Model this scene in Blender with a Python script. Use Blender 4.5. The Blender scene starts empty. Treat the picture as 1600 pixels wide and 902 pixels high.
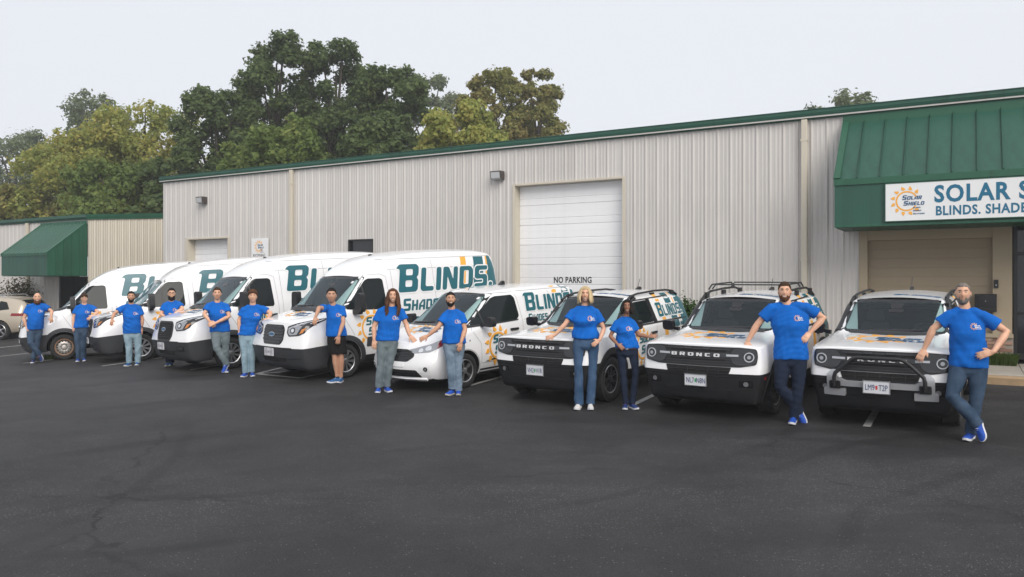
import bpy, bmesh, math, random
from mathutils import Vector, Matrix
from mathutils.bvhtree import BVHTree
from mathutils.geometry import delaunay_2d_cdt
from math import sin, cos, pi, radians, sqrt, atan2, hypot

random.seed(7)
SC = bpy.context.scene
COL = SC.collection

# ---------------------------------------------------------------- camera
CAM_H = 2.494
cd = bpy.data.cameras.new('camera')
cam = bpy.data.objects.new('camera', cd)
COL.objects.link(cam)
cam.location = (0, 0, CAM_H)
cam.rotation_euler = (radians(90), 0, 0)
cd.sensor_width = 36
cd.lens = 27.81
cd.shift_y = -11 / 1600
cd.clip_end = 2000
SC.camera = cam

# ---------------------------------------------------------------- sky, sun, exposure
SUN_EL, SUN_AZ = radians(36), radians(160)
w = bpy.data.worlds.new('World')
SC.world = w
w.use_nodes = True
nt = w.node_tree
bg = nt.nodes['Background']
sky = nt.nodes.new('ShaderNodeTexSky')
sky.sky_type = 'NISHITA'
sky.sun_disc = False
sky.sun_elevation = SUN_EL
sky.sun_rotation = SUN_AZ
sky.air_density = 1.0
sky.dust_density = 6.0
# a bank of fog under the sky: an even pale overcast mixed over the clear-sky colour
mx = nt.nodes.new('ShaderNodeMixRGB')
mx.inputs[0].default_value = 0.93
mx.inputs[2].default_value = (8.25, 8.5, 9.05, 1)
nt.links.new(sky.outputs[0], mx.inputs[1])
nt.links.new(mx.outputs[0], bg.inputs[0])
bg.inputs[1].default_value = 0.10
sd = bpy.data.lights.new('sun', 'SUN')
so = bpy.data.objects.new('sun', sd)
COL.objects.link(so)
sd.energy = 2.4
sd.angle = radians(40)
sd.color = (1.0, 0.95, 0.88)
# the sun stands behind the camera's right shoulder
so.rotation_euler = (radians(54), 0, radians(20))
so.location = (10, -20, 30)
SC.view_settings.view_transform = 'Standard'
SC.view_settings.look = 'None'
SC.view_settings.exposure = 0.12
SC.view_settings.gamma = 1.0
try:
    SC.cycles.use_denoising = True
    SC.cycles.max_bounces = 8
    SC.cycles.volume_bounces = 1
    SC.cycles.transparent_max_bounces = 16
except Exception:
    pass

# ---------------------------------------------------------------- places
SX, SY = 0.8645, -0.503          # along the wall (towards the right)
NX, NY = 0.503, 0.8645           # into the building
WALL_D = 18.93
WALL_ROT = atan2(SY, SX)

def SD(s, d, z=0.0):
    return Vector((s * SX + d * NX, s * SY + d * NY, z))

def ground_sd(s, d):
    dd = d
    if d > 20.5:
        dd = 20.5
    z = 0.0408 * dd
    if s < -15:
        z -= 0.024 * (min(-s, 28) - 15) ** 1.12
    return z

def ground(x, y):
    return ground_sd(x * SX + y * SY, x * NX + y * NY)

F = 1236.0
def px_ground(px, py):
    """the point of the ground seen at a pixel of the 1600 wide photograph"""
    u, v = (px - 800) / F, (py - 440) / F
    Y = CAM_H / v * 0.8
    lo, hi = 2.0, 120.0
    for _ in range(50):
        m = (lo + hi) / 2
        if CAM_H - v * m > ground(u * m, m):
            lo = m
        else:
            hi = m
    return Vector((u * lo, lo, ground(u * lo, lo)))

def px_at(px, py, Y):
    return Vector(((px - 800) / F * Y, Y, CAM_H - (py - 440) / F * Y))

# ---------------------------------------------------------------- materials
def new_mat(name):
    m = bpy.data.materials.new(name)
    m.use_nodes = True
    return m, m.node_tree, m.node_tree.nodes['Principled BSDF']

def mat(name, col, rough=0.6, metal=0.0, spec=0.5, coat=0.0, noise=None, bump=0.0, bscale=60.0, emit=None, sheen=0.0):
    """noise = (scale, amount, stretch xyz) breaks the base colour up"""
    m, t, b = new_mat(name)
    b.inputs['Base Color'].default_value = (*col, 1)
    b.inputs['Roughness'].default_value = rough
    b.inputs['Metallic'].default_value = metal
    b.inputs['Specular IOR Level'].default_value = spec
    if coat:
        b.inputs['Coat Weight'].default_value = coat
        b.inputs['Coat Roughness'].default_value = 0.06
    if sheen:
        b.inputs['Sheen Weight'].default_value = sheen
    tc = None
    if noise or bump:
        tc = t.nodes.new('ShaderNodeTexCoord')
        mp = t.nodes.new('ShaderNodeMapping')
        t.links.new(tc.outputs['Object'], mp.inputs[0])
    if noise:
        sc, amt, st = noise
        mp.inputs['Scale'].default_value = st
        n = t.nodes.new('ShaderNodeTexNoise')
        n.inputs['Scale'].default_value = sc
        n.inputs['Detail'].default_value = 6
        n.inputs['Roughness'].default_value = 0.65
        t.links.new(mp.outputs[0], n.inputs['Vector'])
        r = t.nodes.new('ShaderNodeValToRGB')
        r.color_ramp.elements[0].position = 0.25
        r.color_ramp.elements[1].position = 0.75
        r.color_ramp.elements[0].color = (*[max(0, c * (1 - amt)) for c in col], 1)
        r.color_ramp.elements[1].color = (*[min(1, c * (1 + amt)) for c in col], 1)
        t.links.new(n.outputs[0], r.inputs[0])
        t.links.new(r.outputs[0], b.inputs['Base Color'])
    if bump:
        n2 = t.nodes.new('ShaderNodeTexNoise')
        n2.inputs['Scale'].default_value = bscale
        n2.inputs['Detail'].default_value = 4
        t.links.new(tc.outputs['Object'], n2.inputs['Vector'])
        bp = t.nodes.new('ShaderNodeBump')
        bp.inputs['Strength'].default_value = bump
        bp.inputs['Distance'].default_value = 0.02
        t.links.new(n2.outputs[0], bp.inputs['Height'])
        t.links.new(bp.outputs[0], b.inputs['Normal'])
    return m

M = {}
M['white_paint'] = mat('white car paint', (0.80, 0.80, 0.81), 0.22, coat=0.6, noise=(0.9, 0.015, (1, 1, 1)))
M['black_plastic'] = mat('dark moulded plastic', (0.013, 0.0135, 0.015), 0.5, noise=(4, 0.15, (1, 1, 1)))
M['grey_plastic'] = mat('grey bumper plastic', (0.040, 0.042, 0.047), 0.55, noise=(3, 0.12, (1, 1, 1)))
M['gloss_black'] = mat('gloss black trim', (0.012, 0.012, 0.014), 0.18)
M['well'] = mat('wheel well', (0.008, 0.008, 0.009), 0.9)
M['seam'] = mat('panel gap', (0.33, 0.33, 0.34), 0.8)
M['tyre'] = mat('tyre rubber', (0.018, 0.018, 0.019), 0.85, noise=(9, 0.2, (1, 1, 1)))
M['alloy'] = mat('silver alloy', (0.52, 0.53, 0.55), 0.3, 0.85)
M['dark_alloy'] = mat('black alloy', (0.075, 0.075, 0.08), 0.3, 0.5)
M['machined'] = mat('machined rim edge', (0.55, 0.55, 0.57), 0.3, 0.9)
M['rust_steel'] = mat('rusty steel wheel', (0.46, 0.43, 0.40), 0.5, 0.6, noise=(14, 0.25, (1, 1, 1)))
M['rust'] = mat('rust', (0.30, 0.16, 0.09), 0.8)
M['glass'] = mat('dark vehicle glass', (0.010, 0.014, 0.015), 0.03, spec=0.22)
M['shield_glass'] = mat('windscreen glass', (0.014, 0.026, 0.029), 0.03, spec=0.55)
M['lamp_glass'] = mat('headlight lens', (0.36, 0.37, 0.39), 0.08, 0.55, spec=0.8)
M['lamp_dark'] = mat('headlight housing', (0.022, 0.023, 0.026), 0.12, 0.2, spec=0.8)
M['lamp_ring'] = mat('light guide', (0.50, 0.52, 0.55), 0.2, 0.2)
M['lamp_chrome'] = mat('lamp reflector', (0.8, 0.81, 0.82), 0.12, 0.9)
M['amber'] = mat('amber lens', (0.55, 0.20, 0.05), 0.2)
M['red_lens'] = mat('red lens', (0.22, 0.015, 0.018), 0.15)
M['chrome'] = mat('chrome', (0.7, 0.71, 0.72), 0.15, 1.0)
M['silver_paint'] = mat('silver bumper insert', (0.50, 0.51, 0.53), 0.35, 0.5)
M['teal'] = mat('teal vinyl', (0.012, 0.115, 0.145), 0.32)
M['orange'] = mat('orange vinyl', (0.85, 0.40, 0.05), 0.35)
M['white_vinyl'] = mat('white vinyl', (0.80, 0.80, 0.80), 0.35)
M['plate'] = mat('licence plate', (0.62, 0.63, 0.66), 0.4)
M['plate_ink'] = mat('plate ink', (0.03, 0.045, 0.14), 0.5)
M['plate_smudge'] = mat('plate mark', (0.30, 0.28, 0.31), 0.5)
M['green_mark'] = mat('green plate mark', (0.03, 0.32, 0.12), 0.5)
M['red_mark'] = mat('red plate mark', (0.55, 0.03, 0.04), 0.5)
M['badge'] = mat('white badge', (0.72, 0.72, 0.73), 0.35)
M['beige_paint'] = mat('champagne paint', (0.47, 0.41, 0.33), 0.25, 0.25, coat=0.5)

def windscreen_glass(name, ior):
    m, t, b = new_mat(name)
    N = t.nodes.new; Lk = t.links.new
    tr = N('ShaderNodeBsdfTransparent'); tr.inputs[0].default_value = (.62, .74, .72, 1)
    gl = N('ShaderNodeBsdfGlossy'); gl.inputs['Roughness'].default_value = .02; gl.inputs[0].default_value = (.82, .94, 1.0, 1)
    fr = N('ShaderNodeFresnel'); fr.inputs[0].default_value = 1.5
    mx = N('ShaderNodeMixShader'); Lk(fr.outputs[0], mx.inputs[0]); Lk(tr.outputs[0], mx.inputs[1]); Lk(gl.outputs[0], mx.inputs[2])
    Lk(mx.outputs[0], t.nodes['Material Output'].inputs[0])
    return m
M['shield_glass'] = windscreen_glass('windscreen glass', 1.62)
M['van_glass'] = windscreen_glass('coated windscreen glass', 2.8)

# ---------------------------------------------------------------- mesh helpers
class MB:
    def __init__(self):
        self.v, self.f, self.m = [], [], []
    def add(self, vs, fs, mi=0):
        o = len(self.v)
        self.v += [tuple(p) for p in vs]
        for q in fs:
            self.f.append(tuple(i + o for i in q)); self.m.append(mi)
    def box(self, x0, x1, y0, y1, z0, z1, mi=0, mtx=None):
        p = [(x0,y0,z0),(x1,y0,z0),(x1,y1,z0),(x0,y1,z0),(x0,y0,z1),(x1,y0,z1),(x1,y1,z1),(x0,y1,z1)]
        if mtx: p = [mtx @ Vector(q) for q in p]
        self.add(p, [(0,3,2,1),(4,5,6,7),(0,1,5,4),(1,2,6,5),(2,3,7,6),(3,0,4,7)], mi)
    def tube(self, path, radii, n=10, mi=0, caps=True, ell=None, up=None):
        """a swept tube; ell=(a,b) scales the two section axes"""
        path = [Vector(p) for p in path]
        if not hasattr(radii, '__len__'): radii = [radii] * len(path)
        rings = []
        prev = None
        for i, p in enumerate(path):
            t = (path[min(i + 1, len(path) - 1)] - path[max(i - 1, 0)])
            if t.length < 1e-9: t = Vector((0, 0, 1))
            t.normalize()
            if prev is None:
                ref = Vector(up) if up else (Vector((0, 0, 1)) if abs(t.z) < 0.9 else Vector((0, 1, 0)))
                a = (ref - t * ref.dot(t)).normalized()
            else:
                a = (prev - t * prev.dot(t)).normalized()
            prev = a
            b = t.cross(a)
            r = radii[i]
            ra, rb = (r if not hasattr(r, '__len__') else r[0]), (r if not hasattr(r, '__len__') else r[1])
            rings.append([p + a * ra * cos(2 * pi * k / n) + b * rb * sin(2 * pi * k / n) for k in range(n)])
        vs = [q for r in rings for q in r]
        fs = []
        for i in range(len(path) - 1):
            for k in range(n):
                a, b = i * n + k, i * n + (k + 1) % n
                fs.append((a, b, b + n, a + n))
        if caps:
            fs.append(tuple(range(n - 1, -1, -1)))
            fs.append(tuple((len(path) - 1) * n + k for k in range(n)))
        self.add(vs, fs, mi)
    def lathe(self, prof, n=24, axis='x', centre=(0, 0, 0), mi=0):
        """prof = [(radius, along)...] turned about an axis"""
        vs = []
        for r, a in prof:
            for k in range(n):
                c, s_ = cos(2 * pi * k / n) * r, sin(2 * pi * k / n) * r
                p = {'x': (a, c, s_), 'y': (s_, a, c), 'z': (c, s_, a)}[axis]
                vs.append((p[0] + centre[0], p[1] + centre[1], p[2] + centre[2]))
        fs = []
        for i in range(len(prof) - 1):
            for k in range(n):
                a, b = i * n + k, i * n + (k + 1) % n
                fs.append((a, b, b + n, a + n))
        self.add(vs, fs, mi)
    def ellipsoid(self, c, r, nu=14, nv=9, mi=0, mtx=None):
        vs, fs = [], []
        for j in range(nv + 1):
            ph = -pi / 2 + pi * j / nv
            for i in range(nu):
                th = 2 * pi * i / nu
                p = Vector((r[0] * cos(ph) * cos(th), r[1] * cos(ph) * sin(th), r[2] * sin(ph)))
                if mtx: p = mtx @ p
                vs.append(p + Vector(c))
        for j in range(nv):
            for i in range(nu):
                a, b = j * nu + i, j * nu + (i + 1) % nu
                fs.append((a, b, b + nu, a + nu))
        self.add(vs, fs, mi)
    def prism(self, poly, axis, a0, a1, mi=0):
        """poly of 2D points extruded along an axis ('x': (y,z), 'y': (x,z), 'z': (x,y))"""
        n = len(poly)
        def P(q, a): return {'x': (a, q[0], q[1]), 'y': (q[0], a, q[1]), 'z': (q[0], q[1], a)}[axis]
        vs = [P(q, a0) for q in poly] + [P(q, a1) for q in poly]
        fs = [tuple(range(n - 1, -1, -1)), tuple(range(n, 2 * n))]
        fs += [(i, (i + 1) % n, (i + 1) % n + n, i + n) for i in range(n)]
        self.add(vs, fs, mi)
    def mesh(self, name, mats, smooth=False, fix=True):
        me = bpy.data.meshes.new(name)
        me.from_pydata(self.v, [], self.f)
        if not isinstance(mats, (list, tuple)): mats = [mats]
        for mm in mats: me.materials.append(mm)
        if len(mats) > 1: me.polygons.foreach_set('material_index', self.m)
        if fix:
            bm = bmesh.new(); bm.from_mesh(me)
            bmesh.ops.recalc_face_normals(bm, faces=bm.faces)
            bm.to_mesh(me); bm.free()
        if smooth:
            me.polygons.foreach_set('use_smooth', [True] * len(me.polygons))
            if smooth != True:
                try: me.set_sharp_from_angle(angle=radians(smooth))
                except Exception: pass
        me.update()
        return me
    def build(self, name, mats, parent=None, smooth=False, fix=True):
        return link(name, self.mesh(name, mats, smooth, fix), parent)

def link(name, me, parent=None, loc=None, rot=None):
    o = bpy.data.objects.new(name, me)
    COL.objects.link(o)
    if parent: o.parent = parent
    if loc is not None: o.location = loc
    if rot is not None: o.rotation_euler = rot
    return o

def tag(o, label, cat, group=None, kind=None):
    if label: o['label'] = label
    if cat: o['category'] = cat
    if group: o['group'] = group
    if kind: o['kind'] = kind
    return o

def thing(name, label, cat, loc=(0, 0, 0), rotz=0.0, group=None):
    o = link(name, None, None, loc, (0, 0, rotz))
    o.empty_display_size = 0.2
    return tag(o, label, cat, group)

def structure(name, mb, m, smooth=False):
    o = mb.build(name, m, None, smooth)
    o['kind'] = 'structure'
    return o

def evaluated(o):
    dg = bpy.context.evaluated_depsgraph_get()
    return bpy.data.meshes.new_from_object(o.evaluated_get(dg))

def apply_mods(o):
    me = evaluated(o)
    old = o.data
    o.modifiers.clear()
    o.data = me
    me.name = old.name
    bpy.data.meshes.remove(old)
    return o

def round_poly(pts, r, n=4):
    out = []
    N = len(pts)
    for i in range(N):
        p0, p1, p2 = Vector(pts[i - 1]), Vector(pts[i]), Vector(pts[(i + 1) % N])
        a, b = (p0 - p1), (p2 - p1)
        rr = min(r if not hasattr(r, '__len__') else r[i], a.length * .45, b.length * .45)
        if rr < 1e-5:
            out.append(tuple(p1)); continue
        a.normalize(); b.normalize()
        s, e = p1 + a * rr, p1 + b * rr
        for k in range(n + 1):
            t = k / n
            q = s * (1 - t) ** 2 + p1 * 2 * t * (1 - t) + e * t * t
            out.append((q.x, q.y))
    return out

def inside(p, poly):
    c = False
    j = len(poly) - 1
    for i in range(len(poly)):
        xi, yi = poly[i]; xj, yj = poly[j]
        if (yi > p[1]) != (yj > p[1]) and p[0] < (xj - xi) * (p[1] - yi) / (yj - yi) + xi: c = not c
        j = i
    return c

def tri_polys(polys, L):
    """triangulate polygons with holes on a grid of spacing L; polys = [(outer, [holes])]; returns verts2d, tris, boundary edges"""
    V, T, Bd = [], [], []
    for outer, holes in polys:
        vs, es = [], []
        for ring in [outer] + list(holes):
            st = len(vs)
            n = len(ring)
            for i in range(n):
                a, b = Vector(ring[i]), Vector(ring[(i + 1) % n])
                k = max(1, int((b - a).length / L))
                for q in range(k): vs.append(a.lerp(b, q / k))
            cnt = len(vs) - st
            es += [(st + i, st + (i + 1) % cnt) for i in range(cnt)]
        nb = len(vs)
        xs = [p.x for p in vs]; ys = [p.y for p in vs]
        nx, ny = int((max(xs) - min(xs)) / L), int((max(ys) - min(ys)) / L)
        for i in range(1, nx + 1):
            for j in range(1, ny + 1):
                p = Vector((min(xs) + i * L, min(ys) + j * L))
                if inside(p, outer) and not any(inside(p, h) for h in holes):
                    if min((p - q).length for q in vs[:nb]) > L * .45: vs.append(p)
        r = delaunay_2d_cdt(vs, es, [], 0, 1e-5)
        rv, rf = r[0], r[2]
        o = len(V)
        V += [(p.x, p.y) for p in rv]
        cnt = {}
        for f in rf:
            c = sum((rv[i] for i in f), Vector((0, 0))) / 3
            if inside(c, outer) and not any(inside(c, h) for h in holes):
                T.append(tuple(i + o for i in f))
                for k in range(3):
                    e = (f[k] + o, f[(k + 1) % 3] + o)
                    cnt[tuple(sorted(e))] = cnt.get(tuple(sorted(e)), 0) + (1 if e[0] < e[1] else 2)
        for e, c in cnt.items():
            if c == 1: Bd.append((e[0], e[1]))
            elif c == 2: Bd.append((e[1], e[0]))
    return V, T, Bd
# ---------------------------------------------------------------- lettering
def _g(o, *h): return (o, list(h))
GL = {
 'B': (.84, [_g([(0,0),(.74,0),(.82,.09),(.82,.43),(.73,.52),(.82,.6),(.82,.9),(.72,1),(-.02,1),(-.16,.84),(0,.84)], [(.27,.19),(.56,.19),(.56,.42),(.27,.42)], [(.27,.60),(.56,.60),(.56,.82),(.27,.82)])]),
 'L': (.72, [_g([(0,.1),(.1,0),(.7,0),(.7,.2),(.3,.2),(.26,.26),(.26,1),(0,1)])]),
 'I': (.27, [_g([(0,0),(.27,0),(.27,1),(0,1)])]),
 'N': (.84, [_g([(0,0),(.25,0),(.25,.6),(.52,0),(.84,0),(.84,1),(.59,1),(.59,.42),(.32,1),(0,1)])]),
 'D': (.82, [_g([(0,0),(.66,0),(.82,.16),(.82,.84),(.66,1),(0,1)], [(.26,.19),(.55,.19),(.55,.81),(.26,.81)])]),
 'S': (.80, [_g([(0,0),(.70,0),(.80,.1),(.80,.5),(.70,.6),(.26,.6),(.26,.8),(.80,.8),(.80,1),(.1,1),(0,.9),(0,.48),(.1,.4),(.54,.4),(.54,.2),(0,.2)])]),
 'H': (.80, [_g([(0,0),(.26,0),(.26,.4),(.54,.4),(.54,0),(.80,0),(.80,1),(.54,1),(.54,.6),(.26,.6),(.26,1),(0,1)])]),
 'A': (.82, [_g([(0,0),(.26,0),(.26,.28),(.56,.28),(.56,0),(.82,0),(.82,1),(.42,1),(0,.55)], [(.26,.46),(.56,.46),(.56,.82),(.5,.82),(.26,.54)])]),
 'E': (.72, [_g([(0,.1),(.1,0),(.72,0),(.72,.2),(.26,.2),(.26,.4),(.62,.4),(.62,.6),(.26,.6),(.26,.8),(.72,.8),(.72,1),(.1,1),(0,.9)])]),
 'O': (.84, [_g([(.12,0),(.72,0),(.84,.12),(.84,.88),(.72,1),(.12,1),(0,.88),(0,.12)], [(.26,.2),(.58,.2),(.58,.8),(.26,.8)])]),
 'R': (.82, [_g([(0,0),(.26,0),(.26,.34),(.36,.34),(.54,0),(.84,0),(.62,.37),(.82,.47),(.82,.9),(.72,1),(0,1)], [(.26,.54),(.56,.54),(.56,.82),(.26,.82)])]),
 'U': (.82, [_g([(0,.1),(.1,0),(.72,0),(.82,.1),(.82,1),(.56,1),(.56,.2),(.26,.2),(.26,1),(0,1)])]),
 'T': (.74, [_g([(.24,0),(.5,0),(.5,.8),(.74,.8),(.74,1),(0,1),(0,.8),(.24,.8)])]),
 'C': (.74, [_g([(.1,0),(.74,0),(.74,.2),(.26,.2),(.26,.8),(.74,.8),(.74,1),(.1,1),(0,.9),(0,.1)])]),
 '.': (.24, [_g([(0,0),(.24,0),(.24,.24),(0,.24)])]),
 ' ': (.40, []),
}

def techno(text, h, x=0.0, y=0.0, shear=0.2, gap=0.13, small=None, wide=1.0, rnd=0.05):
    """slanted techno capitals; small = height share of all but the first letter of a word. returns polys, width"""
    out = []
    cx = x
    first = True
    for ch in text:
        s = h * (1.0 if (small is None or first) else small)
        first = (ch == ' ')
        wd, shapes = GL[ch]
        for outer, holes in shapes:
            def tr(ring): return [(cx + (p[0] * wide + p[1] * shear) * s, y + p[1] * s) for p in ring]
            out.append((round_poly(tr(outer), rnd * s, 2), [round_poly(tr(q), rnd * .6 * s, 2) for q in holes]))
        cx += (wd * wide + gap) * s
    return out, cx - x

def grow(polys, d):
    """outline of letters pushed out by d, holes dropped where they close"""
    out = []
    def off(ring, d):
        n = len(ring); r = []
        ar = sum(ring[i][0] * ring[(i+1) % n][1] - ring[(i+1) % n][0] * ring[i][1] for i in range(n))
        sg = 1 if ar > 0 else -1
        for i in range(n):
            a, b, c = Vector(ring[i-1]), Vector(ring[i]), Vector(ring[(i+1) % n])
            e1 = (b - a); e2 = (c - b)
            if e1.length < 1e-7 or e2.length < 1e-7: r.append(tuple(b)); continue
            n1 = Vector((e1.y, -e1.x)).normalized() * sg; n2 = Vector((e2.y, -e2.x)).normalized() * sg
            m = (n1 + n2)
            if m.length < .3: m = n1
            m.normalize()
            k = d / max(.5, m.dot(n1))
            r.append((b.x + m.x * k, b.y + m.y * k))
        return r
    for o, hs in polys:
        out.append((off(o, d), [off(q, -d * .5) for q in hs]))
    return out

def sun_logo(r, x=0.0, y=0.0, rays=12, gap=(-0.55, 0.45), skip=True):
    """an open ring with flame shaped rays"""
    polys = []
    a0, a1 = gap[1], 2 * pi + gap[0]
    n = 40
    o = [(x + r * cos(a0 + (a1 - a0) * i / n), y + r * sin(a0 + (a1 - a0) * i / n)) for i in range(n + 1)]
    i_ = [(x + r * .85 * cos(a0 + (a1 - a0) * i / n), y + r * .85 * sin(a0 + (a1 - a0) * i / n)) for i in range(n, -1, -1)]
    polys.append((o + i_, []))
    for k in range(rays):
        a = 2 * pi * k / rays + .26
        if skip and (a < gap[1] - .1 or a > 2 * pi + gap[0] + .1): continue
        def P(rr, da): return (x + r * rr * cos(a + da), y + r * rr * sin(a + da))
        polys.append(([P(1.10, -.10), P(1.20, -.15), P(1.32, -.08), P(1.50, .07), P(1.34, .11), P(1.2, .14), P(1.10, .10)], []))
    return polys

def text_mesh(txt, size, align='LEFT', bold=0.0, extrude=0.0, shear=0.0, spacing=1.0, xs=1.0):
    cu = bpy.data.curves.new('lettering', 'FONT')
    cu.body = txt
    cu.size = size
    cu.align_x = align
    cu.offset = bold
    cu.extrude = extrude
    cu.shear = shear
    cu.space_character = spacing
    cu.resolution_u = 3
    o = bpy.data.objects.new('lettering', cu)
    COL.objects.link(o)
    me = evaluated(o)
    bpy.data.objects.remove(o); bpy.data.curves.remove(cu)
    if xs != 1.0:
        for v in me.vertices: v.co.x *= xs
    return me

def flat_polys(polys, L, fn):
    """lay 2D polygons out in space with fn(x, y) -> point"""
    V, T, _ = tri_polys(polys, L)
    mb = MB()
    mb.add([fn(x, y) for x, y in V], T)
    return mb
# ---------------------------------------------------------------- asphalt
def asphalt():
    m, t, b = new_mat('asphalt')
    N = t.nodes.new; Lk = t.links.new
    tc = N('ShaderNodeTexCoord')
    def noise(sc, det=4, ro=.6, vec=None):
        n = N('ShaderNodeTexNoise'); n.inputs['Scale'].default_value = sc; n.inputs['Detail'].default_value = det; n.inputs['Roughness'].default_value = ro
        Lk(vec or tc.outputs['Object'], n.inputs['Vector']); return n
    def ramp(src, a, b_, c0=0.0, c1=1.0):
        r = N('ShaderNodeMapRange'); r.inputs[1].default_value = a; r.inputs[2].default_value = b_; r.inputs[3].default_value = c0; r.inputs[4].default_value = c1
        Lk(src, r.inputs[0]); return r.outputs[0]
    def math_(op, a, b_):
        n = N('ShaderNodeMath'); n.operation = op
        for i, x in enumerate((a, b_)):
            if isinstance(x, (int, float)): n.inputs[i].default_value = x
            else: Lk(x, n.inputs[i])
        return n.outputs[0]
    big = noise(.16, 5).outputs[0]
    mid = noise(.9, 6, .7).outputs[0]
    mp = N('ShaderNodeMapping'); mp.inputs['Rotation'].default_value = (0, 0, .25); mp.inputs['Scale'].default_value = (.25, 1.0, 1)
    Lk(tc.outputs['Object'], mp.inputs[0])
    streak = noise(.8, 6, .65, mp.outputs[0]).outputs[0]
    fine = noise(95, 3, .7).outputs[0]
    base = math_('ADD', ramp(big, .3, .7, .010, .030), ramp(mid, .3, .75, -.007, .012))
    base = math_('ADD', base, ramp(fine, .35, .7, -.013, .021))
    # bare aggregate shows where the sealcoat has worn off
    vo = N('ShaderNodeTexVoronoi'); vo.inputs['Scale'].default_value = 42; vo.inputs['Randomness'].default_value = 1
    Lk(tc.outputs['Object'], vo.inputs['Vector'])
    wn = N('ShaderNodeTexWhiteNoise'); Lk(vo.outputs['Position'], wn.inputs['Vector'])
    stone = math_('MULTIPLY', ramp(vo.outputs['Distance'], .30, .20), ramp(wn.outputs['Value'], .52, .72))
    worn = math_('MULTIPLY', ramp(streak, .44, .64), ramp(big, .32, .58, .35, 1.0))
    few = math_('MULTIPLY', ramp(wn.outputs['Value'], .955, .97), ramp(vo.outputs['Distance'], .30, .20))
    st = math_('MAXIMUM', math_('MULTIPLY', stone, worn), math_('MULTIPLY', few, .8))
    base = math_('ADD', base, math_('MULTIPLY', st, .17))
    base = math_('ADD', base, math_('MULTIPLY', worn, .016))
    # hairline cracks, wandering
    dn = noise(.7, 5, .65)
    mxv = N('ShaderNodeMixRGB'); mxv.inputs[0].default_value = .55
    Lk(tc.outputs['Object'], mxv.inputs[1]); Lk(dn.outputs['Color'], mxv.inputs[2])
    vc = N('ShaderNodeTexVoronoi'); vc.feature = 'DISTANCE_TO_EDGE'; vc.inputs['Scale'].default_value = .42
    Lk(mxv.outputs[0], vc.inputs['Vector'])
    crk = math_('MULTIPLY', ramp(vc.outputs['Distance'], .007, .002), ramp(noise(.33, 3).outputs[0], .50, .62))
    base = math_('MULTIPLY', base, math_('SUBTRACT', 1.0, math_('MULTIPLY', crk, .6)))
    # old tyre scuffs: faint dark bands that sweep round
    wv = N('ShaderNodeTexWave'); wv.wave_type = 'RINGS'; wv.rings_direction = 'Z'; wv.inputs['Scale'].default_value = .10
    wv.inputs['Distortion'].default_value = 9; wv.inputs['Detail'].default_value = 2; wv.inputs['Detail Scale'].default_value = .25
    Lk(tc.outputs['Object'], wv.inputs['Vector'])
    sc = math_('MULTIPLY', ramp(wv.outputs['Fac'], .955, .99), ramp(noise(.22, 3).outputs[0], .46, .6))
    base = math_('MULTIPLY', base, math_('SUBTRACT', 1.0, math_('MULTIPLY', sc, .30)))
    for cx_, cy_, R_, hw in ((8.0, 3.5, 6.0, .13), (8.0, 3.5, 7.45, .13), (-4.0, 16.5, 8.2, .12), (-4.0, 16.5, 9.7, .12), (15.0, 9.5, 7.0, .14), (1.5, 2.0, 8.6, .12), (-9.5, 9.0, 5.4, .12)):
        sv = N('ShaderNodeVectorMath'); sv.operation = 'SUBTRACT'; Lk(tc.outputs['Object'], sv.inputs[0]); sv.inputs[1].default_value = (cx_, cy_, 0)
        sv2 = N('ShaderNodeVectorMath'); sv2.operation = 'MULTIPLY'; Lk(sv.outputs[0], sv2.inputs[0]); sv2.inputs[1].default_value = (1, 1, 0)
        ln_ = N('ShaderNodeVectorMath'); ln_.operation = 'LENGTH'; Lk(sv2.outputs[0], ln_.inputs[0])
        dd_ = math_('ABSOLUTE', math_('SUBTRACT', ln_.outputs['Value'], math_('ADD', R_ - .5, ramp(big, .2, .8, 0, 1.0))), 0)
        arc = math_('MULTIPLY', ramp(dd_, hw, hw * .45), ramp(noise(.35, 4).outputs[0], .47, .60))
        base = math_('MULTIPLY', base, math_('SUBTRACT', 1.0, math_('MULTIPLY', math_('MULTIPLY', arc, ramp(fine, .3, .6, .6, 1.0)), .30)))
    cc = N('ShaderNodeCombineColor')
    Lk(math_('MULTIPLY', base, 1.0), cc.inputs[0]); Lk(math_('MULTIPLY', base, .955), cc.inputs[1]); Lk(math_('MULTIPLY', base, 1.0), cc.inputs[2])
    Lk(cc.outputs[0], b.inputs['Base Color'])
    b.inputs['Roughness'].default_value = .78
    Lk(ramp(worn, 0, 1, .66, .85), b.inputs['Roughness'])
    b.inputs['Specular IOR Level'].default_value = .36
    bp = N('ShaderNodeBump'); bp.inputs['Strength'].default_value = .5; bp.inputs['Distance'].default_value = .008
    Lk(math_('ADD', fine, math_('MULTIPLY', st, .8)), bp.inputs['Height'])
    Lk(bp.outputs[0], b.inputs['Normal'])
    return m

xs = [-260, -160, -110, -80, -60] + [-45 + i * 1.5 for i in range(61)] + [60, 80, 110, 160, 260]
ys = [-60, -30, -15, -5] + [i * 1.25 for i in range(33)] + [45, 52, 60, 80, 110, 160, 260, 400]
mb = MB()
mb.add([(x, y, ground(x, y)) for y in ys for x in xs], [(j * len(xs) + i, j * len(xs) + i + 1, (j + 1) * len(xs) + i + 1, (j + 1) * len(xs) + i) for j in range(len(ys) - 1) for i in range(len(xs) - 1)])
structure('parking_lot', mb, asphalt(), True)

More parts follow.
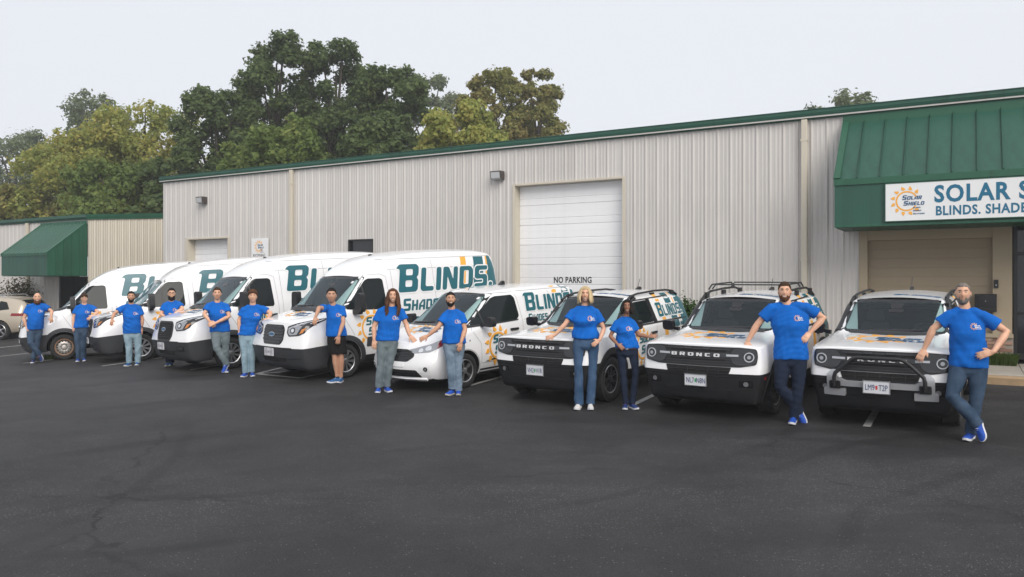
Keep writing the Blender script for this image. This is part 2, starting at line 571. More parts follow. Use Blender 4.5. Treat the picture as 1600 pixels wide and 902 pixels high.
# painted bay lines: thin sheets over the asphalt
M['line_paint'] = mat('worn white road paint', (0.42, 0.42, 0.41), 0.8, noise=(7, .45, (1, 1, 1)))
def strip(pts, wd, lift=.006):
    mb = MB()
    pts = [Vector(p) for p in pts]
    dense = []
    for a, b in zip(pts, pts[1:]):
        k = max(1, int((b - a).length / .5))
        dense += [a.lerp(b, i / k) for i in range(k)]
    dense.append(pts[-1])
    vs = []
    for i, p in enumerate(dense):
        t = (dense[min(i + 1, len(dense) - 1)] - dense[max(0, i - 1)]).normalized()
        n = Vector((-t.y, t.x))
        for s_ in (1, -1):
            q = p + n * wd / 2 * s_
            vs.append((q.x, q.y, ground(q.x, q.y) + lift))
    mb.add(vs, [(2 * i, 2 * i + 1, 2 * i + 3, 2 * i + 2) for i in range(len(dense) - 1)])
    return mb
for k, s_ in enumerate((2.3, -1.26, -4.75, -8.25, -15.4, -18.75, -22.3, -25.8, -29.3)):
    structure('bay_line', strip([SD(s_, 11.9).xy, SD(s_, 17.2).xy], .10), M['line_paint'])
for a, b in (((400, 585), (441, 575)), ((400, 585), (447, 581.5)), ((400, 585), (470, 591.5)), ((470, 591.5), (530, 578))):
    structure('bay_line', strip([px_ground(*a).xy, px_ground(*b).xy], .09, .010), M['line_paint'])

# ---------------------------------------------------------------- warehouse
WZ = ground_sd(-10, WALL_D)
S0 = -12.0
def wall_mat(name, col, streak=.07):
    m, t, b = new_mat(name)
    N = t.nodes.new; Lk = t.links.new
    tc = N('ShaderNodeTexCoord'); mp = N('ShaderNodeMapping'); mp.inputs['Scale'].default_value = (3.2, 1, .12)
    Lk(tc.outputs['Object'], mp.inputs[0])
    n = N('ShaderNodeTexNoise'); n.inputs['Scale'].default_value = 2.2; n.inputs['Detail'].default_value = 7; n.inputs['Roughness'].default_value = .7
    Lk(mp.outputs[0], n.inputs['Vector'])
    n2 = N('ShaderNodeTexNoise'); n2.inputs['Scale'].default_value = .45; n2.inputs['Detail'].default_value = 4
    Lk(tc.outputs['Object'], n2.inputs['Vector'])
    ad = N('ShaderNodeMath'); ad.operation = 'ADD'; Lk(n.outputs[0], ad.inputs[0]); Lk(n2.outputs[0], ad.inputs[1])
    r = N('ShaderNodeValToRGB')
    r.color_ramp.elements[0].position = .72; r.color_ramp.elements[1].position = 1.28
    r.color_ramp.elements[0].color = (*[c * (1 - streak) for c in col], 1)
    r.color_ramp.elements[1].color = (*[c * (1 + streak) for c in col], 1)
    # every sheet weathers a little differently
    oi = N('ShaderNodeObjectInfo'); mr = N('ShaderNodeMapRange'); mr.inputs[3].default_value = .955; mr.inputs[4].default_value = 1.035
    Lk(oi.outputs['Random'], mr.inputs[0])
    hs_ = N('ShaderNodeHueSaturation'); Lk(mr.outputs[0], hs_.inputs['Value']); Lk(r.outputs[0], hs_.inputs['Color'])
    Lk(ad.outputs[0], r.inputs[0]); Lk(hs_.outputs[0], b.inputs['Base Color'])
    b.inputs['Roughness'].default_value = .5
    return m
M['wall'] = wall_mat('pale ribbed steel', (.51, .487, .463))
M['wall2'] = wall_mat('cream ribbed steel', (.60, .55, .46), .05)
M['green'] = wall_mat('dark green steel', (.014, .068, .045), .22)
M['green_light'] = wall_mat('green trim', (.014, .082, .046), .18)
M['cream_trim'] = mat('cream trim', (.55, .50, .41), .5, noise=(3, .06, (1, 1, .2)))
M['door_white'] = wall_mat('white door steel', (.80, .80, .81), .03)
M['lamp_case'] = mat('bronze lamp housing', (.06, .05, .045), .5)
M['lamp_lens'] = mat('frosted lamp lens', (.45, .46, .47), .35)
M['dark_glass'] = mat('dark window glass', (.012, .013, .016), .06, spec=.6)
M['black_frame'] = mat('black frame', (.012, .012, .013), .4)
M['concrete'] = mat('concrete', (.36, .33, .29), .85, noise=(2.5, .16, (1, 1, 1)), bump=.2)
M['kerb'] = mat('worn ochre kerb', (.36, .25, .145), .85, noise=(2.2, .28, (1, 1, 1)), bump=.2)
M['beige_wall'] = mat('beige siding', (.30, .24, .165), .6, noise=(1.5, .05, (1, 1, .3)))
M['beige_post'] = mat('beige post', (.38, .31, .215), .6)
M['sign_white'] = mat('sign panel', (.76, .76, .76), .35)
M['sign_blue'] = mat('sign blue', (.008, .13, .23), .4)
M['logo_navy'] = mat('logo navy', (.02, .09, .20), .4)
M['black_text'] = mat('black lettering', (.025, .025, .028), .5)
M['mortar'] = mat('mortar', (.30, .26, .22), .9)
BR = [mat('brick tone', c, .85, noise=(9, .2, (1, 1, 1))) for c in ((.30, .17, .12), (.36, .22, .16), (.25, .14, .10), (.38, .27, .20))]

PW = .914
def rib_profile(w_, first=True):
    pts = []
    n = max(1, round(w_ / .305))
    p = w_ / n
    for k in range(n):
        x = k * p
        pts += [(x, -.027), (x + .016, -.027), (x + .046, 0), (x + .10, 0), (x + .112, -.008), (x + .14, -.008), (x + .152, 0), (x + .19, 0), (x + .202, -.008), (x + .23, -.008), (x + .242, 0), (x + p - .030, 0)]
    pts.append((w_, -.027))
    return pts
_pm = {}
def ribbed(w_, h, m, key=''):
    k = (round(w_, 3), round(h, 3), m.name)
    if k not in _pm:
        pr = rib_profile(w_)
        mb = MB()
        n = len(pr)
        mb.add([(x, y, 0) for x, y in pr] + [(x, y, h) for x, y in pr] + [(x, y + .012, 0) for x, y in pr] + [(x, y + .012, h) for x, y in pr],
               [(i, i + 1, i + 1 + n, i + n) for i in range(n - 1)] + [(2 * n + i + 1, 2 * n + i, 3 * n + i, 3 * n + i + 1) for i in range(n - 1)] +
               [(n + i, n + i + 1, 3 * n + i + 1, 3 * n + i) for i in range(n - 1)] + [(i + 1, i, 2 * n + i, 2 * n + i + 1) for i in range(n - 1)] +
               [(0, n, 3 * n, 2 * n), (n - 1, 3 * n - 1, 4 * n - 1, 2 * n - 1)])
        _pm[k] = mb.mesh('wall_panel', m)
    return _pm[k]

WH = thing('warehouse', 'long pale ribbed steel warehouse with green eave and white roller doors', 'building', SD(S0, WALL_D, WZ), WALL_ROT)
def W(s, z, d=0.0): return Vector((s - S0, d, z - WZ))
ZE = 6.17
def panels(parent, s0, s1, z0, z1, org, m, name='wall_panel'):
    s = s0
    while s < s1 - .02:
        w_ = min(PW, s1 - s)
        if s1 - s - w_ < .25: w_ = s1 - s
        o = link(name, ribbed(w_, z1 - z0, m), parent, org(s, z0))
        s += w_
D1 = (-24.77, -22.49, 4.06); D2 = (-10.90, -7.73, 5.18); WN = (-16.92, -15.98, 2.55, 3.77)
for a, b, z0, z1 in ((-25.88, D1[0], WZ, ZE), (D1[0], D1[1], D1[2], ZE), (D1[1], WN[0], WZ, ZE), (WN[0], WN[1], WN[3], ZE), (WN[0], WN[1], WZ, WN[2]), (WN[1], D2[0], WZ, ZE), (D2[0], D2[1], D2[2], ZE), (D2[1], -2.16, WZ, ZE)):
    panels(WH, a, b, z0, z1, W, M['wall'])
# carcass behind the sheets: end walls, roof slab and back, with real depth
mb = MB(); mb.box(-26.0 - S0, -25.885 - S0, -.034, 24, 0, ZE - WZ); mb.box(-25.88 - S0, 14 - S0, 23.8, 24, 0, ZE - WZ)
mb.box(13.9 - S0, 14.02 - S0, .3, 23.8, 0, ZE - WZ)
mb.build('end_wall', M['wall'], WH)
mb = MB(); mb.box(-25.9 - S0, 14 - S0, -.02, .3, -1.3, -.002); mb.build('foundation', M['concrete'], WH)
mb = MB(); mb.prism([(-.12, ZE - WZ + .02), (12, ZE - WZ + .85), (24.2, ZE - WZ + .02), (24.2, ZE - WZ + .1), (12, ZE - WZ + .95), (-.12, ZE - WZ + .1)], 'x', -26.1 - S0, 14.1 - S0)
mb.build('roof', M['wall'], WH)
mb = MB(); g0 = ZE - WZ
mb.prism([(-.02, g0 - .01), (-.06, g0 - .01), (-.075, g0 + .05), (-.13, g0 + .055), (-.15, g0 + .12), (-.15, g0 + .185), (-.165, g0 + .19), (-.165, g0 + .205), (-.02, g0 + .205)], 'x', -26.08 - S0, 14.05 - S0)
mb.build('gutter', M['green'], WH)
for s_ in (-19.36, -3.29):
    mb = MB(); mb.prism(round_poly([(s_ - .065 - S0, -.15), (s_ + .065 - S0, -.15), (s_ + .065 - S0, -.036), (s_ - .065 - S0, -.036)], .02, 3), 'z', .15, g0 - .012)
    mb.box(s_ - .08 - S0, s_ + .08 - S0, -.155, -.035, 2.2, 2.25); mb.box(s_ - .08 - S0, s_ + .08 - S0, -.155, -.035, g0 - .5, g0 - .45)
    mb.build('downspout', M['cream_trim'], WH)

def roller(s0, s1, top, nsec, rec, pair):
    dr = link('garage_door', None, WH, W(s0, WZ))
    H = top - WZ; w_ = s1 - s0
    h = H / nsec
    mb = MB()
    # one section of the door: two flat faces parted by a pressed groove
    g = h * .33
    pr = [(rec, 0.0), (rec, .008), (rec - .022, .016), (rec - .022, g - .014), (rec - .010, g - .006), (rec - .010, g + .006), (rec - .022, g + .014), (rec - .022, h * .66), (rec - .018, h * .665), (rec - .018, h * .675), (rec - .022, h * .68), (rec - .022, h - .012), (rec, h - .004), (rec, h), (rec + .03, h), (rec + .03, 0)]
    mb.prism([(y, z) for y, z in pr], 'x', .004, w_ - .004)
    me = mb.mesh('door_panel', M['door_white'])
    for k in range(nsec):
        link('door_panel', me, dr, (0, 0, k * h))
    tr = MB()
    tr.box(-.07, .0, -.045, rec + .05, 0, H + .0); tr.box(w_, w_ + .05, -.045, rec + .05, 0, H); tr.box(-.07, w_ + .05, -.045, rec + .05, H, H + .05)
    tr.build('door_frame', M['cream_trim'], dr)
    return dr
roller(D1[0] + .17, D1[1] - .0, D1[2] - .05, 6, .30, False)
mb = MB(); mb.box(D1[0] - S0 + .002, D1[0] + .098 - S0, -.04, .33, 0, D1[2] - WZ - .01); mb.build('door_reveal', M['cream_trim'], WH)
big = roller(D2[0], D2[1], D2[2] - .05, 8, .26, True)
me = text_mesh('NO PARKING', .225, bold=.005, extrude=.001, spacing=1.05, xs=.80)
me.materials.append(M['black_text'])
link('lettering', me, big, W(-9.84, 2.46) - W(D2[0] + .0, WZ) + Vector((0, .26 - .026, 0)), (pi / 2, 0, 0))
# dark window
wn = link('window', None, WH, W(WN[0], WN[2]))
mb = MB(); mb.box(.0, .94, .06, .08, 0, 1.22); mb.build('pane', M['dark_glass'], wn)
mb = MB()
for q in ((-.03, .0, 0, 1.22), (.94, .97, 0, 1.22), (-.03, .97, 1.22, 1.26), (-.03, .97, -.04, 0)): mb.box(q[0], q[1], -.04, .06, q[2], q[3])
mb.build('frame', M['black_frame'], wn)

# entrance bay at the right: siding, post, brick base, dark door
mb = MB(); mb.box(-2.15 - S0, -1.98 - S0, -.06, .12, .16, 2.90); mb.box(-1.98 - S0, .36 - S0, -.03, .12, 2.62, 2.90); mb.build('entrance_frame', M['beige_post'], WH)
bw = link('siding', None, WH, W(-1.98, WZ + .62))
mb = MB(); mb.prism([(.08, 0), (.056, .001), (.060, .1985), (.08, .1985)], 'x', .003, 2.337); me = mb.mesh('siding_board', M['beige_wall'])
for k in range(10): link('siding_board', me, bw, (0, 0, .2 * k))
mb = MB(); mb.box(.36 - S0, .70 - S0, -.05, .12, .66, 2.90); mb.build('entrance_post', M['beige_post'], WH)
mb = MB(); mb.box(-2.0 - S0, .72 - S0, -.10, .0, .58, .66); mb.build('brick_sill', M['beige_post'], WH)
bk = link('brick_base', None, WH, W(-2.0, WZ + .15))
mb = MB(); mb.box(0, 2.72, -.045, .1, 0, .43); mb.build('mortar', M['mortar'], bk)
bms = []
for q in range(4):
    mb = MB(); mb.box(0, .215, -.066, -.046, .004, .062); bms.append(mb.mesh('brick', BR[q]))
for r in range(6):
    for c in range(12):
        x = c * .226 + (.11 if r % 2 else 0)
        if x + .215 > 2.72: continue
        link('brick', random.choice(bms), bk, (x, random.uniform(-.003, .003), .004 + r * .071))
ed = link('entrance_door', None, WH, W(.72, WZ + .15))
mb = MB(); mb.box(0, .07, -.02, .1, 0, 2.75); mb.box(1.1, 1.17, -.02, .1, 0, 2.75); mb.box(.07, 1.1, -.02, .1, 2.68, 2.75); mb.box(.07, 1.1, -.015, .1, 2.1, 2.17); mb.box(.07, 1.1, -.018, .1, .9, .95); mb.box(.07, 1.1, -.018, .1, 0, .12)
mb.build('frame', M['black_frame'], ed)
mb = MB(); mb.box(.07, 1.1, .03, .05, .12, 2.68); mb.build('pane', M['dark_glass'], ed)
mb = MB(); mb.tube([(1.0, -.07, .8), (1.0, -.07, 1.15)], .014); mb.box(.99, 1.01, -.07, .0, .82, .84); mb.box(.99, 1.01, -.07, .0, 1.11, 1.13); mb.build('handle', M['chrome'], ed)
mb = MB(); mb.box(1.17, 9, -.02, .1, .6, 2.9); mb.box(-.02, 9, -.021, .1, 2.75, 2.9); mb.build('entrance_infill', M['beige_wall'], ed)
mb = MB(); mb.box(-2.15 - S0, 14 - S0, .0, .1, 2.9, g0); mb.build('upper_wall', M['wall'], WH)

# green awning over the entrance
AW = link('awning', None, WH, W(-2.45, 0))
AD, AT, AF0, AF1 = -1.43, 6.10, 3.66, 4.47
AL = 7.2
mb = MB(); mb.box(0, AL, AD, AD + .03, AF0, AF1); mb.build('fascia', M['green'], AW)
mb = MB(); mb.box(-.02, AL + .02, AD - .03, AD + .04, AF1 + .001, AF1 + .13); mb.box(-.012, AL + .01, AD - .012, AD + .035, AF0 - .05, AF0 - .001); mb.box(-.03, AL, -.07, -.037, AT - .14, AT + .06); mb.build('trim', M['green_light'], AW)
sl = Vector((0, -.05 - AD, AT - .1 - AF1 - .12))
ln = sl.length
ang = atan2(sl.z, sl.y)
n = int(AL / .405)
pwid = AL / n
mb = MB(); mb.prism([(0, 0), (.385, 0), (.385, .03), (.395, .045), (.405, .045), (.405, -.008), (0, -.008)], 'y', 0, ln)
me = mb.mesh('awning_panel', M['green'])
for k in range(n):
    o = link('awning_panel', me, AW, (k * pwid, AD + .0, AF1 + .12), (ang, 0, 0))
    o.scale = (pwid / .405, 1, 1)
mb = MB(); mb.box(-.03, .10, 0, ln, .004, .05); o = mb.build('rake_trim', M['green_light'], AW); o.location = (0, AD, AF1 + .12); o.rotation_euler = (ang, 0, 0)
tri = [(AD, AF0), (-.04, AF0), (-.04, AT - .1), (AD, AF1 + .12)]
for xa in (-.012, AL):
    mb = MB(); mb.prism(tri, 'x', xa, xa + .012); mb.build('side_panel', M['green'], AW)
sp = link('soffit', None, AW)
mb = MB(); mb.box(.003, .297, AD + .03, -.04, 3.60, 3.625); me = mb.mesh('soffit_board', M['green'])
for k in range(int(AL / .3)): link('soffit_board', me, sp, (k * .3, 0, 0))

# ---------------------------------------------------------------- signs and fittings on the wall
def on_wall(s, z, d=-.05): return SD(s, WALL_D + d, z)
SB = thing('sign_board', 'long white sign board with a sun logo and blue lettering on the green awning', 'sign', SD(-1.50, WALL_D + AD - .02, 3.70 + .0), WALL_ROT)
mb = MB(); mb.box(0, 6.0, -.03, .018, 0, .74); mb.build('panel', M['sign_white'], SB)
mb = MB()
for q in ((-.015, 6.015, -.015, .0), (-.015, 6.015, .74, .755), (-.015, 0, 0, .74), (6.0, 6.015, 0, .74)): mb.box(q[0], q[1], -.036, .018, q[2], q[3])
mb.build('frame', M['green_light'], SB)
def letter(txt, size, x, z, m, parent, y=-.033, bold=0.0, name='lettering', **k):
    me = text_mesh(txt, size, bold=bold, extrude=.001, **k)
    me.materials.append(m)
    return link(name, me, parent, (x, y, z), (pi / 2, 0, 0))
letter('SOLAR SHIELD', .45, .86, .345, M['sign_blue'], SB, bold=.014, spacing=1.12, xs=.84)
letter('BLINDS. SHADES. SOLUTIONS.', .25, .88, .085, M['sign_blue'], SB, bold=.007, spacing=1.10, xs=.80)
def logo(parent, x, z, r, y, name='logo', cols=('orange', 'logo_navy'), extra=True, sx=1.0):
    fl = lambda a, b: (x + a * sx, y, z + b)
    for k, q in enumerate(sun_logo(r)): flat_polys([q], .5, fl).build('sun_ring' if k == 0 else 'sun_ray', M[cols[0]], parent)
    p1, _ = techno('SOLAR', r * .46, -.42 * r, .12 * r, small=.78)
    p2, _ = techno('SHIELD', r * .46, -.30 * r, -.44 * r, small=.78)
    ps = p1 + p2
    if extra:
        for i, t_ in enumerate(('BLINDS', 'SHADES', 'SOLUTIONS')): ps += techno(t_, r * .15, .55 * r, (-.74 - .30 * i) * r, small=.85)[0]
    for q in ps: flat_polys([q], .5, lambda a, b: (x + a * sx, y - .002, z + b)).build('letter', M[cols[1]], parent)
logo(SB, .38, .385, .20, -.034)

RS = thing('receiving_sign', 'small white square sign reading RECEIVING with a sun logo on the warehouse wall', 'sign', on_wall(-21.27, 3.16), WALL_ROT)
mb = MB(); mb.box(0, .80, -.012, .012, 0, .80); mb.build('panel', M['sign_white'], RS)
letter('RECEIVING', .155, .08, .16, M['black_text'], RS, y=-.015, xs=.78)
logo(RS, .36, .52, .15, -.015)

LAMP = None
def wall_lamp(s, z, label):
    t = thing('wall_lamp', label, 'lamp', SD(s, WALL_D - .036, z), WALL_ROT, 'wedge lamps on the warehouse wall')
    mb = MB()
    mb.prism([(0, -.13), (-.09, -.13), (-.21, -.10), (-.235, .08), (-.22, .105), (0, .105)], 'x', -.165, .165)
    mb.build('housing', M['lamp_case'], t)
    mb = MB(); mb.prism([(-.10, -.118), (-.206, -.092), (-.229, .068), (-.242, .068), (-.218, -.098), (-.105, -.133)], 'x', -.142, .142)
    mb.build('lens', M['lamp_lens'], t)
wall_lamp(-23.72, 5.40, 'bronze wedge lamp high on the wall above the small roller door')
wall_lamp(-11.40, 5.45, 'bronze wedge lamp beside the top corner of the big white roller door')

DB = thing('drop_box', 'black metal drop box on the beige entrance wall beside the dark door', 'box', SD(.04, WALL_D - .03, 1.88), WALL_ROT)
mb = MB(); mb.prism(round_poly([(0, -.16), (.39, -.16), (.39, .0), (0, .0)], .012, 2), 'z', 0, .36); mb.build('body', M['black_frame'], DB)
mb = MB(); mb.box(.03, .36, -.168, -.161, .10, .33); mb.build('flap', M['gloss_black'], DB)
mb = MB(); mb.lathe([(0, -.02), (.009, -.02), (.009, 0)], 10, 'y', (.195, -.168, .215)); mb.build('lock', M['chrome'], DB)
IC = thing('intercom', 'small black intercom fixed above the drop box beside the door', 'intercom', SD(.42, WALL_D - .05, 2.36), WALL_ROT)
mb = MB(); mb.box(-.04, .04, -.03, 0, 0, .17); mb.build('case', M['black_frame'], IC)
mb = MB(); mb.lathe([(0, -.006), (.014, -.006), (.014, 0)], 12, 'y', (0, -.03, .06)); mb.build('button', M['lamp_lens'], IC)

# ---------------------------------------------------------------- kerb and walk
KD0, KD1 = 16.40, 18.88
KZ = ground_sd(0, KD0) + .15
def sd_box(mb, s0, s1, d0, d1, z0, z1, ch=0.0):
    prof = [(d0, z0), (d0 + .0, z1 - ch), (d0 + ch, z1), (d1, z1), (d1, z0)]
    n = len(prof)
    mb.add([SD(s0, d, z) for d, z in prof] + [SD(s1, d, z) for d, z in prof], [tuple(range(n)), tuple(range(2 * n - 1, n - 1, -1))] + [(i, (i + 1) % n, (i + 1) % n + n, i + n) for i in range(n)])
for k in range(5):
    mb = MB(); s_ = -3.2 + k * 2.0
    sd_box(mb, s_ + .006, s_ + 1.994, KD0 + .152, KD1, KZ - .3, KZ + .02 + random.uniform(-.004, .004), .01)
    structure('pavement', mb, M['concrete'])
    mb = MB(); sd_box(mb, s_ + .008, s_ + 1.992, KD0, KD0 + .15, KZ - .3, KZ, .03); structure('kerb', mb, M['kerb'])

# ---------------------------------------------------------------- low building on the left
LC = -30.77
LZ = ground_sd(LC, WALL_D)
LB = thing('low_building', 'lower cream ribbed steel building with a green eave and sloping green awning', 'building', SD(LC, WALL_D, LZ), WALL_ROT)
LE = 5.02
def Lw(s, z, d=0.0): return Vector((s - LC, d, z - LZ))
panels(LB, LC - 14.0, LC - 1.85, LZ, LE, Lw, M['wall'])
panels(LB, LC - 1.85, LC, 2.7, LE, Lw, M['wall'])
# gable end: sheets seen past the corner, each a little taller than the last
gd = 0.0
while gd < 9:
    h = LE - LZ + .085 * (gd + PW)
    o = link('wall_panel', ribbed(PW, round(h, 3), M['wall2']), LB, (0.0, gd, 0), (0, 0, pi / 2))
    gd += PW
h0 = LE - LZ
mb = MB(); mb.box(-14, -.02, 9.1, 9.2, 0, h0 + .7); mb.prism([(.02, h0 - .06), (9.2, h0 + .72), (9.2, h0 + .8), (.02, h0 + .02)], 'x', -14, -.04); mb.build('roof', M['wall'], LB)
mb = MB(); mb.prism([(-.02, h0 - .03), (-.06, h0 - .03), (-.08, h0 + .04), (-.13, h0 + .05), (-.13, h0 + .17), (-.02, h0 + .17)], 'x', -14, .05); mb.build('gutter', M['green'], LB)
mb = MB()
mb.add([(.035, -.02, h0 - .03), (.06, -.02, h0 - .03), (.06, -.02, h0 + .17), (.035, -.02, h0 + .17), (.035, 9.2, h0 - .03 + .085 * 9.2), (.06, 9.2, h0 - .03 + .085 * 9.2), (.06, 9.2, h0 + .17 + .085 * 9.2), (.035, 9.2, h0 + .17 + .085 * 9.2)], [(0,1,2,3),(4,7,6,5),(0,4,5,1),(1,5,6,2),(2,6,7,3),(3,7,4,0)])
mb.add([(.03, -.02, h0 + .06), (.075, -.02, h0 + .06), (.075, -.02, h0 + .18), (.03, -.02, h0 + .18), (.03, 9.2, h0 + .06 + .085 * 9.2), (.075, 9.2, h0 + .06 + .085 * 9.2), (.075, 9.2, h0 + .18 + .085 * 9.2), (.03, 9.2, h0 + .18 + .085 * 9.2)], [(0,1,2,3),(4,7,6,5),(0,4,5,1),(1,5,6,2),(2,6,7,3),(3,7,4,0)])
mb.build('rake_trim', M['green_light'], LB)
mb = MB(); mb.prism(round_poly([(-4.3, -.14), (-4.16, -.14), (-4.16, -.04), (-4.3, -.04)], .02, 2), 'z', .1, h0 - .03); mb.build('downspout', M['cream_trim'], LB)
dd = link('doorway', None, LB)
mb = MB(); mb.box(-1.85, 0.0, .5, .52, 0, 2.7 - LZ); mb.build('pane', M['dark_glass'], dd)
mb = MB(); mb.box(-1.93, -1.85, -.04, .52, 0, 2.7 - LZ); mb.box(-.06, -.006, .0, .5, 0, 2.7 - LZ); mb.box(-1.0, -.94, .46, .50, 0, 2.7 - LZ); mb.build('frame', M['black_frame'], dd)
LA = link('awning', None, LB)
a_d, a_l = -1.62, 3.25
b0, b1, b2 = 2.73 - LZ, 3.50 - LZ, 4.93 - LZ
mb = MB(); mb.box(-a_l, 0, a_d, a_d + .03, b0, b1); mb.build('fascia', M['green'], LA)
mb = MB(); mb.box(-a_l - .02, .02, a_d - .03, a_d + .04, b1, b1 + .09); mb.box(-a_l, 0, -.075, -.04, b2 - .12, b2 + .02); mb.build('trim', M['green_light'], LA)
sl = Vector((0, -.05 - a_d, b2 - .1 - b1 - .08)); ln = sl.length; ang = atan2(sl.z, sl.y)
n = 13
mb = MB(); wv = a_l / n
mb.prism([(0, 0), (wv * .55, 0), (wv * .68, .045), (wv * .86, .045), (wv, 0), (wv, -.008), (0, -.008)], 'y', 0, ln); me = mb.mesh('awning_panel', M['green'])
for k in range(n): link('awning_panel', me, LA, (-a_l + k * wv, a_d, b1 + .08), (ang, 0, 0))
for x in (-.10, -a_l):
    mb = MB(); mb.box(x, x + .13, -.02, ln, .004, .055); o = mb.build('rake_trim', M['green_light'], LA); o.location = (0, a_d, b1 + .08); o.rotation_euler = (ang, 0, 0)
# ribbed side cheek
seg = 5
for k in range(seg):
    y0, y1 = a_d + (0 - .04 - a_d) * k / seg, a_d + (0 - .04 - a_d) * (k + 1) / seg
    def top(y): return b1 + .08 + (y - a_d) / (-.05 - a_d) * (b2 - .1 - b1 - .08)
    for xa in (-.012, -a_l):
        mb = MB(); mb.prism([(y0 + .004, b0), (y1 - .014, b0), (y1 - .014, top(y1 - .014)), (y0 + .004, top(y0 + .004))], 'x', xa, xa + .025); mb.prism([(y1 - .014, b0), (y1 + .004, b0), (y1 + .004, top(y1) - .02), (y1 - .014, top(y1) - .03)], 'x', xa, xa + .05)
        mb.build('side_panel', M['green_light'], LA)
mb = MB(); mb.box(-a_l, 0, a_d + .03, -.04, b0 - .03, b0 - .005); mb.build('soffit', M['green'], LA)
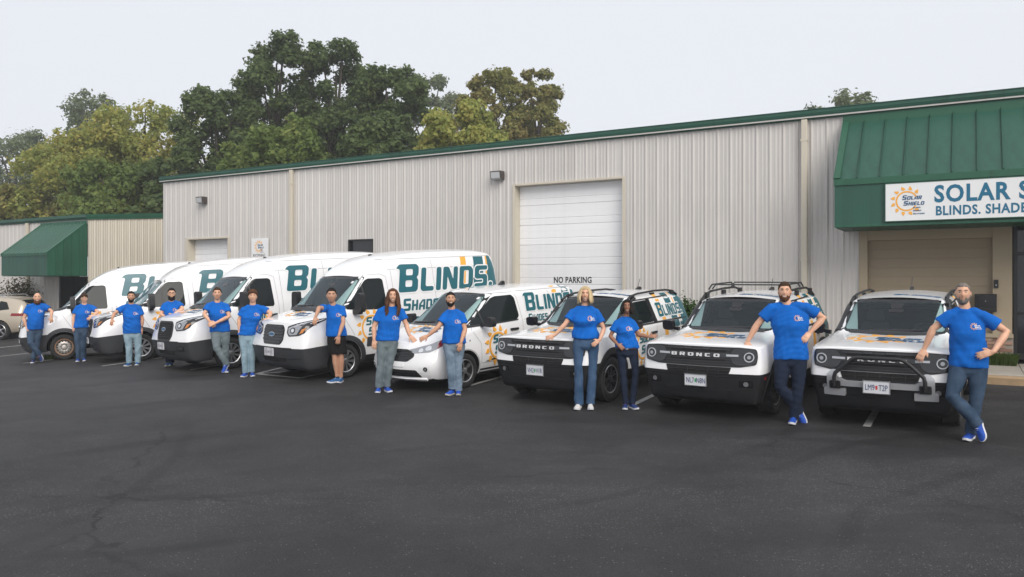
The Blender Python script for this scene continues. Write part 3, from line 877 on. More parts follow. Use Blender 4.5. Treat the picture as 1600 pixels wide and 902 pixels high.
# ---------------------------------------------------------------- vehicle kit
# a vehicle's own axes: +x its left (the viewer's right), +y towards its tail, +z up; y = 0 is the front bumper
FB = [0, .2, .4, .6, .78, .92]
class Body:
    """a car shell lofted through cross sections; rows of the shell can be cut out as parts of their own"""
    def __init__(self, sections, rows, bulge, mats, rear=None, levels=2, crown=.0):
        # section: y, zb, w1, [p2..p4 (w,z)], [p5..p7 (w,z)], ztop
        self.v, self.f, self.cr, self.fm, self.fs = [], [], {}, [], []
        self.cur = 0
        S = []
        for y, zb, w1, low, up, zt in sections:
            pts = [(w1 * q, y, zb) for q in FB] + [(w1, y, zb)]
            for (w_, z) in low: pts.append((w_, y, z))
            for (w_, z) in up: pts.append((w_, y, z))
            w7, z7 = up[-1]
            for q in (.66, .33, 0): pts.append((w7 * q, y, zt - (zt - z7) * (q) ** 2))
            S.append(pts)
        n = len(S[0])                       # 6+1+3+3+3 = 16
        # front plan curve: the nose's sides sweep back, the middle stands forward
        r0 = S[0]
        w4 = r0[9][0]
        for k in range(n):
            x, y, z = r0[k]
            if k <= 6: dy, wr = rows[0], r0[6][0]
            elif k <= 9: dy, wr = rows[k - 6], r0[k][0]
            else: dy, wr = rows[3], w4
            r0[k] = (x, y + dy - bulge * (1 - min(1, abs(x) / wr) ** 2.2), z)
        idx = {}
        def V(p):
            self.v.append(p); return len(self.v) - 1
        grid = []
        for pts in S:
            L = [V(p) for p in pts]
            R = [L[k] if pts[k][0] == 0 else V((-pts[k][0], pts[k][1], pts[k][2])) for k in range(n)]
            grid.append((L, R))
        def face(q, row):
            q = tuple(dict.fromkeys(q))
            self.f.append(q); self.fm.append(row); self.fs.append(self.cur)
        for si, (a, b) in enumerate(zip(grid, grid[1:])):
            self.cur = si
            for k in range(n - 1):
                face((a[0][k], a[0][k + 1], b[0][k + 1], b[0][k]), k)
                face((a[1][k + 1], a[1][k], b[1][k], b[1][k + 1]), k)
        self.cur = 0
        # nose cap: rows p1..p4 across the columns of the hood edge / the bottom
        tops = [9, 10, 11, 12, 13, 14, 15]
        bots = [6, 5, 4, 3, 2, 1, 0]
        y0 = sections[0][0]
        ft = [r0[k][0] / w4 for k in tops]
        fbm = [FB[k] if k < 6 else 1 for k in bots]
        rowsg = []
        for side in (0, 1):
            sg = 1 if side == 0 else -1
            g = grid[0][side]
            rr = [[g[k] for k in bots]]
            for r in (7, 8):
                t = (r - 6) / 3
                wr, zr = r0[r][0], r0[r][2]
                line = [g[r]]
                for c in range(1, 7):
                    q = fbm[c] * (1 - t) + ft[c] * t
                    x = wr * q
                    p = (sg * x, y0 + rows[r - 6] - bulge * (1 - q ** 2.2), zr + crown * (1 - q * q))
                    if c == 6:
                        if side == 0: i = V(p); idx[r] = i
                        else: i = idx[r]
                    else: i = V(p)
                    line.append(i)
                rr.append(line)
            rr.append([g[k] for k in tops])
            rowsg.append(rr)
            for i in range(3):
                for c in range(6):
                    q = (rr[i][c], rr[i][c + 1], rr[i + 1][c + 1], rr[i + 1][c])
                    face(q if side == 0 else q[::-1], 6 + i)
        # tail cap: ladder
        self.cur = 50
        gl, gr = grid[-1]
        for k in range(1, n - 1):
            face((gl[k], gl[k + 1], gr[k + 1], gr[k]), k)
        face((gl[0], gl[1], gr[1]), 0) if gl[0] == gr[0] else None
        self.grid, self.rowsg, self.n, self.S = grid, rowsg, n, S
        self.mats, self.levels = mats, levels
    def crease(self, i, j, w_): self.cr[tuple(sorted((i, j)))] = w_
    def crease_row(self, k, w_, s0=0, s1=None, cap=True):
        G = self.grid
        s1 = len(G) - 1 if s1 is None else s1
        for a, b in zip(G[s0:s1], G[s0 + 1:s1 + 1]):
            for s in (0, 1): self.crease(a[s][k], b[s][k], w_)
        if cap and 6 <= k <= 9 and s0 == 0:
            for s in (0, 1):
                ln = self.rowsg[s][k - 6]
                for a, b in zip(ln, ln[1:]): self.crease(a, b, w_)
    def crease_section(self, i, k0, k1, w_):
        for s in (0, 1):
            for k in range(k0, k1): self.crease(self.grid[i][s][k], self.grid[i][s][k + 1], w_)
    def make(self, name, clad_rows, wheels, parent, clad_name='lower_cladding', clad_sec=99, void=None):
        """build; wheels = [(y, z, radius, depth)] wells are cut through; rows in clad_rows become a second object"""
        me = bpy.data.meshes.new(name)
        me.from_pydata(self.v, [], self.f)
        mats = self.mats + [M['well'], M['glass']]
        for m in mats: me.materials.append(m)
        for p, r, q in zip(me.polygons, self.fm, self.fs):
            p.material_index = 3 if (q == void and r in (12, 13, 14)) else 1 if (r in clad_rows and q < clad_sec) or r < 6 else 0
            p.use_smooth = True
        bm = bmesh.new(); bm.from_mesh(me)
        bmesh.ops.recalc_face_normals(bm, faces=bm.faces)
        ly = bm.edges.layers.float.new('crease_edge')
        for e in bm.edges:
            k = tuple(sorted((e.verts[0].index, e.verts[1].index)))
            if k in self.cr: e[ly] = self.cr[k]
        bm.to_mesh(me); bm.free()
        o = link(name, me, parent)
        s = o.modifiers.new('s', 'SUBSURF'); s.levels = s.render_levels = self.levels; s.boundary_smooth = 'PRESERVE_CORNERS'
        apply_mods(o)
        bm = bmesh.new(); bm.from_mesh(o.data); self.bvh = BVHTree.FromBMesh(bm); bm.free()
        if wheels:
            mb = MB()
            for (y, z, r, x0, x1) in wheels:
                for sg in (1, -1):
                    mb.lathe([(0.0, x0 * sg), (r, x0 * sg), (r, x1 * sg), (0.0, x1 * sg)], 40, 'x', (0, y, z))
            cut = mb.build('cutter', [M['well']])
            bmx = o.modifiers.new('b', 'BOOLEAN'); bmx.operation = 'DIFFERENCE'; bmx.solver = 'EXACT'; bmx.object = cut
            try: bmx.material_mode = 'TRANSFER'
            except Exception: pass
            apply_mods(o)
            bpy.data.objects.remove(cut)
        if void is not None:
            gi = [m.name if m else '' for m in o.data.materials].index(M['glass'].name)
            bm = bmesh.new(); bm.from_mesh(o.data)
            bmesh.ops.delete(bm, geom=[f for f in bm.faces if f.material_index == gi], context='FACES')
            bm.to_mesh(o.data); bm.free()
        # split the cladding off as an object of its own
        me = o.data
        nm = [m.name if m else '' for m in me.materials]
        wi = nm.index(M['well'].name) if M['well'].name in nm else 99
        if clad_rows:
            bm = bmesh.new(); bm.from_mesh(me)
            bm2 = bm.copy()
            bmesh.ops.delete(bm, geom=[f for f in bm.faces if f.material_index == 1], context='FACES')
            bmesh.ops.delete(bm2, geom=[f for f in bm2.faces if f.material_index != 1], context='FACES')
            bm.to_mesh(me); bm.free()
            m2 = bpy.data.meshes.new(clad_name); bm2.to_mesh(m2); bm2.free()
            for m in mats: m2.materials.append(m)
            m2.polygons.foreach_set('use_smooth', [True] * len(m2.polygons))
            m2.update()
            self.clad = link(clad_name, m2, parent)
        for mm in [o] + ([self.clad] if clad_rows else []):
            try: mm.data.set_sharp_from_angle(angle=radians(42))
            except Exception: pass
        self.obj = o
        return o
    # -------- pieces laid on the shell
    def cast(self, view, a, b, near=None):
        if view == 'front': org, d = Vector((a, -3, b)), Vector((0, 1, 0))
        elif view == 'rear': org, d = Vector((a, 9, b)), Vector((0, -1, 0))
        elif view == 'left': org, d = Vector((3, a, b)), Vector((-1, 0, 0))
        elif view == 'right': org, d = Vector((-3, a, b)), Vector((1, 0, 0))
        else: org, d = Vector((a, b, 5)), Vector((0, 0, -1))
        hit = self.bvh.ray_cast(org, d)
        for k in range(6):
            if hit[0] is not None: break
            e_ = .0007 * (k + 1)
            hit = self.bvh.ray_cast(org + (Vector((e_, 0, -e_ * .6)) if view in ('front', 'rear') else Vector((0, e_, -e_ * .6)) if view != 'top' else Vector((e_, e_ * .6, 0))), d)
        if hit[0] is None:
            q = Vector((a, .2 if b < 1.12 else 1.85, b)) if view == 'front' else Vector((.9, a, b)) if view == 'left' else Vector((-.9, a, b)) if view == 'right' else Vector((a, b, 1.2)) if view == 'top' else Vector((a, 4, b))
            hit = self.bvh.find_nearest(q)
        n = hit[1]
        if n.dot(d) > 0: n = -n
        return hit[0], n
    def patch(self, name, polys, view, m, parent, off=.006, L=.07, thick=.02, smooth=True, along=None):
        """polys: list of (outer, holes) in the view's plane, wrapped on the shell and given a rim"""
        if isinstance(polys[0][0], (int, float)): polys = [(polys, [])]
        V, T, Bd = tri_polys(polys, L)
        top, low = [], []
        for a, b in V:
            p, n = self.cast(view, a, b)
            if along is not None: n = Vector(along)
            top.append(p + n * off); low.append(p + n * (off - thick))
        mb = MB()
        N = len(V)
        flip = view in ('left', 'top', 'rear')
        mb.add(top + low, list(T) + [(a, b, b + N, a + N) for a, b in Bd])
        return mb.build(name, m, parent, smooth=38 if smooth else False)
    def both(self, name, polys, m, parent, **k):
        """the same piece on the vehicle's left and right flank"""
        return [self.patch(name, polys, 'left', m, parent, **k), self.patch(name, polys, 'right', m, parent, **k)]
    def line(self, name, pts, view, m, parent, wd=.008, off=.003, closed=False, thick=.006):
        """a thin strip along a polyline (panel gaps, wipers, trims)"""
        pts = [Vector(p) for p in pts]
        if closed: pts = pts + [pts[0]]
        dense = []
        for a, b in zip(pts, pts[1:]):
            k = max(1, int((b - a).length / .06))
            dense += [a.lerp(b, i / k) for i in range(k)]
        dense.append(pts[-1])
        A, B = [], []
        for i, p in enumerate(dense):
            t = (dense[min(i + 1, len(dense) - 1)] - dense[max(0, i - 1)])
            t.normalize()
            n = Vector((-t.y, t.x)) * wd / 2
            for lst, q in ((A, p + n), (B, p - n)):
                c, nn = self.cast(view, q.x, q.y)
                lst.append(c + nn * off)
        mb = MB(); N = len(A)
        mb.add(A + B, [(i, i + 1, N + i + 1, N + i) for i in range(N - 1)])
        return mb.build(name, m, parent, smooth=True)

def rect(x0, x1, y0, y1, r=0.0, n=3):
    p = [(x0, y0), (x1, y0), (x1, y1), (x0, y1)]
    return round_poly(p, r, n) if r else p

def mirror(poly): return [(-x, y) for x, y in poly][::-1]

_wheel_cache = {}
def wheel(parent, x, y, r, wd, side, kind):
    """a wheel with tyre and rim; side +1 = the vehicle's left"""
    key = (kind, r, wd)
    if key not in _wheel_cache:
        mb = MB()
        ri = r * (.66 if kind != 'suv' else .64)
        h = wd / 2
        mb.lathe([(ri, -h * .8), (r * .90, -h * .95), (r * .965, -h * .82), (r, -h * .5), (r, h * .5), (r * .965, h * .82), (r * .93, h * .93), (r * .87, h * .985), (r * .74, h * .96), (ri + .012, h * .80), (ri, h * .74), (ri - .01, h * .3)], 44, 'x')
        # tread blocks stand proud of the shoulder
        for k in range(36 if kind == 'suv' else 0):
            a = 2 * pi * k / 36
            for sg in (1, -1):
                mtx = Matrix.Rotation(a + (.04 if sg > 0 else 0), 4, 'X')
                mb.box(h * .35 if sg > 0 else -h * .9, h * .9 if sg > 0 else -h * .35, -r * .06, r * .06, r * .96, r * 1.0, 0, mtx)
        ty = mb.mesh('tyre', M['tyre'], smooth=35)
        mb = MB()
        o = h * .74
        if kind == 'steel':
            mb.lathe([(ri, o), (ri - .012, o + .006), (ri - .022, o - .012), (ri - .035, o - .06), (ri * .82, o - .075), (ri * .72, o - .03), (ri * .5, o - .01), (ri * .36, o - .02), (ri * .30, o - .045), (ri * .28, o + .02), (ri * .12, o + .03), (0, o + .03)], 40, 'x', mi=0)
            mb.lathe([(ri + .003, o + .004), (ri - .010, o + .010), (ri - .022, o + .002), (ri - .022, o - .004)], 40, 'x', mi=1)
            for k in range(14):
                a = 2 * pi * k / 14; mb.lathe([(0, o - .010), (.017, o - .012), (.017, o - .02)], 10, 'x', (0, ri * .74 * cos(a), ri * .74 * sin(a)), 2)
            for k in range(8):
                a = 2 * pi * k / 8 + .2; mb.lathe([(.014, o - .02), (.014, o + .012), (0, o + .014)], 8, 'x', (0, ri * .42 * cos(a), ri * .42 * sin(a)), 3)
            ms = [M['rust_steel'], M['rust'], M['well'], M['chrome']]
        else:
            mb.lathe([(ri + .004, o), (ri - .010, o + .006), (ri - .018, o - .006), (ri - .03, o - .09), (ri * .5, o - .10), (0, o - .10)], 40, 'x', mi=1)
            mb.lathe([(ri + .005, o + .002), (ri - .006, o + .009), (ri - .02, o + .0)], 40, 'x', mi=2)
            ns = {'van': 10, 'suv': 7, 'small': 5}[kind]
            for k in range(ns):
                a = 2 * pi * k / ns
                pair = (-.14, .14) if kind in ('suv',) else ((-.10, .10) if kind == 'small' else (0,))
                for da in pair:
                    r1, r2 = ri * .20, ri - .014
                    wa, wb = ri * (.15 if kind != 'van' else .12) / len(pair) ** .5, ri * (.12 if kind != 'van' else .27) / len(pair) ** .5
                    P = []
                    for rr, ww, z in ((r1, wa, o - .012), (r2 * .6, (wa + wb) / 2.2, o - .004), (r2, wb, o - .008)):
                        c, s_ = cos(a + da * (rr / r2)), sin(a + da * (rr / r2))
                        for e in (-1, 1): P.append((z, rr * c - e * ww * .5 * s_, rr * s_ + e * ww * .5 * c))
                    n0 = len(P)
                    Q = [(p[0] - .045, p[1], p[2]) for p in P]
                    mb.add(P + Q, [(0, 2, 3, 1), (2, 4, 5, 3), (0, 6, 8, 2), (2, 8, 10, 4), (1, 3, 9, 7), (3, 5, 11, 9), (4, 10, 11, 5)], 0 if kind != 'suv' or da < 0 else 0)
            mb.lathe([(ri * .26, o - .04), (ri * .25, o + .004), (ri * .14, o + .012), (0, o + .012)], 20, 'x', mi=0)
            ms = {'van': [M['alloy'], M['well'], M['alloy']], 'suv': [M['dark_alloy'], M['well'], M['machined']], 'small': [M['alloy'], M['well'], M['alloy']]}[kind]
        rm = mb.mesh('rim', ms, smooth=35)
        _wheel_cache[key] = (ty, rm)
    ty, rm = _wheel_cache[key]
    wo = link('wheel', ty, parent, (x, y, r), (random.uniform(0, 6), 0, 0 if side > 0 else pi))
    link('rim', rm, wo)
    return wo

def place(root, x, y, yaw):
    """set a vehicle down on the sloping lot"""
    root.location = (x, y, 0)
    ey = Vector((sin(yaw), cos(yaw), 0)); ex = Vector((cos(yaw), -sin(yaw), 0))
    def gz(a, b): p = ex * a + ey * b; return ground(x + p.x, y + p.y)
    Lw = 3.0
    z0, z1, zl, zr = gz(0, .9), gz(0, .9 + Lw), gz(.8, 2), gz(-.8, 2)
    ay = (ey * Lw + Vector((0, 0, z1 - z0))).normalized()
    ax = (ex * 1.6 + Vector((0, 0, zl - zr))).normalized()
    az = ax.cross(ay).normalized(); ax = ay.cross(az).normalized()
    R = Matrix((ax, ay, az)).transposed().to_4x4()
    p0 = Vector((x, y, 0)) + ey * .9; p0.z = z0
    o = p0 - R.to_3x3() @ Vector((0, .9, 0))
    R.translation = o
    root.matrix_world = R
    root.rotation_mode = 'XYZ'

M['cabin'] = mat('dark cabin lining', (.020, .021, .023), .9)
M['seat_cloth'] = mat('grey seat cloth', (.050, .052, .055), .9)
def cabin(t, wx, y0, y1, z0, sx):
    """what the windscreen lets one see: dash, wheel, two seats against a dark bulkhead"""
    mb = MB(); mb.box(-wx * .82, wx * .82, y0 + .04, y0 + .42, z0 + .10, z0 + .245); mb.build('dashboard', M['cabin'], t)
    mb = MB(); mb.box(-wx * .80, wx * .80, y1, y1 + .04, z0 - .4, z0 + .60); mb.box(-wx * .85, wx * .85, y0, y1, z0 - .42, z0 - .38); mb.build('bulkhead', M['cabin'], t)
    for sg in (1, -1):
        mb = MB(); x = sg * .38
        mb.prism(round_poly([(x - .23, z0 - .2), (x + .23, z0 - .2), (x + .21, z0 + .40), (x - .21, z0 + .40)], .08, 3), 'y', y1 - .26, y1 - .12)
        so_ = mb.build('seat', M['seat_cloth'], t, smooth=40)
        mb = MB(); mb.prism(round_poly([(x - .13, z0 + .43), (x + .13, z0 + .43), (x + .11, z0 + .60), (x - .11, z0 + .60)], .04, 3), 'y', y1 - .24, y1 - .13); mb.build('headrest', M['seat_cloth'], so_, smooth=40)
    mb = MB(); c = Vector((.38, y0 + .52, z0 + .27))
    mb.tube([c + Vector((.18 * cos(a), .07 * sin(a), .165 * sin(a))) for a in [2 * pi * i / 24 for i in range(25)]], .016, 8)
    mb.tube([c + Vector((-.17, 0, 0)), c + Vector((.17, 0, 0))], .018, 6); mb.build('steering_wheel', M['cabin'], t, smooth=40)
# ---------------------------------------------------------------- boxy off-road SUVs
def make_suv(label, loc, yaw, plate, bull_bar=False, roof_rack=False, left_logo=True):
    t = thing('suv', label, 'suv', group='white off-road SUVs with sun logos')
    sec = [
        (.09, .24, .80, [(.90, .70), (.905, .81), (.872, 1.052)], [(.785, 1.078), (.64, 1.090), (.44, 1.098)], 1.103),
        (.20, .22, .84, [(.935, .70), (.938, .83), (.907, 1.072)], [(.80, 1.098), (.64, 1.110), (.44, 1.118)], 1.123),
        (.50, .24, .84, [(.935, .70), (.94, .84), (.912, 1.088)], [(.80, 1.118), (.65, 1.134), (.44, 1.143)], 1.147),
        (1.0, .24, .84, [(.935, .66), (.94, .84), (.918, 1.098)], [(.82, 1.137), (.68, 1.153), (.46, 1.163)], 1.168),
        (1.36, .24, .84, [(.935, .45), (.94, .84), (.92, 1.105)], [(.85, 1.14), (.75, 1.17), (.48, 1.18)], 1.19),
        (1.98, .24, .84, [(.935, .42), (.94, .84), (.925, 1.12)], [(.90, 1.15), (.70, 1.60), (.60, 1.655)], 1.70),
        (2.6, .24, .84, [(.935, .42), (.94, .84), (.925, 1.13)], [(.90, 1.16), (.72, 1.62), (.62, 1.685)], 1.735),
        (3.4, .24, .84, [(.935, .45), (.94, .84), (.925, 1.14)], [(.90, 1.17), (.72, 1.62), (.62, 1.685)], 1.735),
        (4.0, .28, .83, [(.925, .66), (.93, .84), (.915, 1.14)], [(.89, 1.17), (.71, 1.59), (.61, 1.66)], 1.71),
        (4.24, .32, .80, [(.90, .66), (.90, .84), (.88, 1.13)], [(.86, 1.16), (.69, 1.53), (.59, 1.60)], 1.65),
    ]
    b = Body(sec, [.055, -.01, .02, .04], .10, [M['white_paint'], M['black_plastic']])
    b.crease_row(7, .8); b.crease_row(9, .55, 0, 4); b.crease_row(9, .3, 4); b.crease_row(10, .35, 4)
    b.crease_row(12, .5, 4); b.crease_section(4, 11, 15, .7); b.crease_section(5, 11, 15, .55); b.crease_row(11, .55, 4)
    b.crease_section(0, 9, 15, .5)
    b.crease_section(9, 6, 15, .6)
    b.make('body', set(range(0, 7)), [(.88, .37, .44, .50, 1.2), (3.55, .37, .44, .50, 1.2)], t, void=4)
    cabin(t, .86, 1.40, 2.55, .86, .74)
    P = lambda *a, **k: b.patch(*a, **k)
    # wheel arch flares
    for yc in (.88, 3.55):
        for view in ('left', 'right'):
            out = [(yc + .535 * cos(a), .37 + .535 * sin(a)) for a in [radians(-14 + 208 * i / 20) for i in range(21)]]
            inn = [(yc + .432 * cos(a), .37 + .432 * sin(a)) for a in [radians(194 - 208 * i / 20) for i in range(21)]]
            P('arch_flare', [(out + inn, [])], view, M['black_plastic'], t, off=.022, L=.06, thick=.05)
    for x in (.80, -.80):
        for y in (.88, 3.55): wheel(t, x, y, .37, .24, 1 if x > 0 else -1, 'suv')
    # face: grille band, lamps, lower grille
    def PB(name, polys, *a, **k):
        if isinstance(polys[0][0], (int, float)): polys = [(polys, [])]
        zf = lambda ring: [(x, .787 + (z - .785) * 1.21) for x, z in ring]
        return b.patch(name, [(zf(o), [zf(h) for h in hs]) for o, hs in polys], *a, **k)
    band = round_poly([(-.845, .82), (-.62, .785), (.62, .785), (.845, .82), (.862, .91), (.845, 1.005), (.62, 1.02), (-.62, 1.02), (-.845, 1.005), (-.862, .91)], .03, 3)
    gr = PB('grille', band, 'front', M['black_plastic'], t, off=.008, L=.06)
    PB('bar', rect(-.50, .50, .895, .945, .01), 'front', M['lamp_dark'], gr, off=.024, L=.06, thick=.03)
    for z in ((.985, .997), (.945, .953), (.875, .884), (.84, .848), (.808, .815)):
        PB('slat', rect(-.48, .48, z[0], z[1]), 'front', M['grey_plastic'], gr, off=.017, L=.08, thick=.02)
    for x in (-.42, -.14, .14):
        PB('vent', rect(x, x + .28, .955, .983, .008), 'front', M['well'], gr, off=.012, L=.08)
        PB('vent', rect(x, x + .28, .85, .872, .008), 'front', M['well'], gr, off=.012, L=.08)
    for x in (-.20, .08):
        PB('marker_lamp', rect(x, x + .12, .985, 1.005, .006), 'front', M['lamp_dark'], gr, off=.026, L=.08, thick=.03)
    letters = [('B', -.40), ('R', -.27), ('O', -.14), ('N', -.01), ('C', .12), ('O', .25)]
    for ch, x in (letters if not bull_bar else [('B', -.40), ('R', -.27), ('O', -.14), ('N', -.01), ('C', .12), ('O', .25)]):
        ps = [([(x + p[0] * .10, .900 + p[1] * .040) for p in round_poly(o, .06, 2)], [[(x + p[0] * .10, .900 + p[1] * .040) for p in q] for q in h]) for o, h in [([(min(max(p[0], 0), .84), p[1]) for p in oo], hh) for oo, hh in GL[ch][1]]]
        PB('badge_letter', ps, 'front', M['badge'] if not (bull_bar and 'R' < ch) else M['badge'], gr, off=.032, L=.1, thick=.012)
    for sg in (1, -1):
        hb = [(sg * x, z) for x, z in [(.48, .895), (.53, .825), (.62, .80), (.828, .83), (.85, .91), (.83, .995), (.62, 1.01), (.53, 1.0), (.48, .93)]]
        lens = [(.5, .9)]
        hl = PB('headlight', round_poly(hb if sg > 0 else hb[::-1], .02, 3), 'front', M['lamp_dark'], t, off=.016, L=.05, thick=.02)
        cx, cz = sg * .745, .908
        ring = ([(cx + .070 * cos(a), cz + .058 * sin(a)) for a in [2 * pi * i / 28 for i in range(28)]], [[(cx + .057 * cos(a), cz + .047 * sin(a)) for a in [2 * pi * i / 28 for i in range(28)]]])
        PB('light_ring', [ring], 'front', M['lamp_ring'], hl, off=.030, L=.05, thick=.02)
        PB('projector', [(cx + .044 * cos(a), cz + .036 * sin(a)) for a in [2 * pi * i / 20 for i in range(20)]], 'front', M['lamp_dark'], hl, off=.027, L=.05)
        PB('lens', [(cx + .026 * cos(a), cz + .0215 * sin(a)) for a in [2 * pi * i / 16 for i in range(16)]], 'front', M['lamp_glass'], hl, off=.031, L=.05)
        PB('light_bar', [(sg * x, z) for x, z in ([(.43, .912), (.60, .912), (.60, .936), (.43, .936)] if sg > 0 else [(.60, .912), (.43, .912), (.43, .936), (.60, .936)])], 'front', M['lamp_ring'], hl, off=.030, L=.06, thick=.02)
        PB('indicator', rect(min(sg * .56, sg * .78), max(sg * .56, sg * .78), .812, .826, .005), 'front', M['grey_plastic'], hl, off=.024, L=.06)
    lg = P('lower_grille', round_poly([(-.47, .69), (.47, .69), (.50, .782), (-.50, .782)], .015, 3), 'front', M['well'], t, off=.006, L=.07)
    for k in range(6): P('slat', rect(-.46 + .155 * k, -.452 + .155 * k, .70, .772), 'front', M['black_plastic'], lg, off=.016, L=.08)
    P('slat', rect(-.46, .46, .728, .735), 'front', M['black_plastic'], lg, off=.016, L=.08)
    P('bumper_lip', rect(-.84, .84, .635, .65, .004), 'front', M['well'], t, off=.004, L=.08)
    P('skid_plate', round_poly([(-.42, .315), (.42, .315), (.52, .45), (-.52, .45)], .02, 3), 'front', M['black_plastic'], t, off=.012, L=.07)
    for sg in (1, -1):
        fp = rect(min(sg * .60, sg * .80), max(sg * .60, sg * .80), .50, .60, .02)
        fl = P('fog_lamp_recess', fp, 'front', M['gloss_black'], t, off=.006, L=.06)
        P('fog_lamp', [(sg * .70 + .035 * cos(2 * pi * i / 16), .55 + .035 * sin(2 * pi * i / 16)) for i in range(16)], 'front', M['lamp_glass'], fl, off=.012, L=.06)
    b.both('side_marker', rect(.24, .30, .60, .64, .008), M['red_lens'], t, off=.008, L=.06)
    # plate
    pz = .575 if not bull_bar else .60
    pl = MB(); py = b.cast('front', 0, pz)[0].y - (.028 if not bull_bar else .10)
    pl.box(-.165, .165, -.004, .010, -.085, .085); po = pl.build('licence_plate', M['plate'], t); po.location = (-.02, py, pz)
    fr = MB()
    for q in ((-.172, .172, .078, .09), (-.172, .172, -.09, -.078), (-.172, -.16, -.078, .078), (.16, .172, -.078, .078)): fr.box(q[0], q[1], -.008, .012, q[2], q[3])
    fr.build('plate_frame', M['lamp_chrome'], po)
    me = text_mesh(plate[0], .112, 'CENTER', extrude=.0008, xs=.62); me.materials.append(M['plate_ink']); link('plate_number', me, po, (-.082, -.0062, -.042), (pi / 2, 0, 0))
    me = text_mesh(plate[1], .112, 'CENTER', extrude=.0008, xs=.62); me.materials.append(M['plate_ink']); link('plate_number', me, po, (.082, -.0062, -.042), (pi / 2, 0, 0))
    mb = MB(); mb.box(-.012, .012, -.0065, -.004, -.03, .022); mb.build('plate_sticker', plate[2], po)
    # glass
    ws = round_poly([(-.70, 1.205), (.70, 1.205), (.615, 1.615), (-.615, 1.615)], .05, 4)
    P('windscreen_surround', [(round_poly([(-.765, 1.20), (-.60, 1.19), (.60, 1.19), (.765, 1.20), (.70, 1.655), (-.70, 1.655)], .02, 3), [round_poly([(-.68, 1.225), (.68, 1.225), (.60, 1.60), (-.60, 1.60)], .05, 4)])], 'front', M['gloss_black'], t, off=.003, L=.07)
    wsg = P('windscreen', ws, 'front', M['shield_glass'], t, off=.008, L=.07)
    P('sensor_pod', round_poly([(-.10, 1.60), (.10, 1.60), (.07, 1.52), (-.07, 1.52)], .02, 3), 'front', M['gloss_black'], wsg, off=.011, L=.06, thick=.004)
    P('mirror', round_poly([(-.11, 1.515), (.11, 1.515), (.10, 1.465), (-.10, 1.465)], .02, 3), 'front', M['gloss_black'], wsg, off=.011, L=.06, thick=.004)
    for sg in (1, -1):
        mm = MB(); pts = []
        for x, z in ((.782, 1.195), (.768, 1.24), (.743, 1.33), (.715, 1.45), (.69, 1.55), (.668, 1.63)):
            q, n = b.cast('front', sg * x, z); pts.append(q + n * .004)
        mm.tube(pts, [(.03, .042)] * 6, 10, up=(0, 0, 1)); mm.build('windscreen_pillar', M['gloss_black'], t, smooth=50)
    for sg in (1, -1): b.line('wiper', [(sg * .10 - .25, 1.21), (sg * .10 + .30, 1.23)], 'front', M['gloss_black'], t, wd=.022, off=.02)
    b.line('cowl', [(-.60, 1.195), (.60, 1.195)], 'front', M['black_plastic'], t, wd=.035, off=.012)
    glass = [
        ('front_door_glass', [(1.52, 1.185), (2.56, 1.19), (2.54, 1.585), (2.06, 1.57), (1.93, 1.52)]),
    ]
    for nm, pg in glass: b.both(nm, round_poly(pg, .03, 3), M['glass'], t, off=.006, L=.08)
    b.both('door_pillar', round_poly([(2.57, 1.175), (2.72, 1.175), (2.69, 1.60), (2.55, 1.60)], .01, 2), M['gloss_black'], t, off=.007, L=.08)
    b.both('window_trim', rect(1.45, 4.16, 1.155, 1.182, .008), M['black_plastic'], t, off=.010, L=.1)
    b.both('window_trim', [(2.0, 1.585), (3.55, 1.615), (3.55, 1.632), (2.0, 1.602)], M['black_plastic'], t, off=.010, L=.1)
    # doors
    for view in ('left', 'right'):
        for pts in ([(1.42, .47), (1.42, 1.12)], [(2.62, .47), (2.62, 1.16)], [(3.32, .85), (3.46, 1.12), (3.62, 1.16)], [(1.42, .47), (3.1, .47)], [(3.52, 1.18), (3.66, 1.60)]):
            b.line('panel_gap', pts, view, M['seam'], t, wd=.010)
        P('sill_guard', rect(1.36, 3.06, .30, .46, .02), view, M['black_plastic'], t, off=.012, L=.1)
        for y in (2.36, 3.22):
            h = P('door_handle', rect(y, y + .22, .985, 1.025, .016), view, M['gloss_black'], t, off=.032, L=.05, thick=.03)
    # wing mirrors
    for sg in (1, -1):
        mm = MB()
        mm.prism(round_poly([(sg * .99, 1.14), (sg * 1.16, 1.15), (sg * 1.17, 1.30), (sg * 1.0, 1.31)][::sg], .05, 4), 'y', 1.42, 1.56)
        mm.prism([(sg * .90, 1.13), (sg * 1.02, 1.16), (sg * 1.02, 1.21), (sg * .90, 1.19)][::sg], 'y', 1.47, 1.55)
        mo = mm.build('wing_mirror', M['gloss_black'], t, smooth=40)
        mm = MB(); mm.prism(round_poly([(sg * 1.01, 1.165), (sg * 1.145, 1.172), (sg * 1.15, 1.28), (sg * 1.015, 1.29)][::sg], .03, 3), 'y', 1.561, 1.566); mm.build('mirror_glass', M['chrome'], mo)
    # roof rails
    for sg in (1, -1):
        hr = .05 if roof_rack else 0
        path = [(sg * .675, 1.90, 1.60), (sg * .665, 2.08, 1.675 + hr * .5), (sg * .655, 2.35, 1.708 + hr), (sg * .65, 3.0, 1.728 + hr), (sg * .65, 3.6, 1.722 + hr), (sg * .65, 3.92, 1.69 + hr * .5), (sg * .665, 4.1, 1.61)]
        mm = MB(); mm.tube(path, [(.020, .024)] * 7, 10)
        for y in (2.16, 3.0, 3.9): mm.box(sg * .65 - .022, sg * .65 + .022, y - .07, y + .07, 1.62, 1.70 + hr)
        mm.build('roof_rail', M['black_plastic'], t, smooth=40)
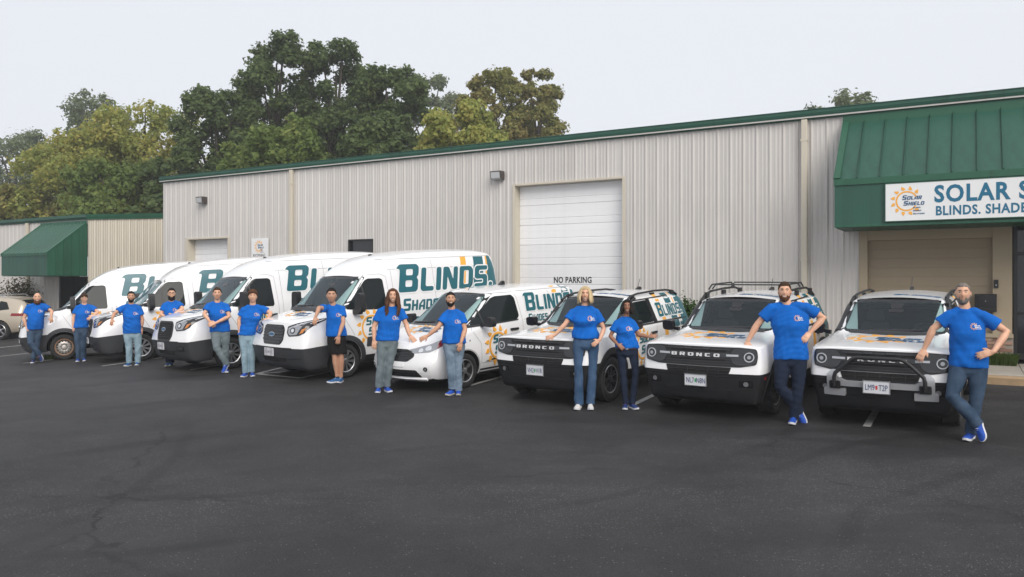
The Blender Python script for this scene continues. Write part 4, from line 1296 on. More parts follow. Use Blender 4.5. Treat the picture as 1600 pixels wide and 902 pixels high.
    if roof_rack:
        for y in (2.35, 3.35):
            mm = MB(); mm.tube([(-.62, y, 1.80), (-.56, y, 1.875), (.56, y, 1.875), (.62, y, 1.80)], [(.012, .03)] * 4, 8); mm.build('cross_bar', M['black_plastic'], t, smooth=40)
        for sg in (1, -1):
            mm = MB(); mm.tube([(sg * .63, 2.2, 1.80), (sg * .63, 2.35, 1.875), (sg * .63, 3.35, 1.875), (sg * .63, 3.5, 1.80)], .014, 8); mm.build('rack_side', M['black_plastic'], t, smooth=40)
    mm = MB(); mm.prism([(3.62, 1.715), (3.86, 1.705), (3.84, 1.76), (3.78, 1.775)], 'x', -.025, .025); mm.tube([(0, 3.70, 1.73), (0, 3.84, 1.93)], .006, 6); mm.build('antenna', M['gloss_black'], t)
    # vinyl wrap on both flanks
    tail = [(3.92, .66), (4.26, .70), (4.25, 1.14), (4.12, 1.62), (3.78, 1.66), (3.80, 1.18)]
    for view in ('left', 'right'):
        P('window_wrap', [(2.74, 1.19), (4.12, 1.19), (3.95, 1.585), (2.71, 1.60)], view, M['white_vinyl'], t, off=.009, L=.09)
        P('stripe', [(2.95, 1.19), (3.09, 1.19), (3.07, 1.66), (2.93, 1.66)], view, M['orange'], t, off=.013, L=.09, thick=.004)
        P('stripe', [(3.36, 1.19), (3.62, 1.19), (3.56, 1.66), (3.30, 1.66)], view, M['teal'], t, off=.013, L=.09, thick=.004)
        P('stripe', [(2.99, .80), (3.14, .80), (3.09, 1.15), (2.95, 1.15)], view, M['orange'], t, off=.006, L=.09, thick=.004)
        P('stripe', [(3.44, .98), (3.68, 1.05), (3.63, 1.15), (3.37, 1.15)], view, M['teal'], t, off=.006, L=.09, thick=.004)
        P('tail_wrap', tail, view, M['teal'], t, off=.013, L=.09, thick=.006)
        P('stripe', [(3.72, 1.19), (3.76, 1.19), (3.70, 1.66), (3.66, 1.66)], view, M['orange'], t, off=.013, L=.09, thick=.004)
        fl = 1 if view == 'left' else -1
        def put(polys, x0, z0, nm, m, off, L=.06):
            q = [([(x0 + fl * p[0], z0 + p[1]) for p in o], [[(x0 + fl * p[0], z0 + p[1]) for p in h] for h in hs]) for o, hs in polys]
            return P(nm, q, view, m, t, off=off, L=L, thick=.003)
        big, wid = techno('BLINDS.', .26, small=.80, shear=.06, gap=.09, rnd=.08)
        x0 = 2.84 if fl > 0 else 2.84 + wid
        put(grow(big, .018), x0, 1.25, 'lettering_edge', M['white_vinyl'], .0155)
        put(big, x0, 1.25, 'lettering', M['teal'], .018)
        sm, wid2 = techno('SOLAR', .15, small=.8); sm2, _ = techno('SHIELD', .15, .06, -.19, small=.8)
        put(sun_logo(.235), (2.0 if fl > 0 else 2.2), .80, 'sun_logo', M['orange'], .008)
        put(sm + sm2, (1.88 if fl > 0 else 2.38), .86, 'lettering', M['teal'], .011)
        ph, wp = techno('SHADES. SOLUTIONS.', .07, small=.85); put(ph, (3.30 if fl > 0 else 3.3 + wp), 1.04, 'lettering', M['teal'], .011)
    # hood: sun and name, on the flat of the hood
    hl = sun_logo(.27)
    P('hood_logo', [([(-.10 + p[0] * 1.15, .80 + p[1] * .95) for p in o], [[(-.10 + p[0] * 1.15, .80 + p[1] * .95) for p in h] for h in hs]) for o, hs in hl], 'top', M['orange'], t, off=.004, L=.06, thick=.003)
    a1, _ = techno('SOLAR', .15, -.16, -.02, small=.8); a2, _ = techno('SHIELD', .15, -.12, -.20, small=.8)
    P('hood_lettering', [([(.0 + p[0], .80 + p[1]) for p in o], [[(.0 + p[0], .80 + p[1]) for p in h] for h in hs]) for o, hs in a1 + a2], 'top', M['logo_navy'], t, off=.007, L=.06, thick=.003)
    rf, _ = techno('BLINDS', .15, -.10, 0, small=.85)
    P('roof_lettering', [([(p[0], 2.2 + p[1]) for p in o], [[(p[0], 2.2 + p[1]) for p in h] for h in hs]) for o, hs in rf], 'top', M['logo_navy'], t, off=.004, L=.08, thick=.003)
    b.line('hood_crease', [(-.62, .35), (-.56, 1.25)], 'top', M['seam'], t, wd=.006)
    b.line('hood_crease', [(.62, .35), (.56, 1.25)], 'top', M['seam'], t, wd=.006)
    for v in ('left', 'right'): P('tail_lamp', rect(4.16, 4.245, .86, 1.10, .015), v, M['red_lens'], t, off=.016, L=.06)
    if bull_bar:
        # silver insert with brackets and a black hoop over the grille
        si = [round_poly([(-.66, .545), (-.60, .545), (-.52, .585), (.52, .585), (.60, .545), (.66, .545), (.66, .72), (.60, .79), (.54, .79), (.52, .70), (.42, .655), (-.42, .655), (-.52, .70), (-.54, .79), (-.60, .79), (-.66, .72)], .015, 2)]
        P('bumper_insert', si[0], 'front', M['silver_paint'], t, off=.05, L=.06, thick=.06)
        for sg in (1, -1):
            P('tow_hook_mount', rect(min(sg * .48, sg * .62), max(sg * .48, sg * .62), .55, .655, .015), 'front', M['black_plastic'], t, off=.075, L=.06, thick=.07)
            P('bracket', rect(min(sg * .42, sg * .70), max(sg * .42, sg * .70), .45, .545, .012), 'front', M['silver_paint'], t, off=.055, L=.06, thick=.06)
        mm = MB()
        f = lambda x, z, o=.13: (x, b.cast('front', x, max(.5, min(z, 1.0)))[0].y - o, z)
        pts = [(-.56, .58), (-.56, .70), (-.545, .76), (-.40, .90), (-.32, .965), (-.26, .985), (.26, .985), (.32, .965), (.40, .90), (.545, .76), (.56, .70), (.56, .58)]
        mm.tube([f(x, z, .11 if z < .72 else .12) for x, z in pts], .026, 12); mm.build('bull_bar', M['black_plastic'], t, smooth=50)
    place(t, loc[0], loc[1], radians(yaw))
    return t

make_suv('white off-road SUV with green marked plate behind the blonde woman', (.42, 13.0), 35.34, ('VH2', 'V1R', M['green_mark']))
make_suv('white off-road SUV with a roof rack of cross bars and plate NL7 N8N', (2.75, 11.70), 34.45, ('NL7', 'N8N', M['green_mark']), roof_rack=True)
make_suv('white off-road SUV with a black bull bar on its silver bumper', (4.97, 10.70), 32.86, ('LM9', 'T2P', M['red_mark']), bull_bar=True)
# ---------------------------------------------------------------- tall panel vans
def poly_at(polys, x0, z0, fl=1, sx=1.0):
    return [([(x0 + fl * p[0] * sx, z0 + p[1]) for p in o], [[(x0 + fl * p[0] * sx, z0 + p[1]) for p in h] for h in hs]) for o, hs in polys]

def make_van(label, loc, yaw, slats=False, steel=False, rack=False, hood_logo=True, white_bumper=False):
    t = thing('van', label, 'van', group='white panel vans with teal lettering')
    sec = [
        (.11, .25, .87, [(.945, .70), (.93, .86), (.82, 1.15)], [(.68, 1.178), (.51, 1.193), (.35, 1.203)], 1.208),
        (.32, .22, .91, [(.98, .72), (.97, .92), (.86, 1.205)], [(.73, 1.235), (.56, 1.252), (.37, 1.262)], 1.267),
        (.74, .26, .90, [(.99, .74), (.985, .98), (.90, 1.285)], [(.77, 1.312), (.58, 1.325), (.38, 1.33)], 1.335),
        (1.02, .26, .90, [(.995, .74), (.99, 1.0), (.935, 1.335)], [(.87, 1.368), (.82, 1.385), (.46, 1.40)], 1.41),
        (1.72, .26, .90, [(1.0, .70), (.995, 1.02), (.975, 1.36)], [(.955, 1.42), (.79, 2.04), (.66, 2.10)], 2.13),
        (2.22, .26, .90, [(1.0, .62), (1.0, 1.04), (.985, 1.37)], [(.965, 1.45), (.82, 2.16), (.70, 2.40)], 2.465),
        (2.9, .26, .90, [(1.0, .58), (1.0, 1.04), (.99, 1.40)], [(.98, 1.5), (.85, 2.26), (.71, 2.54)], 2.60),
        (4.2, .26, .90, [(1.0, .58), (1.0, 1.04), (.99, 1.40)], [(.98, 1.5), (.85, 2.27), (.71, 2.575)], 2.645),
        (5.55, .28, .90, [(1.0, .60), (1.0, 1.04), (.985, 1.40)], [(.975, 1.5), (.845, 2.26), (.70, 2.57)], 2.64),
        (5.90, .32, .86, [(.965, .62), (.965, 1.04), (.95, 1.40)], [(.94, 1.5), (.81, 2.20), (.66, 2.48)], 2.55),
    ]
    b = Body(sec, [.04, -.05, .0, .06], .135, [M['white_paint'], M['grey_plastic']])
    b.crease_row(7, .75, 0, 4); b.crease_row(9, .45, 0, 4); b.crease_row(9, .2, 4); b.crease_row(12, .45, 4); b.crease_row(11, .4, 4)
    b.crease_section(3, 11, 15, .6); b.crease_section(4, 11, 15, .25); b.crease_section(0, 9, 15, .5); b.crease_section(9, 6, 15, .55)
    R = .35
    b.make('body', set(range(0, 7)), [(1.055, R, .43, .5, 1.3), (4.80, R, .43, .5, 1.3)], t, clad_name='bumper', clad_sec=3, void=3)
    cabin(t, 1.0, 1.02, 2.0, 1.05, .80)
    P = lambda *a, **k: b.patch(*a, **k)
    for yc in (1.055, 4.80):
        for view in ('left', 'right'):
            a0, a1 = (-8, 188)
            out = [(yc + .545 * cos(a), R + .535 * sin(a)) for a in [radians(a0 + (a1 - a0) * i / 20) for i in range(21)]]
            inn = [(yc + .436 * cos(a), R + .436 * sin(a)) for a in [radians(a1 - (a1 - a0) * i / 20) for i in range(21)]]
            P('arch_trim', [(out + inn, [])], view, M['grey_plastic'], t, off=.014, L=.06, thick=.04)
    for x in (.875, -.875):
        for y in (1.055, 4.80): wheel(t, x, y, R, .225, 1 if x > 0 else -1, 'steel' if steel else 'van')
    # nose
    if slats:
        gp = round_poly([(-.28, .755), (.28, .755), (.35, .84), (.36, 1.07), (.30, 1.15), (-.30, 1.15), (-.36, 1.07), (-.35, .84)], .035, 3)
        g = P('grille', gp, 'front', M['gloss_black'], t, off=.006, L=.05)
        for k in range(6):
            z = .785 + k * .06
            wd = .28 if k in (0,) else .33 if k < 5 else .30
            P('slat', rect(-wd, wd, z, z + .034, .01), 'front', M['grey_plastic'], g, off=.026, L=.06, thick=.03)
    else:
        gp = round_poly([(-.29, .70), (.29, .70), (.36, .81), (.36, 1.07), (.30, 1.145), (-.30, 1.145), (-.36, 1.07), (-.36, .81)], .04, 3)
        g = P('grille', gp, 'front', M['black_plastic'], t, off=.010, L=.05)
        P('mesh', round_poly([(-.26, .74), (.26, .74), (.315, .82), (.315, 1.05), (.26, 1.11), (-.26, 1.11), (-.315, 1.05), (-.315, .82)], .035, 3), 'front', M['well'], g, off=.014, L=.06)
        for k in range(7): P('slat', rect(-.27, .27, .79 + k * .043, .80 + k * .043), 'front', M['black_plastic'], g, off=.022, L=.07)
    ov = [(.10 * cos(2 * pi * i / 24), .955 + .045 * sin(2 * pi * i / 24)) for i in range(24)]
    P('badge_rim', ov, 'front', M['chrome'], g, off=.040, L=.06, thick=.035)
    P('badge', [(x * .86, .955 + (z - .955) * .8) for x, z in ov], 'front', M['logo_navy'], g, off=.044, L=.06)
    for sg in (1, -1):
        hb = [(sg * x, z) for x, z in [(.43, 1.0), (.50, .925), (.76, .945), (.86, 1.0), (.905, 1.265), (.84, 1.25), (.64, 1.185), (.44, 1.125)]]
        hl = P('headlight', round_poly(hb if sg > 0 else hb[::-1], .02, 3), 'front', M['lamp_dark'], t, off=.008, L=.045, thick=.02)
        lp = [(sg * x, z) for x, z in [(.465, 1.005), (.52, .95), (.70, .965), (.74, 1.06), (.83, 1.215), (.64, 1.155), (.47, 1.10)]]
        P('lens', round_poly(lp if sg > 0 else lp[::-1], .02, 3), 'front', M['lamp_glass'], hl, off=.013, L=.045)
        cx, cz, r = .585, 1.045, .062
        P('lamp', [(sg * cx + r * cos(2 * pi * i / 20), cz + r * sin(2 * pi * i / 20)) for i in range(20)], 'front', M['lamp_dark'], hl, off=.017, L=.04)
        P('bulb', [(sg * cx + r * .62 * cos(2 * pi * i / 14), cz + r * .62 * sin(2 * pi * i / 14)) for i in range(14)], 'front', M['lamp_chrome'], hl, off=.021, L=.04)
        ip = [(sg * x, z) for x, z in [(.765, .98), (.825, 1.005), (.85, 1.10), (.79, 1.07)]]
        P('indicator', ip if sg > 0 else ip[::-1], 'front', M['amber'], hl, off=.016, L=.04)
        ip = [(sg * x, z) for x, z in [(.47, 1.085), (.66, 1.145), (.86, 1.225), (.85, 1.205), (.66, 1.125), (.47, 1.07)]]
        P('light_bar', ip[::-1] if sg > 0 else ip, 'front', M['lamp_ring'], hl, off=.016, L=.04)
        if not slats:
            fp = round_poly([(sg * x, z) for x, z in [(.50, .50), (.76, .50), (.78, .60), (.52, .60)]][::sg], .015, 2)
            fo = P('fog_recess', fp, 'front', M['black_plastic'], t, off=.006, L=.06)
            P('fog_cover', round_poly([(sg * x, z) for x, z in [(.54, .525), (.73, .525), (.745, .58), (.555, .58)]][::sg], .01, 2), 'front', M['grey_plastic'], fo, off=.018, L=.06)
        b.line('bumper_crease', [(sg * .42, .46), (sg * .88, .50)], 'front', M['black_plastic'], t, wd=.016, off=.002)
    P('air_intake', round_poly([(-.36, .40), (.36, .40), (.42, .49), (-.42, .49)], .02, 2), 'front', M['well'], t, off=.004, L=.06)
    P('step', rect(-.62, .62, .69, .705, .004), 'front', M['black_plastic'], t, off=.008, L=.06)
    # plate at the vehicle's right of the bumper
    px_, pz = (-.08, .60) if slats else (-.14, .585)
    py = b.cast('front', px_, pz)[0].y - .022
    mb = MB(); mb.box(-.155, .155, -.004, .012, -.08, .08); po = mb.build('licence_plate', M['plate'], t); po.location = (px_, py, pz)
    mb = MB(); mb.box(-.012, .012, -.006, -.0045, -.02, .02)
    mb.build('plate_sticker', M['plate_ink'], po)
    mb = MB()
    for k in range(6):
        x = (-.12, -.085, -.05, .05, .085, .12)[k]
        mb.box(x - .011, x + .011, -.006, -.0045, -.038, .038)
    for x in (-.09, .09): mb.box(x - .04, x + .04, -.006, -.0045, .055, .068); mb.box(x - .04, x + .04, -.006, -.0045, -.068, -.056)
    mb.build('plate_marks', M['plate_smudge'], po)
    # glass
    P('windscreen_surround', [(round_poly([(-.87, 1.385), (.87, 1.385), (.742, 2.065), (-.742, 2.065)], .05, 4), [round_poly([(-.79, 1.45), (.79, 1.45), (.685, 2.0), (-.685, 2.0)], .05, 4)])], 'front', M['gloss_black'], t, off=.003, L=.08)
    wsg = P('windscreen', round_poly([(-.81, 1.43), (.81, 1.43), (.70, 2.02), (-.70, 2.02)], .05, 4), 'front', M['van_glass'], t, off=.008, L=.08)
    P('sticker', rect(.56, .62, 1.92, 1.965, .01), 'front', M['badge'], wsg, off=.012, L=.06, thick=.003)
    P('mirror', rect(-.10, .10, 1.86, 1.93, .02), 'front', M['gloss_black'], wsg, off=.011, L=.06, thick=.003)
    b.line('cowl', [(-.84, 1.395), (.84, 1.395)], 'front', M['black_plastic'], t, wd=.06, off=.012)
    for x in (-.72, .06): b.line('wiper', [(x, 1.44), (x + .62, 1.475)], 'front', M['gloss_black'], t, wd=.022, off=.02)
    b.both('door_glass', round_poly([(1.16, 1.405), (1.45, 1.375), (2.16, 1.355), (2.19, 1.40), (2.17, 1.985), (2.11, 2.02), (1.82, 2.02), (1.74, 1.985)], .03, 3), M['glass'], t, off=.006, L=.07)
    b.both('window_divider', [(1.625, 1.375), (1.655, 1.375), (1.655, 1.90), (1.625, 1.87)], M['black_plastic'], t, off=.010, L=.08)
    for view in ('left', 'right'):
        for pts in ([(2.30, .40), (2.30, 1.35), (2.27, 2.05), (2.12, 2.11), (1.78, 2.10), (1.10, 1.43), (1.02, 1.30), (1.28, .86)], [(2.35, 2.20), (5.8, 2.215)], [(2.42, .45), (2.42, 2.18)], [(3.66, .45), (3.66, 2.4)], [(2.3, 2.42), (5.8, 2.46)], [(5.30, .8), (5.30, 2.18)]):
            b.line('panel_gap', pts, view, M['seam'], t, wd=.009)
        P('side_moulding', round_poly([(1.60, .60), (4.22, .60), (4.22, .80), (1.60, .80)], .02, 2), view, M['grey_plastic'], t, off=.012, L=.09)
        P('side_moulding', round_poly([(5.37, .60), (5.86, .60), (5.86, .80), (5.35, .80)], .02, 2), view, M['grey_plastic'], t, off=.012, L=.09)
        P('sill', rect(1.60, 4.28, .29, .42, .01), view, M['black_plastic'], t, off=.006, L=.1)
        P('door_handle', rect(2.02, 2.24, 1.12, 1.17, .02), view, M['black_plastic'], t, off=.03, L=.05, thick=.03)
    for sg in (1, -1):
        mm = MB()
        mm.prism(round_poly([(sg * 1.02, 1.36), (sg * 1.20, 1.34), (sg * 1.23, 1.42), (sg * 1.215, 1.70), (sg * 1.17, 1.74), (sg * 1.04, 1.74)][::sg], .04, 3), 'y', 1.27, 1.40)
        mm.prism(round_poly([(sg * .95, 1.30), (sg * 1.14, 1.30), (sg * 1.16, 1.38), (sg * .95, 1.42)][::sg], .02, 2), 'y', 1.27, 1.38)
        mo = mm.build('wing_mirror', M['black_plastic'], t, smooth=40)
        mm = MB(); mm.prism(round_poly([(sg * 1.045, 1.40), (sg * 1.185, 1.39), (sg * 1.185, 1.69), (sg * 1.055, 1.70)][::sg], .03, 3), 'y', 1.401, 1.406); mm.build('mirror_glass', M['chrome'], mo)
    for sg in (1, -1):
        P('bonnet_vent', rect(min(sg * .22, sg * .50), max(sg * .22, sg * .50), .80, .885, .012), 'top', M['well'], t, off=.006, L=.06)
        b.line('bonnet_crease', [(sg * .40, .30), (sg * .60, .98)], 'top', M['seam'], t, wd=.006)
    mm = MB(); mm.prism([(2.44, 2.43), (2.62, 2.46), (2.60, 2.53), (2.54, 2.545)], 'x', -.03, .03); mm.build('roof_antenna', M['gloss_black'], t)
    if rack:
        for y in (2.75, 4.4):
            mm = MB(); mm.box(-.72, .72, y - .03, y + .03, 2.675, 2.70)
            for x in (-.74, .74): mm.box(x * .9 - .03, x * .9 + .03, y - .03, y + .03, 2.52, 2.675)
            mm.build('cross_bar', M['silver_paint'], t)
        for sg in (1, -1):
            mm = MB(); mm.box(sg * .70 - .02, sg * .70 + .02, 2.6, 4.55, 2.701, 2.72); mm.build('roof_rail', M['silver_paint'], t)
    # wrap
    for view in ('left', 'right'):
        fl = 1 if view == 'left' else -1
        P('tail_wrap', [(5.10, .82), (5.86, .84), (5.86, 1.6), (5.84, 2.15), (5.78, 2.44), (5.66, 2.46), (5.36, 1.5)], view, M['teal'], t, off=.005, L=.1, thick=.004)
        P('stripe', [(4.42, 1.50), (4.62, 1.50), (4.86, 2.44), (4.68, 2.44)], view, M['orange'], t, off=.005, L=.1, thick=.004)
        P('stripe', [(4.86, 1.4), (5.20, 1.4), (5.50, 2.44), (5.14, 2.44)], view, M['teal'], t, off=.005, L=.1, thick=.004)
        P('stripe', [(5.31, 1.5), (5.36, 1.5), (5.65, 2.44), (5.60, 2.44)], view, M['orange'], t, off=.008, L=.1, thick=.004)
        big, wid = techno('BLINDS.', .62, small=.86, shear=.24, gap=.10, rnd=.09)
        sc = 3.15 / wid
        big = [([(p[0] * sc, p[1]) for p in o], [[(p[0] * sc, p[1]) for p in h] for h in hs]) for o, hs in big]
        x0 = 2.55 if fl > 0 else 5.70
        P('lettering_edge', poly_at(grow(big, .028), x0, 1.68, fl), view, M['white_vinyl'], t, off=.0085, L=.09, thick=.003)
        P('lettering', poly_at(big, x0, 1.68, fl), view, M['teal'], t, off=.0105, L=.09, thick=.003)
        s1, w1 = techno('SHADES.', .27, small=.85); P('lettering', poly_at(s1, 2.62 if fl > 0 else 4.2, 1.27, fl), view, M['teal'], t, off=.006, L=.09, thick=.003)
        s2, w2 = techno('SOLUTIONS.', .27, small=.85); P('lettering', poly_at(s2, 2.62 if fl > 0 else 4.7, .90, fl), view, M['teal'], t, off=.006, L=.09, thick=.003)
        cx = 1.74
        P('sun_logo', poly_at(sun_logo(.275, gap=(-.42, .5)), cx, .985, fl), view, M['orange'], t, off=.006, L=.08, thick=.003)
        a1, _ = techno('SOLAR', .17, -.16, .06, small=.8); a2, _ = techno('SHIELD', .17, -.11, -.15, small=.8)
        P('lettering', poly_at(a1 + a2, cx, .985, fl), view, M['teal'], t, off=.009, L=.08, thick=.003)
    if hood_logo:
        P('hood_logo', [([(-.14 + p[0], .62 + p[1] * .9) for p in o], []) for o, hs in sun_logo(.16)], 'top', M['orange'], t, off=.004, L=.06, thick=.002)
        a1, _ = techno('SOLAR', .11, -.12, .02, small=.8); a2, _ = techno('SHIELD', .11, -.08, -.12, small=.8)
        P('hood_lettering', [([(p[0], .62 + p[1]) for p in o], [[(p[0], .62 + p[1]) for p in h] for h in hs]) for o, hs in a1 + a2], 'top', M['logo_navy'], t, off=.006, L=.06, thick=.002)
    place(t, loc[0], loc[1], radians(yaw))
    return t

make_van('white panel van with brown rimmed steel wheels, farthest left of the vans', (-13.83, 22.38), 62, steel=True, hood_logo=False)
make_van('white panel van with plain black grille, second of the vans from the green awning', (-11.05, 20.83), 56)
make_van('white panel van with black mesh grille, third of the tall vans from the left', (-7.80, 17.915), 42.6)
make_van('white panel van with barred black grille whose whole teal BLINDS lettering shows', (-4.83, 16.13), 40.4, slats=True)

# ---------------------------------------------------------------- the small van
def make_small_van(label, loc, yaw):
    t = thing('small_van', label, 'van')
    sec = [
        (.12, .22, .70, [(.84, .42), (.85, .64), (.66, .83)], [(.54, .865), (.41, .885), (.28, .895)], .90),
        (.34, .18, .80, [(.895, .45), (.895, .70), (.80, .925)], [(.66, .96), (.5, .98), (.34, .99)], .995),
        (.72, .18, .82, [(.915, .45), (.915, .76), (.865, 1.01)], [(.74, 1.045), (.55, 1.065), (.36, 1.075)], 1.08),
        (1.0, .18, .82, [(.92, .45), (.92, .80), (.89, 1.06)], [(.80, 1.10), (.71, 1.12), (.42, 1.135)], 1.14),
        (1.86, .18, .82, [(.925, .45), (.925, .82), (.91, 1.10)], [(.895, 1.15), (.68, 1.69), (.56, 1.735)], 1.76),
        (2.6, .18, .82, [(.925, .45), (.925, .82), (.915, 1.12)], [(.90, 1.18), (.74, 1.72), (.62, 1.80)], 1.83),
        (3.6, .18, .82, [(.925, .45), (.925, .82), (.915, 1.12)], [(.90, 1.18), (.75, 1.73), (.63, 1.81)], 1.845),
        (4.45, .22, .80, [(.915, .45), (.915, .82), (.90, 1.12)], [(.885, 1.18), (.73, 1.70), (.61, 1.78)], 1.81),
        (4.72, .30, .76, [(.86, .45), (.87, .82), (.86, 1.12)], [(.845, 1.18), (.69, 1.62), (.57, 1.70)], 1.73),
    ]
    b = Body(sec, [.06, .0, .04, .14], .24, [M['white_paint'], M['black_plastic']])
    b.crease_row(9, .4, 0, 4); b.crease_row(9, .2, 4); b.crease_row(12, .5, 4); b.crease_row(11, .5, 4); b.crease_section(3, 11, 15, .6); b.crease_section(4, 11, 15, .4)
    b.crease_section(0, 9, 15, .3); b.crease_section(8, 6, 15, .5)
    R = .325
    b.make('body', set(), [(.90, R, .39, .45, 1.3), (3.95, R, .39, .45, 1.3)], t, void=3)
    cabin(t, .82, 1.02, 2.1, .80, .72)
    P = lambda *a, **k: b.patch(*a, **k)
    for x in (.80, -.80):
        for y in (.90, 3.95): wheel(t, x, y, R, .215, 1 if x > 0 else -1, 'small')
    for yc in (.90, 3.95):
        for view in ('left', 'right'):
            pts = [(yc + .405 * cos(a), R + .405 * sin(a)) for a in [radians(-5 + 190 * i / 24) for i in range(25)]]
            b.line('arch_lip', pts, view, M['seam'], t, wd=.012, off=.004)
    g = P('grille', round_poly([(-.34, .565), (.34, .565), (.47, .66), (.44, .745), (.30, .785), (-.30, .785), (-.44, .745), (-.47, .66)], .04, 3), 'front', M['gloss_black'], t, off=.006, L=.05)
    for z in (.61, .655, .70, .745): P('slat', rect(-.40, .40, z, z + .012), 'front', M['black_plastic'], g, off=.014, L=.07)
    P('badge_rim', [(.085 * cos(2 * pi * i / 22), .70 + .038 * sin(2 * pi * i / 22)) for i in range(22)], 'front', M['chrome'], g, off=.022, L=.06)
    lg = P('lower_grille', round_poly([(-.60, .29), (.60, .29), (.52, .42), (-.52, .42)], .03, 3), 'front', M['well'], t, off=.006, L=.06)
    for z in (.33, .37): P('slat', rect(-.52, .52, z, z + .012), 'front', M['black_plastic'], lg, off=.014, L=.07)
    P('chin', rect(-.66, .66, .235, .27, .01), 'front', M['white_paint'], t, off=.030, L=.06, thick=.04)
    P('number_panel', rect(-.26, .26, .47, .545, .01), 'front', M['white_paint'], t, off=.012, L=.06)
    for sg in (1, -1):
        hb = [(sg * x, z) for x, z in [(.32, .775), (.44, .715), (.70, .735), (.80, .80), (.862, .985), (.83, .975), (.66, .875), (.42, .80)]]
        hl = P('headlight', round_poly(hb if sg > 0 else hb[::-1], .012, 2), 'front', M['lamp_glass'], t, off=.007, L=.04, thick=.02)
        for cx, cz, r in ((.55, .765, .034), (.65, .80, .042)):
            P('lamp', [(sg * cx + r * cos(2 * pi * i / 18), cz + r * sin(2 * pi * i / 18)) for i in range(18)], 'front', M['lamp_chrome'], hl, off=.013, L=.04)
        rp = [(sg * x, z) for x, z in [(.775, .80), (.815, .825), (.868, 1.0), (.85, .995), (.765, .925)]]
        P('red_reflector', rp if sg > 0 else rp[::-1], 'front', M['red_lens'], hl, off=.016, L=.04)
        fr = P('fog_recess', round_poly([(sg * x, z) for x, z in [(.56, .36), (.76, .40), (.77, .50), (.58, .475)]][::sg], .015, 2), 'front', M['badge'], t, off=.004, L=.05)
        P('fog_lamp', [(sg * .69 + .036 * cos(2 * pi * i / 18), .44 + .040 * sin(2 * pi * i / 18)) for i in range(18)], 'front', M['lamp_dark'], fr, off=.010, L=.04)
        P('fog_bulb', [(sg * .69 + .020 * cos(2 * pi * i / 14), .44 + .022 * sin(2 * pi * i / 14)) for i in range(14)], 'front', M['lamp_chrome'], fr, off=.014, L=.04)
    P('windscreen_surround', [(round_poly([(-.77, 1.125), (.77, 1.125), (.645, 1.71), (-.645, 1.71)], .05, 4), [round_poly([(-.70, 1.175), (.70, 1.175), (.59, 1.655), (-.59, 1.655)], .05, 4)])], 'front', M['gloss_black'], t, off=.003, L=.07)
    wsg = P('windscreen', round_poly([(-.72, 1.155), (.72, 1.155), (.605, 1.675), (-.605, 1.675)], .05, 4), 'front', M['van_glass'], t, off=.008, L=.07)
    P('mirror', rect(-.10, .10, 1.55, 1.61, .02), 'front', M['gloss_black'], wsg, off=.011, L=.06, thick=.003)
    P('sticker', rect(.48, .54, 1.60, 1.64, .01), 'front', M['badge'], wsg, off=.012, L=.06, thick=.003)
    for x in (-.62, .02): b.line('wiper', [(x, 1.16), (x + .55, 1.19)], 'front', M['gloss_black'], t, wd=.02, off=.02)
    b.both('door_glass', round_poly([(1.14, 1.14), (1.60, 1.135), (2.42, 1.18), (2.50, 1.24), (2.49, 1.60), (2.42, 1.665), (1.98, 1.655), (1.86, 1.62)], .03, 3), M['glass'], t, off=.006, L=.07)
    b.both('quarter_trim', [(1.02, 1.10), (1.46, 1.12), (1.46, 1.145), (1.10, 1.15)], M['gloss_black'], t, off=.008, L=.06)
    b.both('window_divider', [(1.46, 1.14), (1.49, 1.14), (1.49, 1.44), (1.46, 1.41)], M['black_plastic'], t, off=.010, L=.06)
    b.both('window_trim', [(1.10, 1.105), (2.44, 1.155), (2.46, 1.18), (1.10, 1.135)], M['black_plastic'], t, off=.011, L=.09)
    for view in ('left', 'right'):
        for pts in ([(1.34, .42), (1.32, .80), (1.10, 1.06), (1.82, 1.70), (2.0, 1.715), (2.48, 1.72), (2.56, 1.60), (2.58, 1.1), (2.56, .42)], [(1.34, .42), (2.56, .42)], [(3.6, .45), (3.6, 1.70)], [(2.62, 1.16), (4.5, 1.20)], [(2.6, 1.73), (4.5, 1.74)]):
            b.line('panel_gap', pts, view, M['seam'], t, wd=.009)
        P('side_moulding', round_poly([(1.46, .445), (2.42, .47), (2.42, .575), (2.2, .57)], .01, 2), view, M['black_plastic'], t, off=.012, L=.07)
        P('sill', rect(1.33, 3.52, .21, .31, .01), view, M['black_plastic'], t, off=.004, L=.1)
        P('door_handle', rect(2.18, 2.42, .97, 1.015, .018), view, M['black_plastic'], t, off=.03, L=.05, thick=.03)
        fl = 1 if view == 'left' else -1
        P('stripe', [(3.66, 1.25), (3.80, 1.25), (3.94, 1.78), (3.78, 1.78)], view, M['orange'], t, off=.005, L=.09, thick=.003)
        P('stripe', [(4.0, 1.1), (4.24, 1.1), (4.40, 1.78), (4.14, 1.78)], view, M['teal'], t, off=.005, L=.09, thick=.003)
        P('tail_wrap', [(4.3, .6), (4.62, .64), (4.62, 1.2), (4.56, 1.74), (4.48, 1.76)], view, M['teal'], t, off=.005, L=.09, thick=.003)
        big, wid = techno('BLINDS.', .37, small=.84, shear=.14, gap=.10)
        sc = 1.72 / wid
        big = [([(p[0] * sc, p[1]) for p in o], [[(p[0] * sc, p[1]) for p in h] for h in hs]) for o, hs in big]
        x0 = 2.76 if fl > 0 else 4.5
        P('lettering_edge', poly_at(grow(big, .018), x0, 1.31, fl), view, M['white_vinyl'], t, off=.009, L=.07, thick=.003)
        P('lettering', poly_at(big, x0, 1.31, fl), view, M['teal'], t, off=.013, L=.07, thick=.003)
